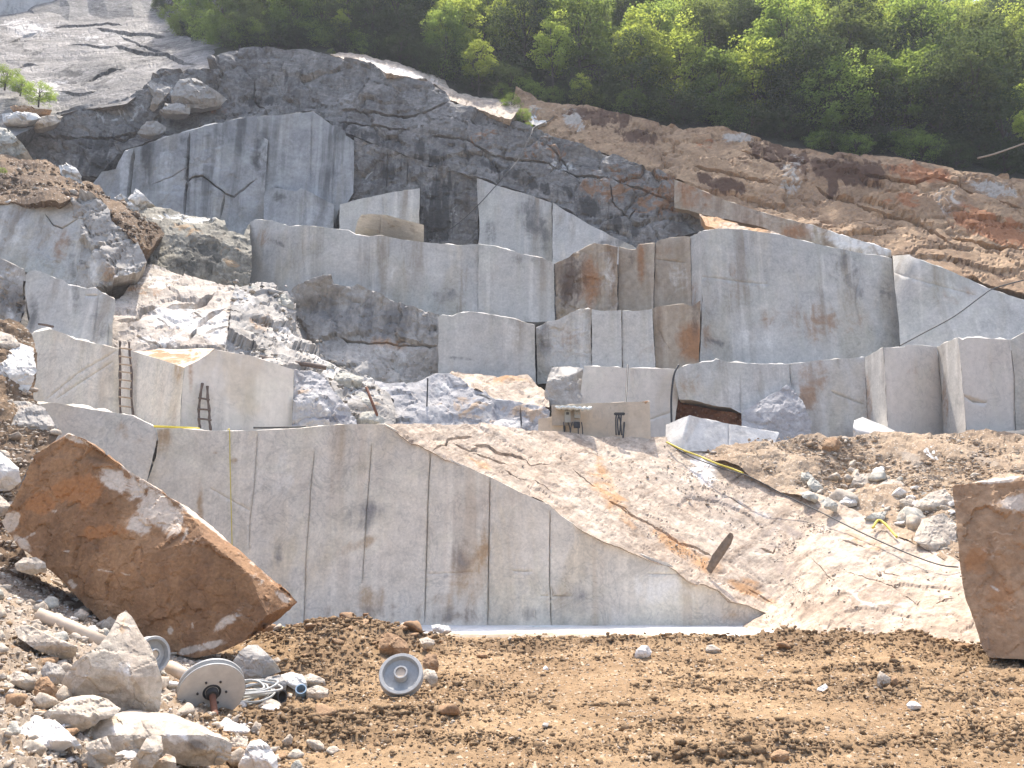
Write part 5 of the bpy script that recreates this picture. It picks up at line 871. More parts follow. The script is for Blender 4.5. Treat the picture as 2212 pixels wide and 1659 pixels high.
# loose rubble covering the left slope: every stone its own object
rub = np.random.default_rng(7); cnt = 0; tries = 0
RL = {0: 'tan angular stone in the loose rubble at lower left', 1: 'flat tan stone in the loose rubble at lower left', 2: 'blocky tan stone in the loose rubble at lower left', 3: 'white stone in the loose rubble at lower left', 4: 'chunky white stone in the loose rubble at lower left', 5: 'brown stone in the loose rubble at lower left',
      6: 'flat brown stone in the loose rubble at lower left', 7: 'thin tan flake in the loose rubble at lower left', 8: 'thin white flake in the loose rubble at lower left', 9: 'greenish grey stone in the loose rubble at lower left'}
while cnt < 285 and tries < 4000:
    tries += 1
    py = rub.uniform(1240, 1665); px = rub.uniform(-30, 720) if py > 1400 else rub.uniform(-30, 330)
    edge_ = 250 + (py - 1250) * 1.25
    if px > edge_ + rub.normal() * 50: continue
    P = ground_hit(px, py)
    if P[1] > 30: continue
    wv = min(70, 23 * math.exp(rub.normal() * .55)) * (1.1 if py > 1450 else .8)
    k = int(rub.choice(10, p=[.16, .12, .14, .1, .08, .12, .08, .08, .06, .06]))
    place_rock('rubble_stone', (P[0], P[1], P[2] - .02), wv * P[1] / F, k, RL[k], 'loose stones of the left rubble slope', rub.uniform(0, 6.28), rub.uniform(-.35, .35), 'stone'); cnt += 1
# gravel and clods too many to count
def scatter(name, pts, sizes, mat, seed, sub=1, kind='stuff'):
    rng = np.random.default_rng(seed)
    bm = bmesh.new(); bmesh.ops.create_icosphere(bm, subdivisions=sub, radius=.5)
    D = np.array([v.co[:] for v in bm.verts]); fc = np.array([[v.index for v in f.verts] for f in bm.faces]); bm.free()
    VAR = []
    for i in range(12):
        n = rng.normal(size=(9, 3)); n /= np.linalg.norm(n, axis=1)[:, None]; d = rng.uniform(.45, .95, 9)
        dt = (D * 2) @ n.T; rr = np.minimum(np.where(dt > .05, d / np.maximum(dt, .05), 9).min(1), 1.2) * rng.uniform(.72, 1.2, len(D)); VAR.append(D * rr[:, None] * np.array([1, rng.uniform(.6, 1), rng.uniform(.4, .8)]))
    n = len(pts); nv = len(D); V = np.zeros((n, nv, 3)); vi = rng.integers(0, 12, n)
    for i in range(12):
        m = vi == i; th = rng.uniform(0, 6.28, m.sum()); tx = rng.normal(0, .35, m.sum())
        b = VAR[i][None] * sizes[m][:, None, None]
        y1 = b[..., 1] * np.cos(tx)[:, None] - b[..., 2] * np.sin(tx)[:, None]; z1 = b[..., 1] * np.sin(tx)[:, None] + b[..., 2] * np.cos(tx)[:, None]
        x1 = b[..., 0] * np.cos(th)[:, None] - y1 * np.sin(th)[:, None]; y2 = b[..., 0] * np.sin(th)[:, None] + y1 * np.cos(th)[:, None]
        V[m] = np.stack([x1, y2, z1], -1) + pts[m][:, None]
    fa = (fc[None] + (np.arange(n) * nv)[:, None, None]).reshape(-1, 3)
    return tag(link(name, npmesh(name, V.reshape(-1, 3), fa), M[mat]), kind=kind)
rg = np.random.default_rng(21)
def ground_pts(n, fn, ylo=6.5, yhi=32):
    yy = ylo * (yhi / ylo) ** rg.uniform(0, 1, n); xx = rg.uniform(-.72, .70, n) * yy
    k = rg.uniform(0, 1, n) < fn(xx, yy); xx, yy = xx[k], yy[k]
    return np.stack([xx, yy, ground_h(xx, yy)], -1)
cl_ = lambda x, y: np.clip(.2 + mound_mask(x, y)[0] * .9 + .75 * clod_patch(x, y), 0, 1) * (1 - .8 * rubble_mask(x, y))
p = ground_pts(230000, cl_); mm_ = np.maximum(mound_mask(p[:, 0], p[:, 1])[0], .35 * clod_patch(p[:, 0], p[:, 1]))
scatter('dirt_clods', p, np.minimum(.30, (.018 + .062 * mm_ + .0012 * p[:, 1]) * np.exp(rg.normal(0, .55, len(p)))), 'clod', 3)
p = ground_pts(60000, lambda x, y: .5 * (1 - .7 * rubble_mask(x, y)) + .0 * x)
scatter('pale_gravel', p, np.minimum(.13, (.011 + .0011 * p[:, 1]) * np.exp(rg.normal(0, .5, len(p)))), 'rubble', 4)
p = ground_pts(60000, lambda x, y: rubble_mask(x, y) * .9)
scatter('rubble_gravel', p, np.minimum(.25, (.026 + .0024 * p[:, 1]) * np.exp(rg.normal(0, .6, len(p)))), 'rubble', 5)
p = ground_pts(5000, lambda x, y: rubble_mask(x, y) * .7)
scatter('white_rubble_gravel', p, np.minimum(.18, (.03 + .0015 * p[:, 1]) * np.exp(rg.normal(0, .6, len(p)))), 'rubblewhite', 6)

# earth and stone bank rising at the left edge
face('earth_bank', [(-260, 700), (0, 690), (40, 697), (62, 712), (78, 735), (80, 800), (75, 862), (100, 880), (130, 935), (110, 965), (60, 1010), (40, 1060), (20, 1120), (60, 1200), (60, 1300), (-260, 1330)], [(0, 690, 32.5), (75, 760, 32), (75, 862, 30.5), (130, 935, 29), (60, 1010, 27), (20, 1120, 25), (50, 1250, 22.5), (-200, 900, 26), (-200, 1250, 19.5)], 'bank', kind='structure', sp=4, jag=2, rough=(.1, 1.0), noise=(.3, 2), crack=.04, thick=3, rim=.1)
boulder('rock', [(-60, 800), (0, 775), (40, 740), (70, 750), (78, 800), (60, 850), (20, 862), (-60, 860)], 'white', 'sunlit whitish boulder at the left edge above the earth bank', 'boulder', Y=30.6, lean=1.0, crease=.55, rough=(.25, .9))
boulder('rock', [(-60, 880), (20, 865), (60, 866), (100, 885), (130, 935), (110, 955), (60, 960), (0, 940), (-60, 940)], 'natural', 'flat tan boulder with a sunlit sloping top on the left bank', 'boulder', Y=29, lean=1.2, crease=.6, rough=(.2, .9), blobs=[('rust', 70, 880, 50, 12, .4)])
boulder('rock', [(-60, 1000), (0, 975), (40, 1010), (45, 1040), (20, 1060), (-60, 1060)], 'white', 'white stone at the left edge beside the tip of the giant boulder', Y=25.5, lean=1., rough=(.12, .6))
boulder('rock', [(-40, 740), (0, 715), (30, 725), (45, 745), (20, 760), (-30, 770)], 'rubble', 'tan stone on top of the left earth bank', Y=31.4, lean=1., rough=(.12, .6))
boulder('rock', [(-50, 1085), (0, 1070), (22, 1090), (10, 1115), (-50, 1120)], 'rubble', 'small cream stone at the left edge beside the lower tip of the giant boulder', Y=24.3, lean=1., rough=(.1, .5))
# boulders further up the left side
for pts, mat, lab, Y in ((t(0, 0, (380, 1065), (430, 1048), (490, 1075), (525, 1130), (520, 1170), (460, 1185), (400, 1140)), 'white', 'rounded pale boulder on top of the brown earth bank at left', 55),
                         (t(0, 0, (820, 1270), (870, 1207), (930, 1250), (1000, 1335), (920, 1345), (840, 1320)), 'white', 'pointed pale boulder beside the earth path under the streaked wall', 58.5),
                         (t(0, 0, (760, 1300), (830, 1290), (895, 1330), (880, 1350), (780, 1330)), 'white', 'small flat white stone at the foot of the pointed pale boulder', 57.5),
                         (t(0, 0, (730, 1260), (770, 1238), (810, 1265), (780, 1290)), 'white', 'tiny white stone beside the pointed pale boulder', 58),
                         (t(0, 0, (235, 1150), (290, 1130), (370, 1170), (420, 1230), (330, 1240), (260, 1190)), 'rubble', 'tan slab half buried in the brown earth bank', 53),
                         (t(0, 0, (0, 820), (60, 830), (140, 920), (215, 1030), (100, 1020), (0, 990), (-80, 900)), 'green', 'greenish jagged boulder at the left edge above the earth bank', 58),
                         (t(0, 0, (10, 730), (110, 715), (230, 725), (265, 755), (180, 790), (80, 800), (20, 790)), 'white', 'sunlit white slab at the left edge below the weathered slope', 66),
                         (t(0, 0, (195, 790), (250, 750), (350, 730), (405, 745), (340, 800), (240, 830), (190, 820)), 'rubble', 'tan boulder right of the sunlit white slab', 67),
                         (t(0, 0, (60, 680), (150, 670), (230, 690), (330, 700), (320, 730), (200, 720), (80, 710)), 'rubblebrown', 'brown flat rock under the small green bush at left', 67.5),
                         (t(0, 0, (70, 545), (110, 520), (160, 555), (160, 580), (100, 580)), 'natural', 'grey stone in the green bush at the left edge', 70),
                         (t(0, 0, (1020, 720), (1060, 660), (1150, 655), (1220, 680), (1215, 730), (1100, 730)), 'natural', 'rounded grey block lodged in the cleft of the upper cliff', 67.8),
                         (t(0, 0, (880, 850), (940, 780), (1000, 770), (1060, 810), (1060, 850), (960, 870)), 'natural', 'pale pointed rock at the bottom of the cleft in the upper cliff', 67.6),
                         (t(0, 0, (1100, 700), (1090, 600), (1150, 510), (1250, 500), (1400, 590), (1460, 640), (1420, 680), (1300, 700), (1230, 690)), 'natural', 'big wedge of grey rock jutting from the upper cliff beside the cleft', 68.4),
                         (t(0, 0, (960, 700), (1000, 600), (940, 540), (960, 525), (1105, 560), (1060, 620), (1010, 680)), 'natural', 'tilted grey rock at the edge of the weathered slope above the cleft', 68.6)):
    boulder('boulder', pts, mat, lab, 'boulder', Y=Y, lean=.4, crease=.4, rough=(.5, 1.3), sp=3.2, jag=1.5, noise=.12)
# rocks on the bank at right
NR = [(t(2, 1, (1090, 1500), (1130, 1405), (1260, 1400), (1275, 1430), (1200, 1520), (1110, 1520)), 'rubble', 'flat cream rock facing up in the hollow of the right bank', 40),
      (t(2, 1, (1175, 1540), (1200, 1500), (1280, 1430), (1290, 1480), (1260, 1560)), 'beige', 'tan side rock below the flat cream rock of the right bank', 39.6),
      (t(2, 1, (1280, 1560), (1270, 1480), (1330, 1440), (1420, 1450), (1520, 1540), (1500, 1570), (1380, 1600)), 'rubble', 'bulky grey-brown rock with a rusty foot in the right bank', 38.8),
      (t(2, 1, (1480, 1640), (1530, 1580), (1620, 1520), (1700, 1500), (1760, 1560), (1770, 1690), (1500, 1690)), 'rubble', 'large shaded grey rock beside the reddish block', 36.5),
      (t(2, 1, (820, 1460), (850, 1420), (900, 1450), (930, 1500), (900, 1530), (840, 1510)), 'green', 'greenish grey block at the left of the hollow in the right bank', 39.5),
      (t(2, 1, (770, 1520), (830, 1510), (900, 1550), (880, 1590), (800, 1560)), 'green', 'flat greenish slab below the greenish block of the right bank', 38.2),
      (t(2, 1, (905, 1580), (950, 1555), (1020, 1600), (1010, 1650), (930, 1620)), 'green', 'light green-grey rock at the lower end of the rubble in the right bank', 37),
      (t(2, 1, (1030, 1580), (1080, 1540), (1150, 1560), (1140, 1610), (1060, 1620)), 'rubblewhite', 'white-cream stone at the bottom of the hollow of the right bank', 37.8),
      (t(2, 1, (780, 1400), (830, 1390), (860, 1420), (820, 1460), (780, 1440)), 'green', 'small green-grey stone at the upper left of the right bank hollow', 40.3),
      (t(2, 1, (1560, 1260), (1600, 1225), (1680, 1235), (1760, 1280), (1810, 1340), (1740, 1380), (1620, 1310)), 'white', 'smooth pale rock bulging from the right bank near the crest', 41),
      (t(2, 2, (1500, 190), (1560, 60), (1700, 20), (1775, 80), (1790, 370), (1700, 330), (1560, 230)), 'rubble', 'steep grey rock behind the left edge of the reddish block', 33.6),
      (t(2, 2, (1180, 60), (1250, 20), (1330, 10), (1320, 60), (1240, 90)), 'green', 'green-grey stone at the lower edge of the right rubble beside the hose', 36.2),
      (t(2, 1, (905, 1270), (940, 1180), (1000, 1170), (1040, 1210), (1020, 1270)), 'rubblebrown', 'brown earth lump on the crest of the right bank', 42.6)]
for pts, mat, lab, Y in NR:
    boulder('bank_rock', pts, mat, lab, 'rock', Y=Y, lean=1.0, crease=.6, rough=(.12, .6), sp=3.2, noise=.08)
nfn = depth_fn([(1440, 948, 43.4), (1600, 945, 43.6), (1800, 938, 43.8), (2000, 938, 43.4), (2300, 945, 42), (1500, 985, 42.3), (1750, 1078, 38.9), (1960, 1178, 34.4), (2065, 1222, 32.4), (2065, 1060, 37.5), (1830, 1020, 41.4), (1900, 1080, 38.4), (2300, 1060, 36), (2160, 1280, 30)])
q = np.c_[rg.uniform(1450, 2230, 9000), rg.uniform(935, 1230, 9000)]
npoly = [(1440, 950), (1560, 950), (1800, 940), (2230, 945), (2230, 1220), (2080, 1220), (1980, 1172), (1880, 1120), (1780, 1070), (1620, 1002), (1520, 978)]
q = q[inpoly(q[:, 0], q[:, 1], npoly)]; qp = at(q[:, 0], q[:, 1], nfn(q[:, 0], q[:, 1]) - .05)
szn = np.minimum(.6, .12 * np.exp(rg.normal(0, .55, len(q))))
half = rg.uniform(0, 1, len(q)) < .6
scatter('bank_rubble', qp[half], szn[half], 'mound', 8); scatter('pale_bank_rubble', qp[~half], szn[~half] * .9, 'rubble', 9)
hpoly = [(510, 600), (640, 620), (655, 700), (760, 790), (850, 870), (850, 920), (760, 900), (640, 790), (490, 760), (490, 640)]
hfn = depth_fn([(490, 760, 42), (495, 650, 47), (560, 610, 51), (630, 640, 50.5), (650, 720, 48), (740, 790, 46), (640, 790, 41.5), (720, 850, 42), (830, 830, 46), (845, 930, 43), (770, 930, 41)])
q = np.c_[rg.uniform(480, 860, 800), rg.uniform(590, 930, 800)]; q = q[inpoly(q[:, 0], q[:, 1], hpoly)]
scatter('slope_rubble', at(q[:, 0], q[:, 1], hfn(q[:, 0], q[:, 1]) - .15), np.minimum(1.1, .16 * np.exp(rg.normal(0, .6, len(q)))), 'natural', 10, 2)
for pts, Y in ((t(0, 1, (2120, 830), (2150, 760), (2212, 740), (2330, 790), (2310, 860), (2200, 880)), 44), (t(0, 1, (2200, 960), (2230, 900), (2330, 880), (2400, 930), (2380, 1010), (2260, 1010)), 43), (t(0, 1, (2270, 1060), (2290, 1010), (2400, 1000), (2470, 1060), (2450, 1110), (2300, 1100)), 42), (t(0, 1, (1990, 690), (2060, 670), (2130, 700), (2160, 760), (2080, 770)), 45), (t(0, 1, (1760, 260), (1830, 250), (1890, 320), (1860, 390), (1790, 350)), 49.5), (t(0, 1, (1530, 210), (1620, 180), (1650, 230), (1580, 270)), 50)):
    lab = {44: 'pale green chunk at the top of the white rubble by the rusty rod', 43: 'pale green blocky chunk in the middle of the white rubble by the rod', 42: 'pale chunk at the foot of the white rubble beside the rusty rod', 45: 'chunk high on the rubble above the leaning log', 49.5: 'greenish boulder at the top right of the rubble slope', 50: 'greenish boulder at the top left of the rubble slope'}[Y]
    boulder('bank_rock', pts, 'green', lab, 'rock', Y=Y, lean=.8, crease=.5, rough=(.2, .9), sp=3.2, noise=.1)

# loose debris lying on the sunlit slope
mfn = depth_fn([(835, 917, 35.05), (930, 968, 35.05), (1058, 1032, 35.05), (1190, 1107, 35.05), (1320, 1165, 35.05), (1490, 1232, 35.05), (1580, 1287, 34.95), (1650, 1326, 34.7), (1060, 922, 39), (1170, 932, 41), (1300, 942, 42.5), (1440, 948, 43.2), (1250, 1030, 38.6), (1500, 985, 42.2), (1750, 1078, 38.8), (1960, 1178, 34.2), (2065, 1222, 32.2), (1500, 1130, 38.2), (1640, 1365, 32.8), (1760, 1375, 31), (1880, 1382, 29.4), (2120, 1405, 26.8), (1800, 1250, 33.4), (2180, 1400, 26.4), (2060, 1320, 29.6)])
q = np.c_[rg.uniform(1080, 2080, 60000), rg.uniform(945, 1390, 60000)]
dens = np.zeros(len(q))
for bx, by, rx, ry, an, am in ((1600, 1090, 150, 34, 33, .5), (1700, 1170, 110, 40, 38, .6), (1640, 1140, 200, 20, 33, .5), (1760, 1140, 160, 16, 32, .7), (1290, 1070, 70, 40, 30, .4), (1480, 1190, 110, 14, 33, .4), (1700, 1240, 60, 34, 35, .5), (1640, 1340, 40, 16, 0, .9), (1740, 1370, 120, 12, 3, .6), (1500, 1060, 120, 20, 30, .25)):
    a_ = R(an); dx = q[:, 0] - bx; dy = q[:, 1] - by; u = (dx * math.cos(a_) + dy * math.sin(a_)) / rx; v = (-dx * math.sin(a_) + dy * math.cos(a_)) / ry
    dens = np.maximum(dens, am * np.exp(-u * u - v * v))
mpoly = [(1060, 925), (1300, 945), (1440, 950), (1520, 980), (1620, 1005), (1780, 1075), (1880, 1125), (1980, 1175), (2080, 1225), (2110, 1390), (1880, 1380), (1660, 1370), (1650, 1325), (1580, 1280), (1490, 1228), (1320, 1160), (1190, 1102), (1058, 1028)]
q = q[(rg.uniform(0, 1, len(q)) < dens * .55 + .012) & inpoly(q[:, 0], q[:, 1], mpoly)]
scatter('slope_debris', at(q[:, 0], q[:, 1], mfn(q[:, 0], q[:, 1]) - .04), np.minimum(.28, .06 * np.exp(rg.normal(0, .55, len(q)))), 'rubble', 31)

# stones lying on the dirt mounds
ms = np.random.default_rng(17)
for i in range(110):
    mx, my, rx, ry, hh = MOUNDS[int(ms.choice(len(MOUNDS), p=np.array([m[2] * m[3] * m[4] for m in MOUNDS]) / sum(m[2] * m[3] * m[4] for m in MOUNDS)))]
    x_, y_ = mx + ms.normal() * rx * .55, my + ms.normal() * ry * .5 - .2
    if y_ > 31 or rubble_mask(np.array([x_]), np.array([y_]))[0] > .6: continue
    k = int(ms.choice([5, 6, 5, 6, 5, 0])); wv = min(.75, .22 * math.exp(ms.normal() * .5))
    place_rock('dirt_stone', (x_, y_, float(ground_h(np.array([x_]), np.array([y_]))[0]) - wv * .06), wv, k, {5: 'brown earthy stone among the clods of the dirt ridges', 6: 'flat brown earthy stone among the clods of the dirt ridges', 0: 'tan stone among the clods of the dirt ridges', 2: 'blocky tan stone among the clods of the dirt ridges', 7: 'thin tan flake among the clods of the dirt ridges'}[k], 'stones among the dirt clods', ms.uniform(0, 6.28), ms.uniform(-.3, .3), 'stone')
# stones in the earth bank at the upper left
bfn = depth_fn([(0, 335, 57), (130, 365, 57), (210, 405, 57), (0, 430, 49.6), (150, 424, 49), (240, 440, 52), (300, 500, 49), (330, 480, 53), (310, 545, 48)])
bpoly = [(0, 345), (120, 355), (210, 410), (290, 450), (350, 490), (310, 540), (270, 500), (210, 430), (150, 420), (0, 425)]
q = np.c_[rg.uniform(0, 350, 2600), rg.uniform(340, 545, 2600)]; q = q[inpoly(q[:, 0], q[:, 1], bpoly)]
hf = rg.uniform(0, 1, len(q)) < .55; bp = at(q[:, 0], q[:, 1], bfn(q[:, 0], q[:, 1]) - .1)
scatter('bank_soil_lumps', bp[hf], np.minimum(.8, .2 * np.exp(rg.normal(0, .5, hf.sum()))), 'bank', 41); scatter('bank_gravel', bp[~hf], np.minimum(.8, .15 * np.exp(rg.normal(0, .6, (~hf).sum()))), 'rubble', 42)
lfn = depth_fn([(0, 690, 32.5), (75, 760, 32), (75, 862, 30.5), (130, 935, 29), (60, 1010, 27), (20, 1120, 25), (50, 1250, 22.5), (-200, 900, 26), (-200, 1250, 19.5)])
q = np.c_[rg.uniform(-20, 130, 1400), rg.uniform(700, 1250, 1400)]; q = q[inpoly(q[:, 0], q[:, 1], [(-20, 700), (50, 705), (75, 750), (75, 862), (125, 935), (60, 1000), (20, 1110), (50, 1250), (-20, 1250)])]
scatter('left_bank_gravel', at(q[:, 0], q[:, 1], lfn(q[:, 0], q[:, 1]) - .08), np.minimum(.5, .09 * np.exp(rg.normal(0, .6, len(q)))), 'rubble', 43)

# broken pieces in the hollow of the right bank
bs_ = np.random.default_rng(23); hp_ = [(1750, 1060), (1800, 1010), (1870, 990), (1960, 1040), (2060, 1060), (2062, 1200), (1980, 1165), (1880, 1112)]
n_ = 0
while n_ < 75:
    px, py = bs_.uniform(1740, 2065), bs_.uniform(985, 1205)
    if not inpoly(np.array([px]), np.array([py]), hp_)[0]: continue
    Y_ = float(nfn(np.array([px]), np.array([py]))[0]) - .15; P = at(px, py, Y_); k = int(bs_.choice([0, 3, 4, 9, 2, 1, 8])); wv = min(62, 19 * math.exp(bs_.normal() * .5)) * Y_ / F
    place_rock('bank_stone', (P[0], P[1], P[2] - .1), wv, k, {0: 'tan broken stone in the hollow of the right rubble bank', 3: 'white broken stone in the hollow of the right rubble bank', 4: 'chunky white stone in the hollow of the right rubble bank', 9: 'greenish broken stone in the hollow of the right rubble bank', 2: 'blocky tan stone in the hollow of the right rubble bank', 1: 'flat tan stone in the hollow of the right rubble bank', 8: 'thin white flake in the hollow of the right rubble bank'}[k], 'broken stones of the right bank', bs_.uniform(0, 6.28), bs_.uniform(-.5, .5), 'stone'); n_ += 1

# ------------------------------------------------------------------ blocks and equipment on the bench
face('stone_block', t(1, 1, (1455, 962), (1600, 952), (1800, 946), (1930, 942), (1988, 938), (1992, 1050), (1998, 1240), (1446, 1240), (1450, 1050)), [(1225, 900, 43.2), (1404, 900, 43.0)], 'beige', 'long beige dusty block carrying the electrical boxes', 'stone block', sp=5, jag=.6, noise=(.03, 1), thick=2, rim=.08, blobs=[('dark', 1320, 880, 16, 8, .35), ('rust', 1395, 868, 12, 4, .8)])
face('stone_block', t(1, 1, (1275, 1052), (1340, 1042), (1432, 1028), (1440, 1230), (1275, 1230)), [(1165, 910, 43.0), (1218, 910, 42.9)], 'beige', 'low beige block at the left of the long beige block', 'stone block', sp=5, jag=.6, noise=(.03, 1), thick=1.6, rim=.06)
boulder('stone_block', t(1, 1, (962, 1112), (1000, 1065), (1040, 1056), (1100, 1060), (1160, 1064), (1158, 1160), (960, 1160)), 'white', 'small cream broken block alone on the crest of the sunlit slope', 'stone block', Y=40.6, lean=.4, crease=.3, rough=(.06, .6), sp=3.5)
face('stone_block', t(1, 1, (2092, 1090), (2190, 1050)) + t(2, 1, (70, 1028), (140, 1048), (300, 1080), (500, 1118), (645, 1142), (620, 1190), (600, 1260), (20, 1260)) + t(1, 1, (2090, 1230)), pl_depth([(1438, 918, 43.8), (1490, 897, 43.0), (1514, 903, 43.4), (1684, 935, 43.8), (1668, 975, 43.2), (1473, 975, 42.4), (1438, 965, 43), (1478, 940, 42.6)]), 'white', 'white wedge-shaped sawn block lying by the yellow hose', 'stone block', sp=4, jag=.5, noise=(.03, 1), thick=1.8, rim=.08, grooves=[(t(2, 1, (320, 1095), (320, 1215)), 2.4, .08, .3)])
face('stone_block', t(2, 1, (1118, 1100), (1125, 1060), (1180, 1040), (1290, 1085), (1397, 1136), (1390, 1200), (1118, 1200)), pl_depth([(1843, 921, 44.3), (1846, 907, 45), (1864, 901, 45.4), (1937, 933, 45.2), (1937, 955, 44.6), (1843, 955, 44.2), (1845, 928, 44.1), (1890, 938, 44.2)]), 'white', 'bright white slab tilted on the crest of the right bank', 'stone block', sp=3.5, jag=.6, noise=(.03, 1), thick=1.6, rim=.05)
boulder('rock', t(2, 1, (2020, 1150), (2100, 1130), (2212, 1120), (2212, 1180), (2020, 1180)), 'beige', 'pale beige stone on the crest at the right edge', Y=43, lean=1., rough=(.06, .5), sp=3.5)
# upright shard on the slope
face('stone_shard', t(2, 2, (175, 380), (215, 290), (270, 215), (325, 148), (335, 165), (318, 215), (270, 290), (215, 370), (190, 405)), [(1525, 1237, 35.2), (1577, 1150, 35.6)], 'shard', 'thin upright stone shard standing on the sunlit slope', 'rock', sp=2, jag=.4, noise=(.03, .3), thick=.14, rim=.02, back=(.9, .45, -.25))

# electrical cabinet
eb = empty('electrical_cabinet', vec(1222, 935, 42.6)); tag(eb, 'electrical boxes on a beige board under a small whitish roof, on the beige block', 'electrical box')
B0 = np.array(eb.location); pm = 42.6 / F
def eloc(px, py, dy=0.): return tuple((at(px, py, 42.6 + dy) - B0).tolist())
boxo('backboard', (62 * pm, .06, 46 * pm), eloc(1222, 897, .12), 'boxbeige', eb, .01)
boxo('breaker_box', (13 * pm, .16, 27 * pm), eloc(1226, 900), 'boxgrey', eb, .015)
s_ = boxo('socket_box', (13 * pm, .14, 16 * pm), eloc(1247, 896), 'boxgrey', eb, .015)
for i in (-1, 1):
    o = boxo('switch', (.07, .03, .09), (i * .075, -.08, .05), 'boxbeige', s_, .008)
o = boxo('meter_window', (.14, .03, .12), eloc(1226, 893, -.09), 'darkhole', eb, .008)
o = boxo('junction_box', (14 * pm, .12, 14 * pm), eloc(1246, 918), 'darkhole', eb, .02)
# corrugated roof
rv = []; n = 40
for j in range(6):
    for i in range(n):
        u = i / (n - 1); v = j / 5; rv.append((-.92 + 1.84 * u, -.5 + .85 * v, .10 * v + .03 * math.sin(u * 40) + .04 * math.sin(u * 5 + v * 3)))
rv = np.array(rv); ii = np.arange(6 * n).reshape(6, n); top = np.stack([ii[:-1, :-1].ravel(), ii[:-1, 1:].ravel(), ii[1:, 1:].ravel(), ii[1:, :-1].ravel()], -1)
ro_ = link('roof', npmesh('roof', rv, top, False), M['tarp'], eb); ro_.location = eloc(1238, 882, -.05)
sm_ = ro_.modifiers.new('solid', 'SOLIDIFY'); sm_.thickness = .12
for px, dx in ((1217, 2), (1227, 4), (1236, -3), (1248, 1), (1256, 2)):
    pts = [B0 + np.array(eloc(px, 912, -.05)), B0 + np.array(eloc(px + dx, 925, -.1)), B0 + np.array(eloc(px + dx * 1.5, 945, -.15))]
    tube('cable', spline([np.array(p) - B0 for p in pts], 6), .03, 'cableblack', eb, 6)
hb = empty('cable_bundle', vec(1340, 935, 42.6)); tag(hb, 'black cables hanging from a dark bracket on the beige block', 'cables'); B1 = np.array(hb.location)
boxo('bracket', (.55, .22, .12), tuple((at(1338, 894, 42.55) - B1).tolist()), 'cableblack', hb, .03)
for a, b, c in ((1332, 1330, 1331), (1338, 1334, 1336), (1342, 1341, 1338), (1335, 1340, 1343)):
    tube('cable', spline([at(a, 894, 42.5) - B1, at(b, 910, 42.45) - B1, at(c, 940, 42.4) - B1], 8), .04, 'cableblack', hb, 6)

# ladders
def ladder(label, rails, rungs, mat_rail, mat_rung, r1, r2, Y, ov):
    c = np.mean([np.mean(rails[0], 0), np.mean(rails[1], 0)], 0)
    base = at(c[0], max(p[1] for p in rails[0]), Y); o = empty('ladder', base.tolist()); tag(o, label, 'ladder')
    RP = []
    for rl in rails:
        P = np.array([at(p[0], p[1], Y + (.35 * (max(q[1] for q in rl) - p[1]) / 150.)) for p in rl]); RP.append(P)
        S_ = spline(P - base, 6); k = len(S_); rr = r1 * (1 + .18 * np.sin(np.arange(k) * 1.1 + len(RP)))
        tube('rail', S_, r1, mat_rail, o, 8, rr)
    for (xa, ya), (xb, yb) in rungs:
        d = .35 * (max(q[1] for q in rails[0]) - ya) / 150.
        a = at(xa - ov, ya, Y + d - r1); b = at(xb + ov, yb, Y + d - r1)
        tube('rung', [a - base, (a + b) / 2 - base + np.array([0, 0, .01]), b - base], r2, mat_rung, o, 7)
    return o
ladder('long wooden ladder with eight pale rungs at the joint of the sawn walls', [t(0, 1, (770, 552), (768, 640), (772, 780), (768, 900), (775, 1060)), t(0, 1, (828, 560), (832, 640), (845, 780), (842, 900), (858, 1070))],
       [(t(0, 1, (768, y0))[0], t(0, 1, (840, y0 + 10))[0]) for y0 in (597, 650, 700, 748, 800, 852, 910, 968)], 'wood', 'rung', .055, .04, 39.2, 1.5)
ladder('short dark ladder of crooked poles with three rungs, leaning on the corner block', [t(0, 1, (1298, 823), (1285, 900), (1275, 990), (1276, 1060), (1282, 1110)), t(0, 1, (1330, 842), (1332, 920), (1342, 1000), (1342, 1060), (1352, 1125))],
       [(t(0, 1, (1280, 918))[0], t(0, 1, (1336, 930))[0]), (t(0, 1, (1273, 990))[0], t(0, 1, (1342, 995))[0]), (t(0, 1, (1275, 1050))[0], t(0, 1, (1348, 1060))[0])], 'wood', 'wood', .06, .045, 37.6, 2.5)

# steel rod, log, hanging cables and hoses
tag(tube('steel_rod', [at(791, 836, 42.3), at(805, 872, 42.2), at(826, 925, 42)], .07, 'rusty', seg=8), 'rusty steel rod leaning against the white rubble', 'rod')
tag(tube('timber_log', spline([at(562, 772, 42.3), at(610, 782, 42), at(660, 787, 42), at(705, 795, 42.2)], 6), .12, 'wood', seg=8, rr=None), 'weathered log lying on the edge above the ladder block', 'log')
tag(tube('tripod_stick', [at(84, 700, 43), at(100, 702, 42.8), at(116, 706, 42.9)], .06, 'wood'), 'short stick on the bank by the left sawn wall', 'stick')
def cable(name, pts, r, mat, lab, cat, n=10):
    return tag(tube(name, spline([at(*p) for p in pts], n), r, mat, seg=6), lab, cat)
cable('steel_cable', [(924, 817, 46.2), (923, 850, 46.2), (922, 880, 46.1), (919, 935, 46)], .045, 'cableblack', 'thin dark cable hanging down the blue-grey natural hump', 'cable')
cable('steel_cable', [(1356, 788, 47.6), (1354, 830, 46), (1351, 880, 44), (1346, 945, 42.3)], .045, 'cableblack', 'thin straight cable running down in front of the beige block', 'cable')
cable('rubber_hose', [(1466, 788, 47.6), (1456, 810, 47.4), (1450, 860, 47.4), (1451, 925, 47.2)], .06, 'cableblack', 'black hose hanging over the corner of the low right walls', 'hose')
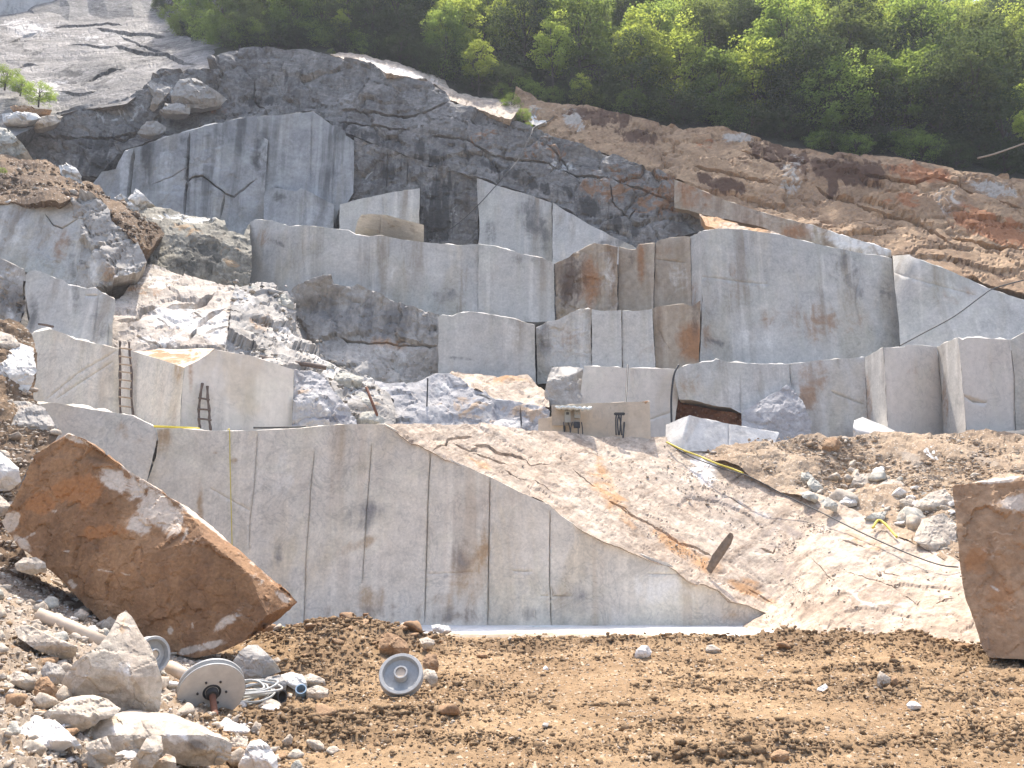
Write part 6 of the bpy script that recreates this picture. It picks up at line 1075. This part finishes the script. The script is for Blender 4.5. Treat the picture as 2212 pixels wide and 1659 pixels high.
cable('steel_cable', [(1942, 748, 51.5), (1990, 722, 51), (2060, 684, 50.4), (2120, 640, 50.5), (2150, 622, 51), (2230, 600, 51)], .04, 'cableblack', 'long dark cable rising along the triangular wall at the right edge', 'cable')
cable('steel_cable', [(925, 522, 63), (980, 490, 63), (1030, 446, 62.6), (1090, 380, 62.8), (1120, 345, 63.8), (1147, 292, 65.2), (1155, 275, 66.2), (1190, 258, 69), (1210, 236, 71.5)], .035, 'cableblack', 'long thin cable slung diagonally across the upper cliff', 'cable')
cable('yellow_hose', [(1440, 955, 42.6), (1475, 972, 41.9), (1510, 985, 41.4), (1545, 1000, 40.7), (1580, 1012, 40.3), (1605, 1022, 39.9)], .045, 'yellow', 'bright yellow hose trailing from the white wedge block down the slope', 'hose')
cable('rubber_hose', [(1450, 962, 42.4), (1490, 985, 41.6), (1560, 1012, 40.5), (1620, 1030, 39.6), (1700, 1072, 38.4), (1760, 1100, 37.3), (1860, 1150, 35.0), (1960, 1195, 33.2), (2030, 1220, 32), (2070, 1225, 31.8)], .028, 'cableblack', 'thin black hose running down the edge of the sunlit slope', 'hose')
cable('yellow_hose', [(1885, 1140, 35.2), (1897, 1124, 35.6), (1910, 1130, 35.4), (1925, 1146, 34.9), (1937, 1160, 34.4)], .05, 'yellow', 'short bent piece of yellow hose below the right bank rubble', 'hose')
cable('yellow_rope', [(492, 928, 35.2), (496, 932, 34.9), (497, 1000, 34.9), (499, 1080, 34.88), (501, 1160, 34.88), (502, 1200, 34.86)], .018, 'yellow', 'thin yellow cord hanging straight down the large sawn wall', 'cord')
cable('yellow_hose', [(330, 921, 37.4), (360, 922, 37), (400, 924, 36.6), (430, 926, 36.4)], .06, 'yellow', 'yellow hose lying on the bench below the short ladder', 'hose')
cable('yellow_hose', [(570, 1352, 29.5), (600, 1356, 29.6), (650, 1358, 29.7), (690, 1357, 29.7)], .05, 'yellow', 'yellow hose on the white ledge behind the dirt mound', 'hose')
cable('steel_bar', [(548, 924, 36.2), (600, 923.5, 36.2), (660, 922, 36.2), (690, 920.5, 36.2)], .05, 'cableblack', 'dark flat bar lying on the rim above the large sawn wall', 'bar')
cable('wire_guide', [(1150, 1354, 34.4), (1250, 1356, 34.3), (1400, 1362, 34.2), (1560, 1368, 34.0), (1620, 1370, 33.8)], .05, 'tarp', 'white saw-wire guide lying along the foot of the large wall', 'wire guide')
cable('bare_branch', [(2112, 342, 62), (2150, 332, 62), (2190, 318, 62.2), (2240, 300, 62.4)], .07, 'rung', 'bare grey branch sticking out of the shade at the right', 'branch')
cable('stick', [(1633, 960, 42.2), (1632, 972, 42), (1637, 982, 41.8)], .03, 'rung', 'pale stick standing in the right bank by the hose', 'stick')

# pulley wheels
def wheel(label, P, rot, r, style):
    o = empty('pulley_wheel', P, rot); tag(o, label, 'wheel')
    if style == 'grey':
        lathe('rim', [(r * .82, -.10), (r * .95, -.11), (r, -.09), (r * .96, -.02), (r * .96, .02), (r, .09), (r * .97, .11), (r * .84, .11), (r * .79, .06), (r * .77, -.03), (r * .82, -.10)], 'steel', o, 64)
        lathe('disc', [(0, -.03), (r * .60, -.03), (r * .78, .0), (r * .79, -.03), (r * .5, -.06), (0, -.06)], 'steel', o, 64)
        h = lathe('hub', [(r * .22, -.04), (r * .32, -.04), (r * .32, .15), (r * .30, .165), (r * .24, .165), (r * .22, .15), (r * .22, -.04)], 'steel', o, 40)
        lathe('hub_core', [(0, .12), (r * .21, .13), (r * .21, .0), (0, .0)], 'pipe', o, 24)
    else:
        lathe('rim', [(r * .86, -.09), (r, -.085), (r, -.05), (r * .90, -.02), (r * .90, .03), (r, .06), (r, .085), (r * .86, .09)], 'steel', o, 64)
        lathe('disc', [(0, .088), (r * .30, .088), (r * .88, .095), (r * .985, .088), (r * .985, .07), (0, .07)], 'steelpale', o, 64)
        lathe('back_disc', [(0, -.07), (r * .97, -.07), (r * .97, -.088), (0, -.088)], 'steelpale', o, 64)
        lathe('hub', [(0, .20), (r * .17, .20), (r * .19, .17), (r * .19, .085), (r * .26, .10), (r * .28, .086)], 'cableblack', o, 32)
        for q_ in range(6):
            bo = lathe('bolt', [(0, .115), (r * .035, .115), (r * .035, .085), (0, .085)], 'cableblack', o, 8); bo.location = (r * .42 * math.cos(q_ * 1.047), r * .42 * math.sin(q_ * 1.047), 0)
        lathe('axle', [(0, .75), (r * .10, .75), (r * .10, .12), (0, .12)], 'rusty', o, 20)
    return o
def wheel_rot(nx, ny, nz):
    return Vector((nx, ny, nz)).to_track_quat('Z', 'Y').to_euler()
W1 = ground_hit(864, 1508); r1_ = 45.5 * W1[1] / F
wheel('grey metal pulley wheel with an open hub, leaning on the dirt mound', (W1[0], W1[1] + .12, W1[2] + r1_ * .93), wheel_rot(0.02, -.82, .57), r1_, 'grey')
W2 = ground_hit(440, 1528); r2_ = 66 * W2[1] / F
c2 = at(457, 1489, W2[1] - .1)
wheel('beige grooved pulley wheel on its side with a rusty axle pointing down', c2.tolist(), wheel_rot(.36, -.74, -.42), r2_, 'beige')
c3 = at(326, 1415, float(ground_hit(330, 1470)[1]) + .2)
wheel('third wheel, mostly hidden behind the pointed boulder, with a pale blue-grey rim', c3.tolist(), wheel_rot(.8, -.6, .1), 38 * c3[1] / F, 'grey')
# hose coil
hc = ground_hit(540, 1518); co = empty('hose_coil', hc.tolist()); tag(co, 'loose coil of grey hose lying between the beige wheel and the grey stones', 'hose coil')
rc = np.random.default_rng(3)
for k in range(9):
    R_ = rc.uniform(.26, .44); ph = rc.uniform(0, 6.28); cx, cy = rc.normal(0, .06, 2); a_ = np.linspace(0, 6.1, 40) + ph
    pth = np.stack([cx + R_ * 1.15 * np.cos(a_), cy + R_ * .9 * np.sin(a_), .04 + .028 * k + .03 * np.sin(a_ * 2 + ph) + .12 * (np.sin(a_) * .5 + .5)], -1)
    tube('hose_loop', pth, .022, 'greyhose', co, 7)
pp = [ground_hit(78, 1338), ground_hit(150, 1366), ground_hit(222, 1400)]
tag(tube('pale_pipe', [p + np.array([0, 0, .10]) for p in pp], .14, 'pipe', seg=14), 'long dusty pale pipe lying under the giant boulder', 'pipe')
q1, q2 = ground_hit(350, 1470), ground_hit(402, 1490)
tag(tube('pale_pipe', [q1 + np.array([0, .3, .22]), q2 + np.array([0, .2, .18])], .12, 'pipe', seg=14), 'short pale pipe between the pointed boulder and the beige wheel', 'pipe')
def ring(label, px, py, rad, tilt, mat):
    g = ground_hit(px, py); o = lathe('pipe_ring', [(rad * .8, -.12), (rad, -.12), (rad, .12), (rad * .8, .12), (rad * .8, -.12)], mat, None, 32)
    o.location = (g[0], g[1], g[2] + rad * .8); o.rotation_euler = tilt; return tag(o, label, 'pipe end')
ring('blue pipe end half buried in the dirt beside the squarish tan stone', 650, 1505, 12 * 17 / F, (R(50), 0, R(10)), 'blue')
ring('dark pipe end lying beside the pinkish stone', 600, 1518, 14 * 17 / F, (R(80), 0, R(60)), 'cableblack')

# ------------------------------------------------------------------ woodland above the quarry
EDGE = np.array([(-400, -60, 112), (200, -40, 110), (345, 5, 99), (380, 75, 88), (480, 102, 77), (560, 104, 73.4), (740, 114, 76.2), (900, 152, 75.2), (970, 185, 74.4), (1130, 222, 73), (1250, 234, 71.6), (1500, 275, 69), (1800, 328, 65.6), (2212, 384, 63), (2700, 460, 60)])
def edge_y(px): return float(np.interp(px, EDGE[:, 0], EDGE[:, 2]))
EW = at(EDGE[:, 0], EDGE[:, 1], EDGE[:, 2])
def hill_z(x, y):
    ye = np.interp(x, EW[:, 0], EW[:, 1]); ze = np.interp(x, EW[:, 0], EW[:, 2])
    return ze - .5 + 1.0 * (y - ye) - .002 * np.clip(y - ye, 0, 200) ** 2 + 0 * x, ye
hx, hv = np.meshgrid(np.linspace(-75, 110, 150), np.r_[-2.5, -1, np.linspace(0, 100, 60)])
ye = np.interp(hx, EW[:, 0], EW[:, 1]); hy = ye + hv; hz, _ = hill_z(hx.ravel(), hy.ravel()); hp = np.stack([hx.ravel(), hy.ravel(), hz], -1)
hp[:, 2] += .5 * fbm(hp, 4, 3, 2) * np.clip(hv.ravel() / 3, 0, 1) - np.where(hv.ravel() < 0, 1.2, 0)
ii = np.arange(hx.size).reshape(hx.shape)
tag(link('wooded_hill', npmesh('wooded_hill', hp, np.stack([ii[:-1, :-1].ravel(), ii[:-1, 1:].ravel(), ii[1:, 1:].ravel(), ii[1:, :-1].ravel()], -1), False), M['hill']), kind='structure')

def leaf_cloud(cents, rads, per, size, rng, flat=.6, up=.35):
    C_ = np.repeat(cents, per, 0); r_ = np.repeat(rads, per)
    d = rng.normal(size=C_.shape); d /= np.linalg.norm(d, axis=1)[:, None]
    P = C_ + d * (r_ * rng.uniform(.25, 1, len(r_)) ** .5)[:, None] * np.array([1, 1, flat])
    n = rng.normal(size=P.shape) + np.array([0, 0, up * 2]); n /= np.linalg.norm(n, axis=1)[:, None]
    a = np.cross(n, rng.normal(size=P.shape)); a /= np.linalg.norm(a, axis=1)[:, None]; b = np.cross(n, a)
    s = (size * rng.uniform(.6, 1.3, len(P)))[:, None]
    V = np.stack([P - a * s * .5, P - b * s * .32 + n * s * .06, P + a * s * .5, P + b * s * .32 + n * s * .06], 1)
    return V.reshape(-1, 3), np.arange(len(P) * 4).reshape(-1, 4)
def tree_meshes(kind, seed):
    rng = np.random.default_rng(seed); H = 10.
    if kind == 'airy': n, rx, zc, rz, per, cr, lf = 70, 2.5, 6.2, 3.6, 88, (.5, .95), .23
    elif kind == 'broad': n, rx, zc, rz, per, cr, lf = 95, 3.1, 5.8, 3.9, 94, (.6, 1.15), .23
    elif kind == 'ivy': n, rx, zc, rz, per, cr, lf = 150, 2.7, 4.9, 4.8, 80, (.5, .9), .19
    else: n, rx, zc, rz, per, cr, lf = 60, 2.9, 3.0, 3.2, 84, (.6, 1.1), .21      # shrub
    d = rng.normal(size=(n, 3)); d /= np.linalg.norm(d, axis=1)[:, None]
    rad = rng.uniform(.35, 1, n) ** .45
    lob = 1 + .28 * vnoise(d * 1.7 + seed, 5) + .2 * vnoise(d * 3.5 + seed, 6)
    C_ = d * (rad * lob)[:, None] * np.array([rx, rx, rz]) + np.array([0, 0, zc])
    C_[:, 2] = np.maximum(C_[:, 2], .4)
    rr = rng.uniform(cr[0], cr[1], n)
    V, Fq = leaf_cloud(C_, rr, per, lf, rng)
    crown = npmesh('crown', V, Fq)
    # trunk with limbs
    TV, TF = [], []
    def add(path, ra, rb):
        k = len(path); v, f = tube_mesh(path, ra, 7, np.linspace(ra, rb, k)); o_ = len(TV); TV.extend(v); TF.extend([tuple(q + o_ for q in g) for g in f])
    top = zc + rz * .55; lean = rng.normal(0, .35, 2)
    tp = spline([(0, 0, -1.2), (lean[0] * .2, lean[1] * .2, top * .3), (lean[0] * .6, lean[1] * .4, top * .65), (lean[0], lean[1], top)], 5); add(tp, .17, .05)
    for c in C_[rng.choice(n, 16, replace=False)]:
        b = tp[np.argmin(np.abs(tp[:, 2] - max(.8, c[2] * .62)))]; m = (b + c) / 2 + rng.normal(0, .15, 3); m[2] -= .1
        add(spline([b, m, c], 4), .06, .02)
    trunk = npmesh('trunk', np.array(TV), TF, True)
    trunk.materials.append(M['bark']); return crown, trunk
TP = {}
for i, (nm, kind, lm) in enumerate([('bright', 'airy', 'leaf_bright'), ('bright', 'airy', 'leaf_bright'), ('bright', 'broad', 'leaf_bright'), ('mid', 'broad', 'leaf_mid'), ('mid', 'airy', 'leaf_mid'), ('mid', 'broad', 'leaf_mid'), ('dark', 'ivy', 'leaf_dark'), ('dark', 'broad', 'leaf_dark'), ('olive', 'airy', 'leaf_dry'), ('shrub_bright', 'shrub', 'leaf_bright'), ('shrub_mid', 'shrub', 'leaf_mid'), ('shrub_dark', 'shrub', 'leaf_dark')]):
    cr, tr = tree_meshes(kind, 40 + i); cr.materials.append(M[lm]); TP.setdefault(nm, []).append((cr, tr))
rt = random.Random(5)
def tree(kind, loc, sc, label, group=None, name='tree', cat='tree', wide=1.):
    cr, tr = rt.choice(TP[kind]); o = empty(name, loc, (0, 0, rt.uniform(0, 6.28))); o.scale = (sc * wide, sc * wide, sc)
    tag(o, label, cat, group); link('trunk', tr, None, o); link('crown', cr, None, o); return o
def tree_px(kind, px, pb, hpx, label, Y, **kw):
    Y = edge_y(px) + (Y - 76.5) * .8 + .6
    P = at(px, pb, Y); tree(kind, (P[0], P[1], P[2] - .3), hpx * Y / F / 9.6, label, **kw)
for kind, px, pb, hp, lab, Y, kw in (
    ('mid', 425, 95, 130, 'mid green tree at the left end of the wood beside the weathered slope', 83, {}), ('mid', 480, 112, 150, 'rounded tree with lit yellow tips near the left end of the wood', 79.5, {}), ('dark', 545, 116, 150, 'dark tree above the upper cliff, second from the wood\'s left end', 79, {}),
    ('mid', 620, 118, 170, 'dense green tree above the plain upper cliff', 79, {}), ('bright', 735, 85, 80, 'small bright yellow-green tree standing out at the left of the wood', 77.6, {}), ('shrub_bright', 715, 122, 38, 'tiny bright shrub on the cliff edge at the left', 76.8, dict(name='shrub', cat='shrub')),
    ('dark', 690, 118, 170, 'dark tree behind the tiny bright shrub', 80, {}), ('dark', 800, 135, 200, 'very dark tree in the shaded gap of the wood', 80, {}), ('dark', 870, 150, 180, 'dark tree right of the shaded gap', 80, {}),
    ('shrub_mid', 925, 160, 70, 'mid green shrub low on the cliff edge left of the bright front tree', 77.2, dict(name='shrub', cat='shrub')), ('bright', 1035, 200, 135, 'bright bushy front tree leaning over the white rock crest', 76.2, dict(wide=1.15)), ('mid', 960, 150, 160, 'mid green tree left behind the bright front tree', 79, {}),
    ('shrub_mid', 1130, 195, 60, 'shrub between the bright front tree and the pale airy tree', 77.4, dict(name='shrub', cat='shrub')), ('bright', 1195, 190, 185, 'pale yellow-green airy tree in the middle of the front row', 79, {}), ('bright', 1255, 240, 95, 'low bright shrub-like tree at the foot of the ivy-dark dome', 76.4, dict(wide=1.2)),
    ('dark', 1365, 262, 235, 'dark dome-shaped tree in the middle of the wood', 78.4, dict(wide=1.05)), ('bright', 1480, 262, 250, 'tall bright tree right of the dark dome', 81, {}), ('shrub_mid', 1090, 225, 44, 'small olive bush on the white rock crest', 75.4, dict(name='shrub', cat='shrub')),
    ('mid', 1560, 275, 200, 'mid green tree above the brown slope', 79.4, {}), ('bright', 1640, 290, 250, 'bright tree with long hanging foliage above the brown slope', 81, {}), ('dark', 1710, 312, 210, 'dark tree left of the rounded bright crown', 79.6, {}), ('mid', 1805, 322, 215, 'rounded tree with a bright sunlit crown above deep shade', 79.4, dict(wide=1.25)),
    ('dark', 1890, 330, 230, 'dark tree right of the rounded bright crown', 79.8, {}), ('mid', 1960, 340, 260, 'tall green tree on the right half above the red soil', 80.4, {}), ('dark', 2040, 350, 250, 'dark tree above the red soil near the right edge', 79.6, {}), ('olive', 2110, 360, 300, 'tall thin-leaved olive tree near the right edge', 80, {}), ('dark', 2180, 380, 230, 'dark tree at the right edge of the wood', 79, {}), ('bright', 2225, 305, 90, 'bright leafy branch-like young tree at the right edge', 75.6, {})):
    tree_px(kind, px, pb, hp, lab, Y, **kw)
LAB = {'bright': 'bright yellow-green tree in the mass of the wood', 'mid': 'mid green tree in the mass of the wood', 'dark': 'dark green tree in the mass of the wood', 'olive': 'olive green thin tree in the mass of the wood'}
rr_ = np.random.default_rng(12); row = 0; yo = 5.
nt = 0
while yo < 62:
    x = -48 - yo * .25 + rr_.uniform(0, 4)
    while x < 68 + yo * .3:
        xx = x + rr_.normal() * .7; ye_ = float(np.interp(xx, EW[:, 0], EW[:, 1])); yy = ye_ + yo + rr_.normal() * 1.1
        z, _ = hill_z(np.array([xx]), np.array([yy])); z = float(z[0]) - .3
        a_ = (z + 4 - CAM_Z); d_ = CP * yy + SP * a_; px = 1106 + F * xx / d_; pyy = 829.5 - F * (-SP * yy + CP * a_) / d_
        if -100 < px < 2310 and pyy > -230:
            u = rr_.uniform(); u = u * (1. if px > 900 else .72) + (0 if px > 900 else .28)
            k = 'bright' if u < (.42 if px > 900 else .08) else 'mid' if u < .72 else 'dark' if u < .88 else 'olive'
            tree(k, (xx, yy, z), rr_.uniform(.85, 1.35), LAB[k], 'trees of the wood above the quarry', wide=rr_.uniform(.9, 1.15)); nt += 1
        x += rr_.uniform(4.6, 6.6)
    yo += 4.6 if yo < 20 else 6.0
print('wood trees', nt)
# dark undergrowth along the edge of the wood
SL = {'shrub_dark': 'dark shrub in the undergrowth at the edge of the wood', 'shrub_mid': 'green shrub in the undergrowth at the edge of the wood'}
for i in range(84):
    px = 370 + (i % 64) * 29 + rr_.normal() * 9
    e = np.array([np.interp(px, EDGE[:, 0], EDGE[:, 1]), np.interp(px, EDGE[:, 0], EDGE[:, 2])]); P = at(px, e[0] - 6 + rr_.normal() * 3, e[1] + .9 + rr_.uniform(0, 2.5))
    k = 'shrub_dark' if rr_.uniform() < .7 else 'shrub_mid'
    tree(k, (P[0], P[1], P[2] - .5), rr_.uniform(.3, .62), SL[k], 'undergrowth along the edge of the wood', 'shrub', 'shrub', 1.25)
# bush at the left edge
for px, pb, hp, lab, Y, k in ((12, 178, 46, 'bright green bush at the left edge on the weathered slope', 70.5, 'shrub_mid'), (45, 195, 34, 'middle bush of the three on the weathered slope at left', 69.5, 'shrub_mid'), (85, 215, 44, 'lowest bush of the three on the weathered slope at left', 69, 'shrub_mid'), (345, 22, 26, 'small tuft at the upper end of the weathered slope', 96, 'shrub_dark'), (25, 540 + 20, 12, 'tiny green weed on the brown earth bank at left', 52, 'shrub_mid')):
    if px == 25: px, pb = 5, 372
    P = at(px, pb, Y) - np.array([0, 0, .22 * hp * Y / F]); tree(k, P.tolist(), hp * Y / F / 5.4, lab, None, 'shrub', 'shrub', 1.5)
for px, pb, hp, Y in ((1085, 215, 40, 73), (1105, 240, 44, 70.5), (1130, 262, 34, 68.6), (1140, 285, 24, 67.4)):
    P = at(px, pb, Y); tree('shrub_mid', P.tolist(), hp * Y / F / 6.4, 'scrubby bush climbing the white rock crest below the front trees', 'scrub on the white crest', 'shrub', 'shrub', 1.2)

# ------------------------------------------------------------------ thin air over the quarry
bm = bmesh.new(); bmesh.ops.create_cube(bm, size=1.)
hm = bpy.data.meshes.new('haze'); bm.to_mesh(hm); bm.free()
hz_ = bpy.data.objects.new('haze', hm); COL.objects.link(hz_)
hz_.scale = (560, 400, 150); hz_.location = (0, 80, 72)
hk = NT('haze_air'); pv = hk.n('VolumePrincipled', {'Color': (.85, .9, 1., 1), 'Density': 0.0004, 'Anisotropy': .3})
oo = hk.n('OutputMaterial'); hk.t.links.new(pv.outputs[0], oo.inputs['Volume'])
hm.materials.append(hk.m); tag(hz_, kind='stuff')
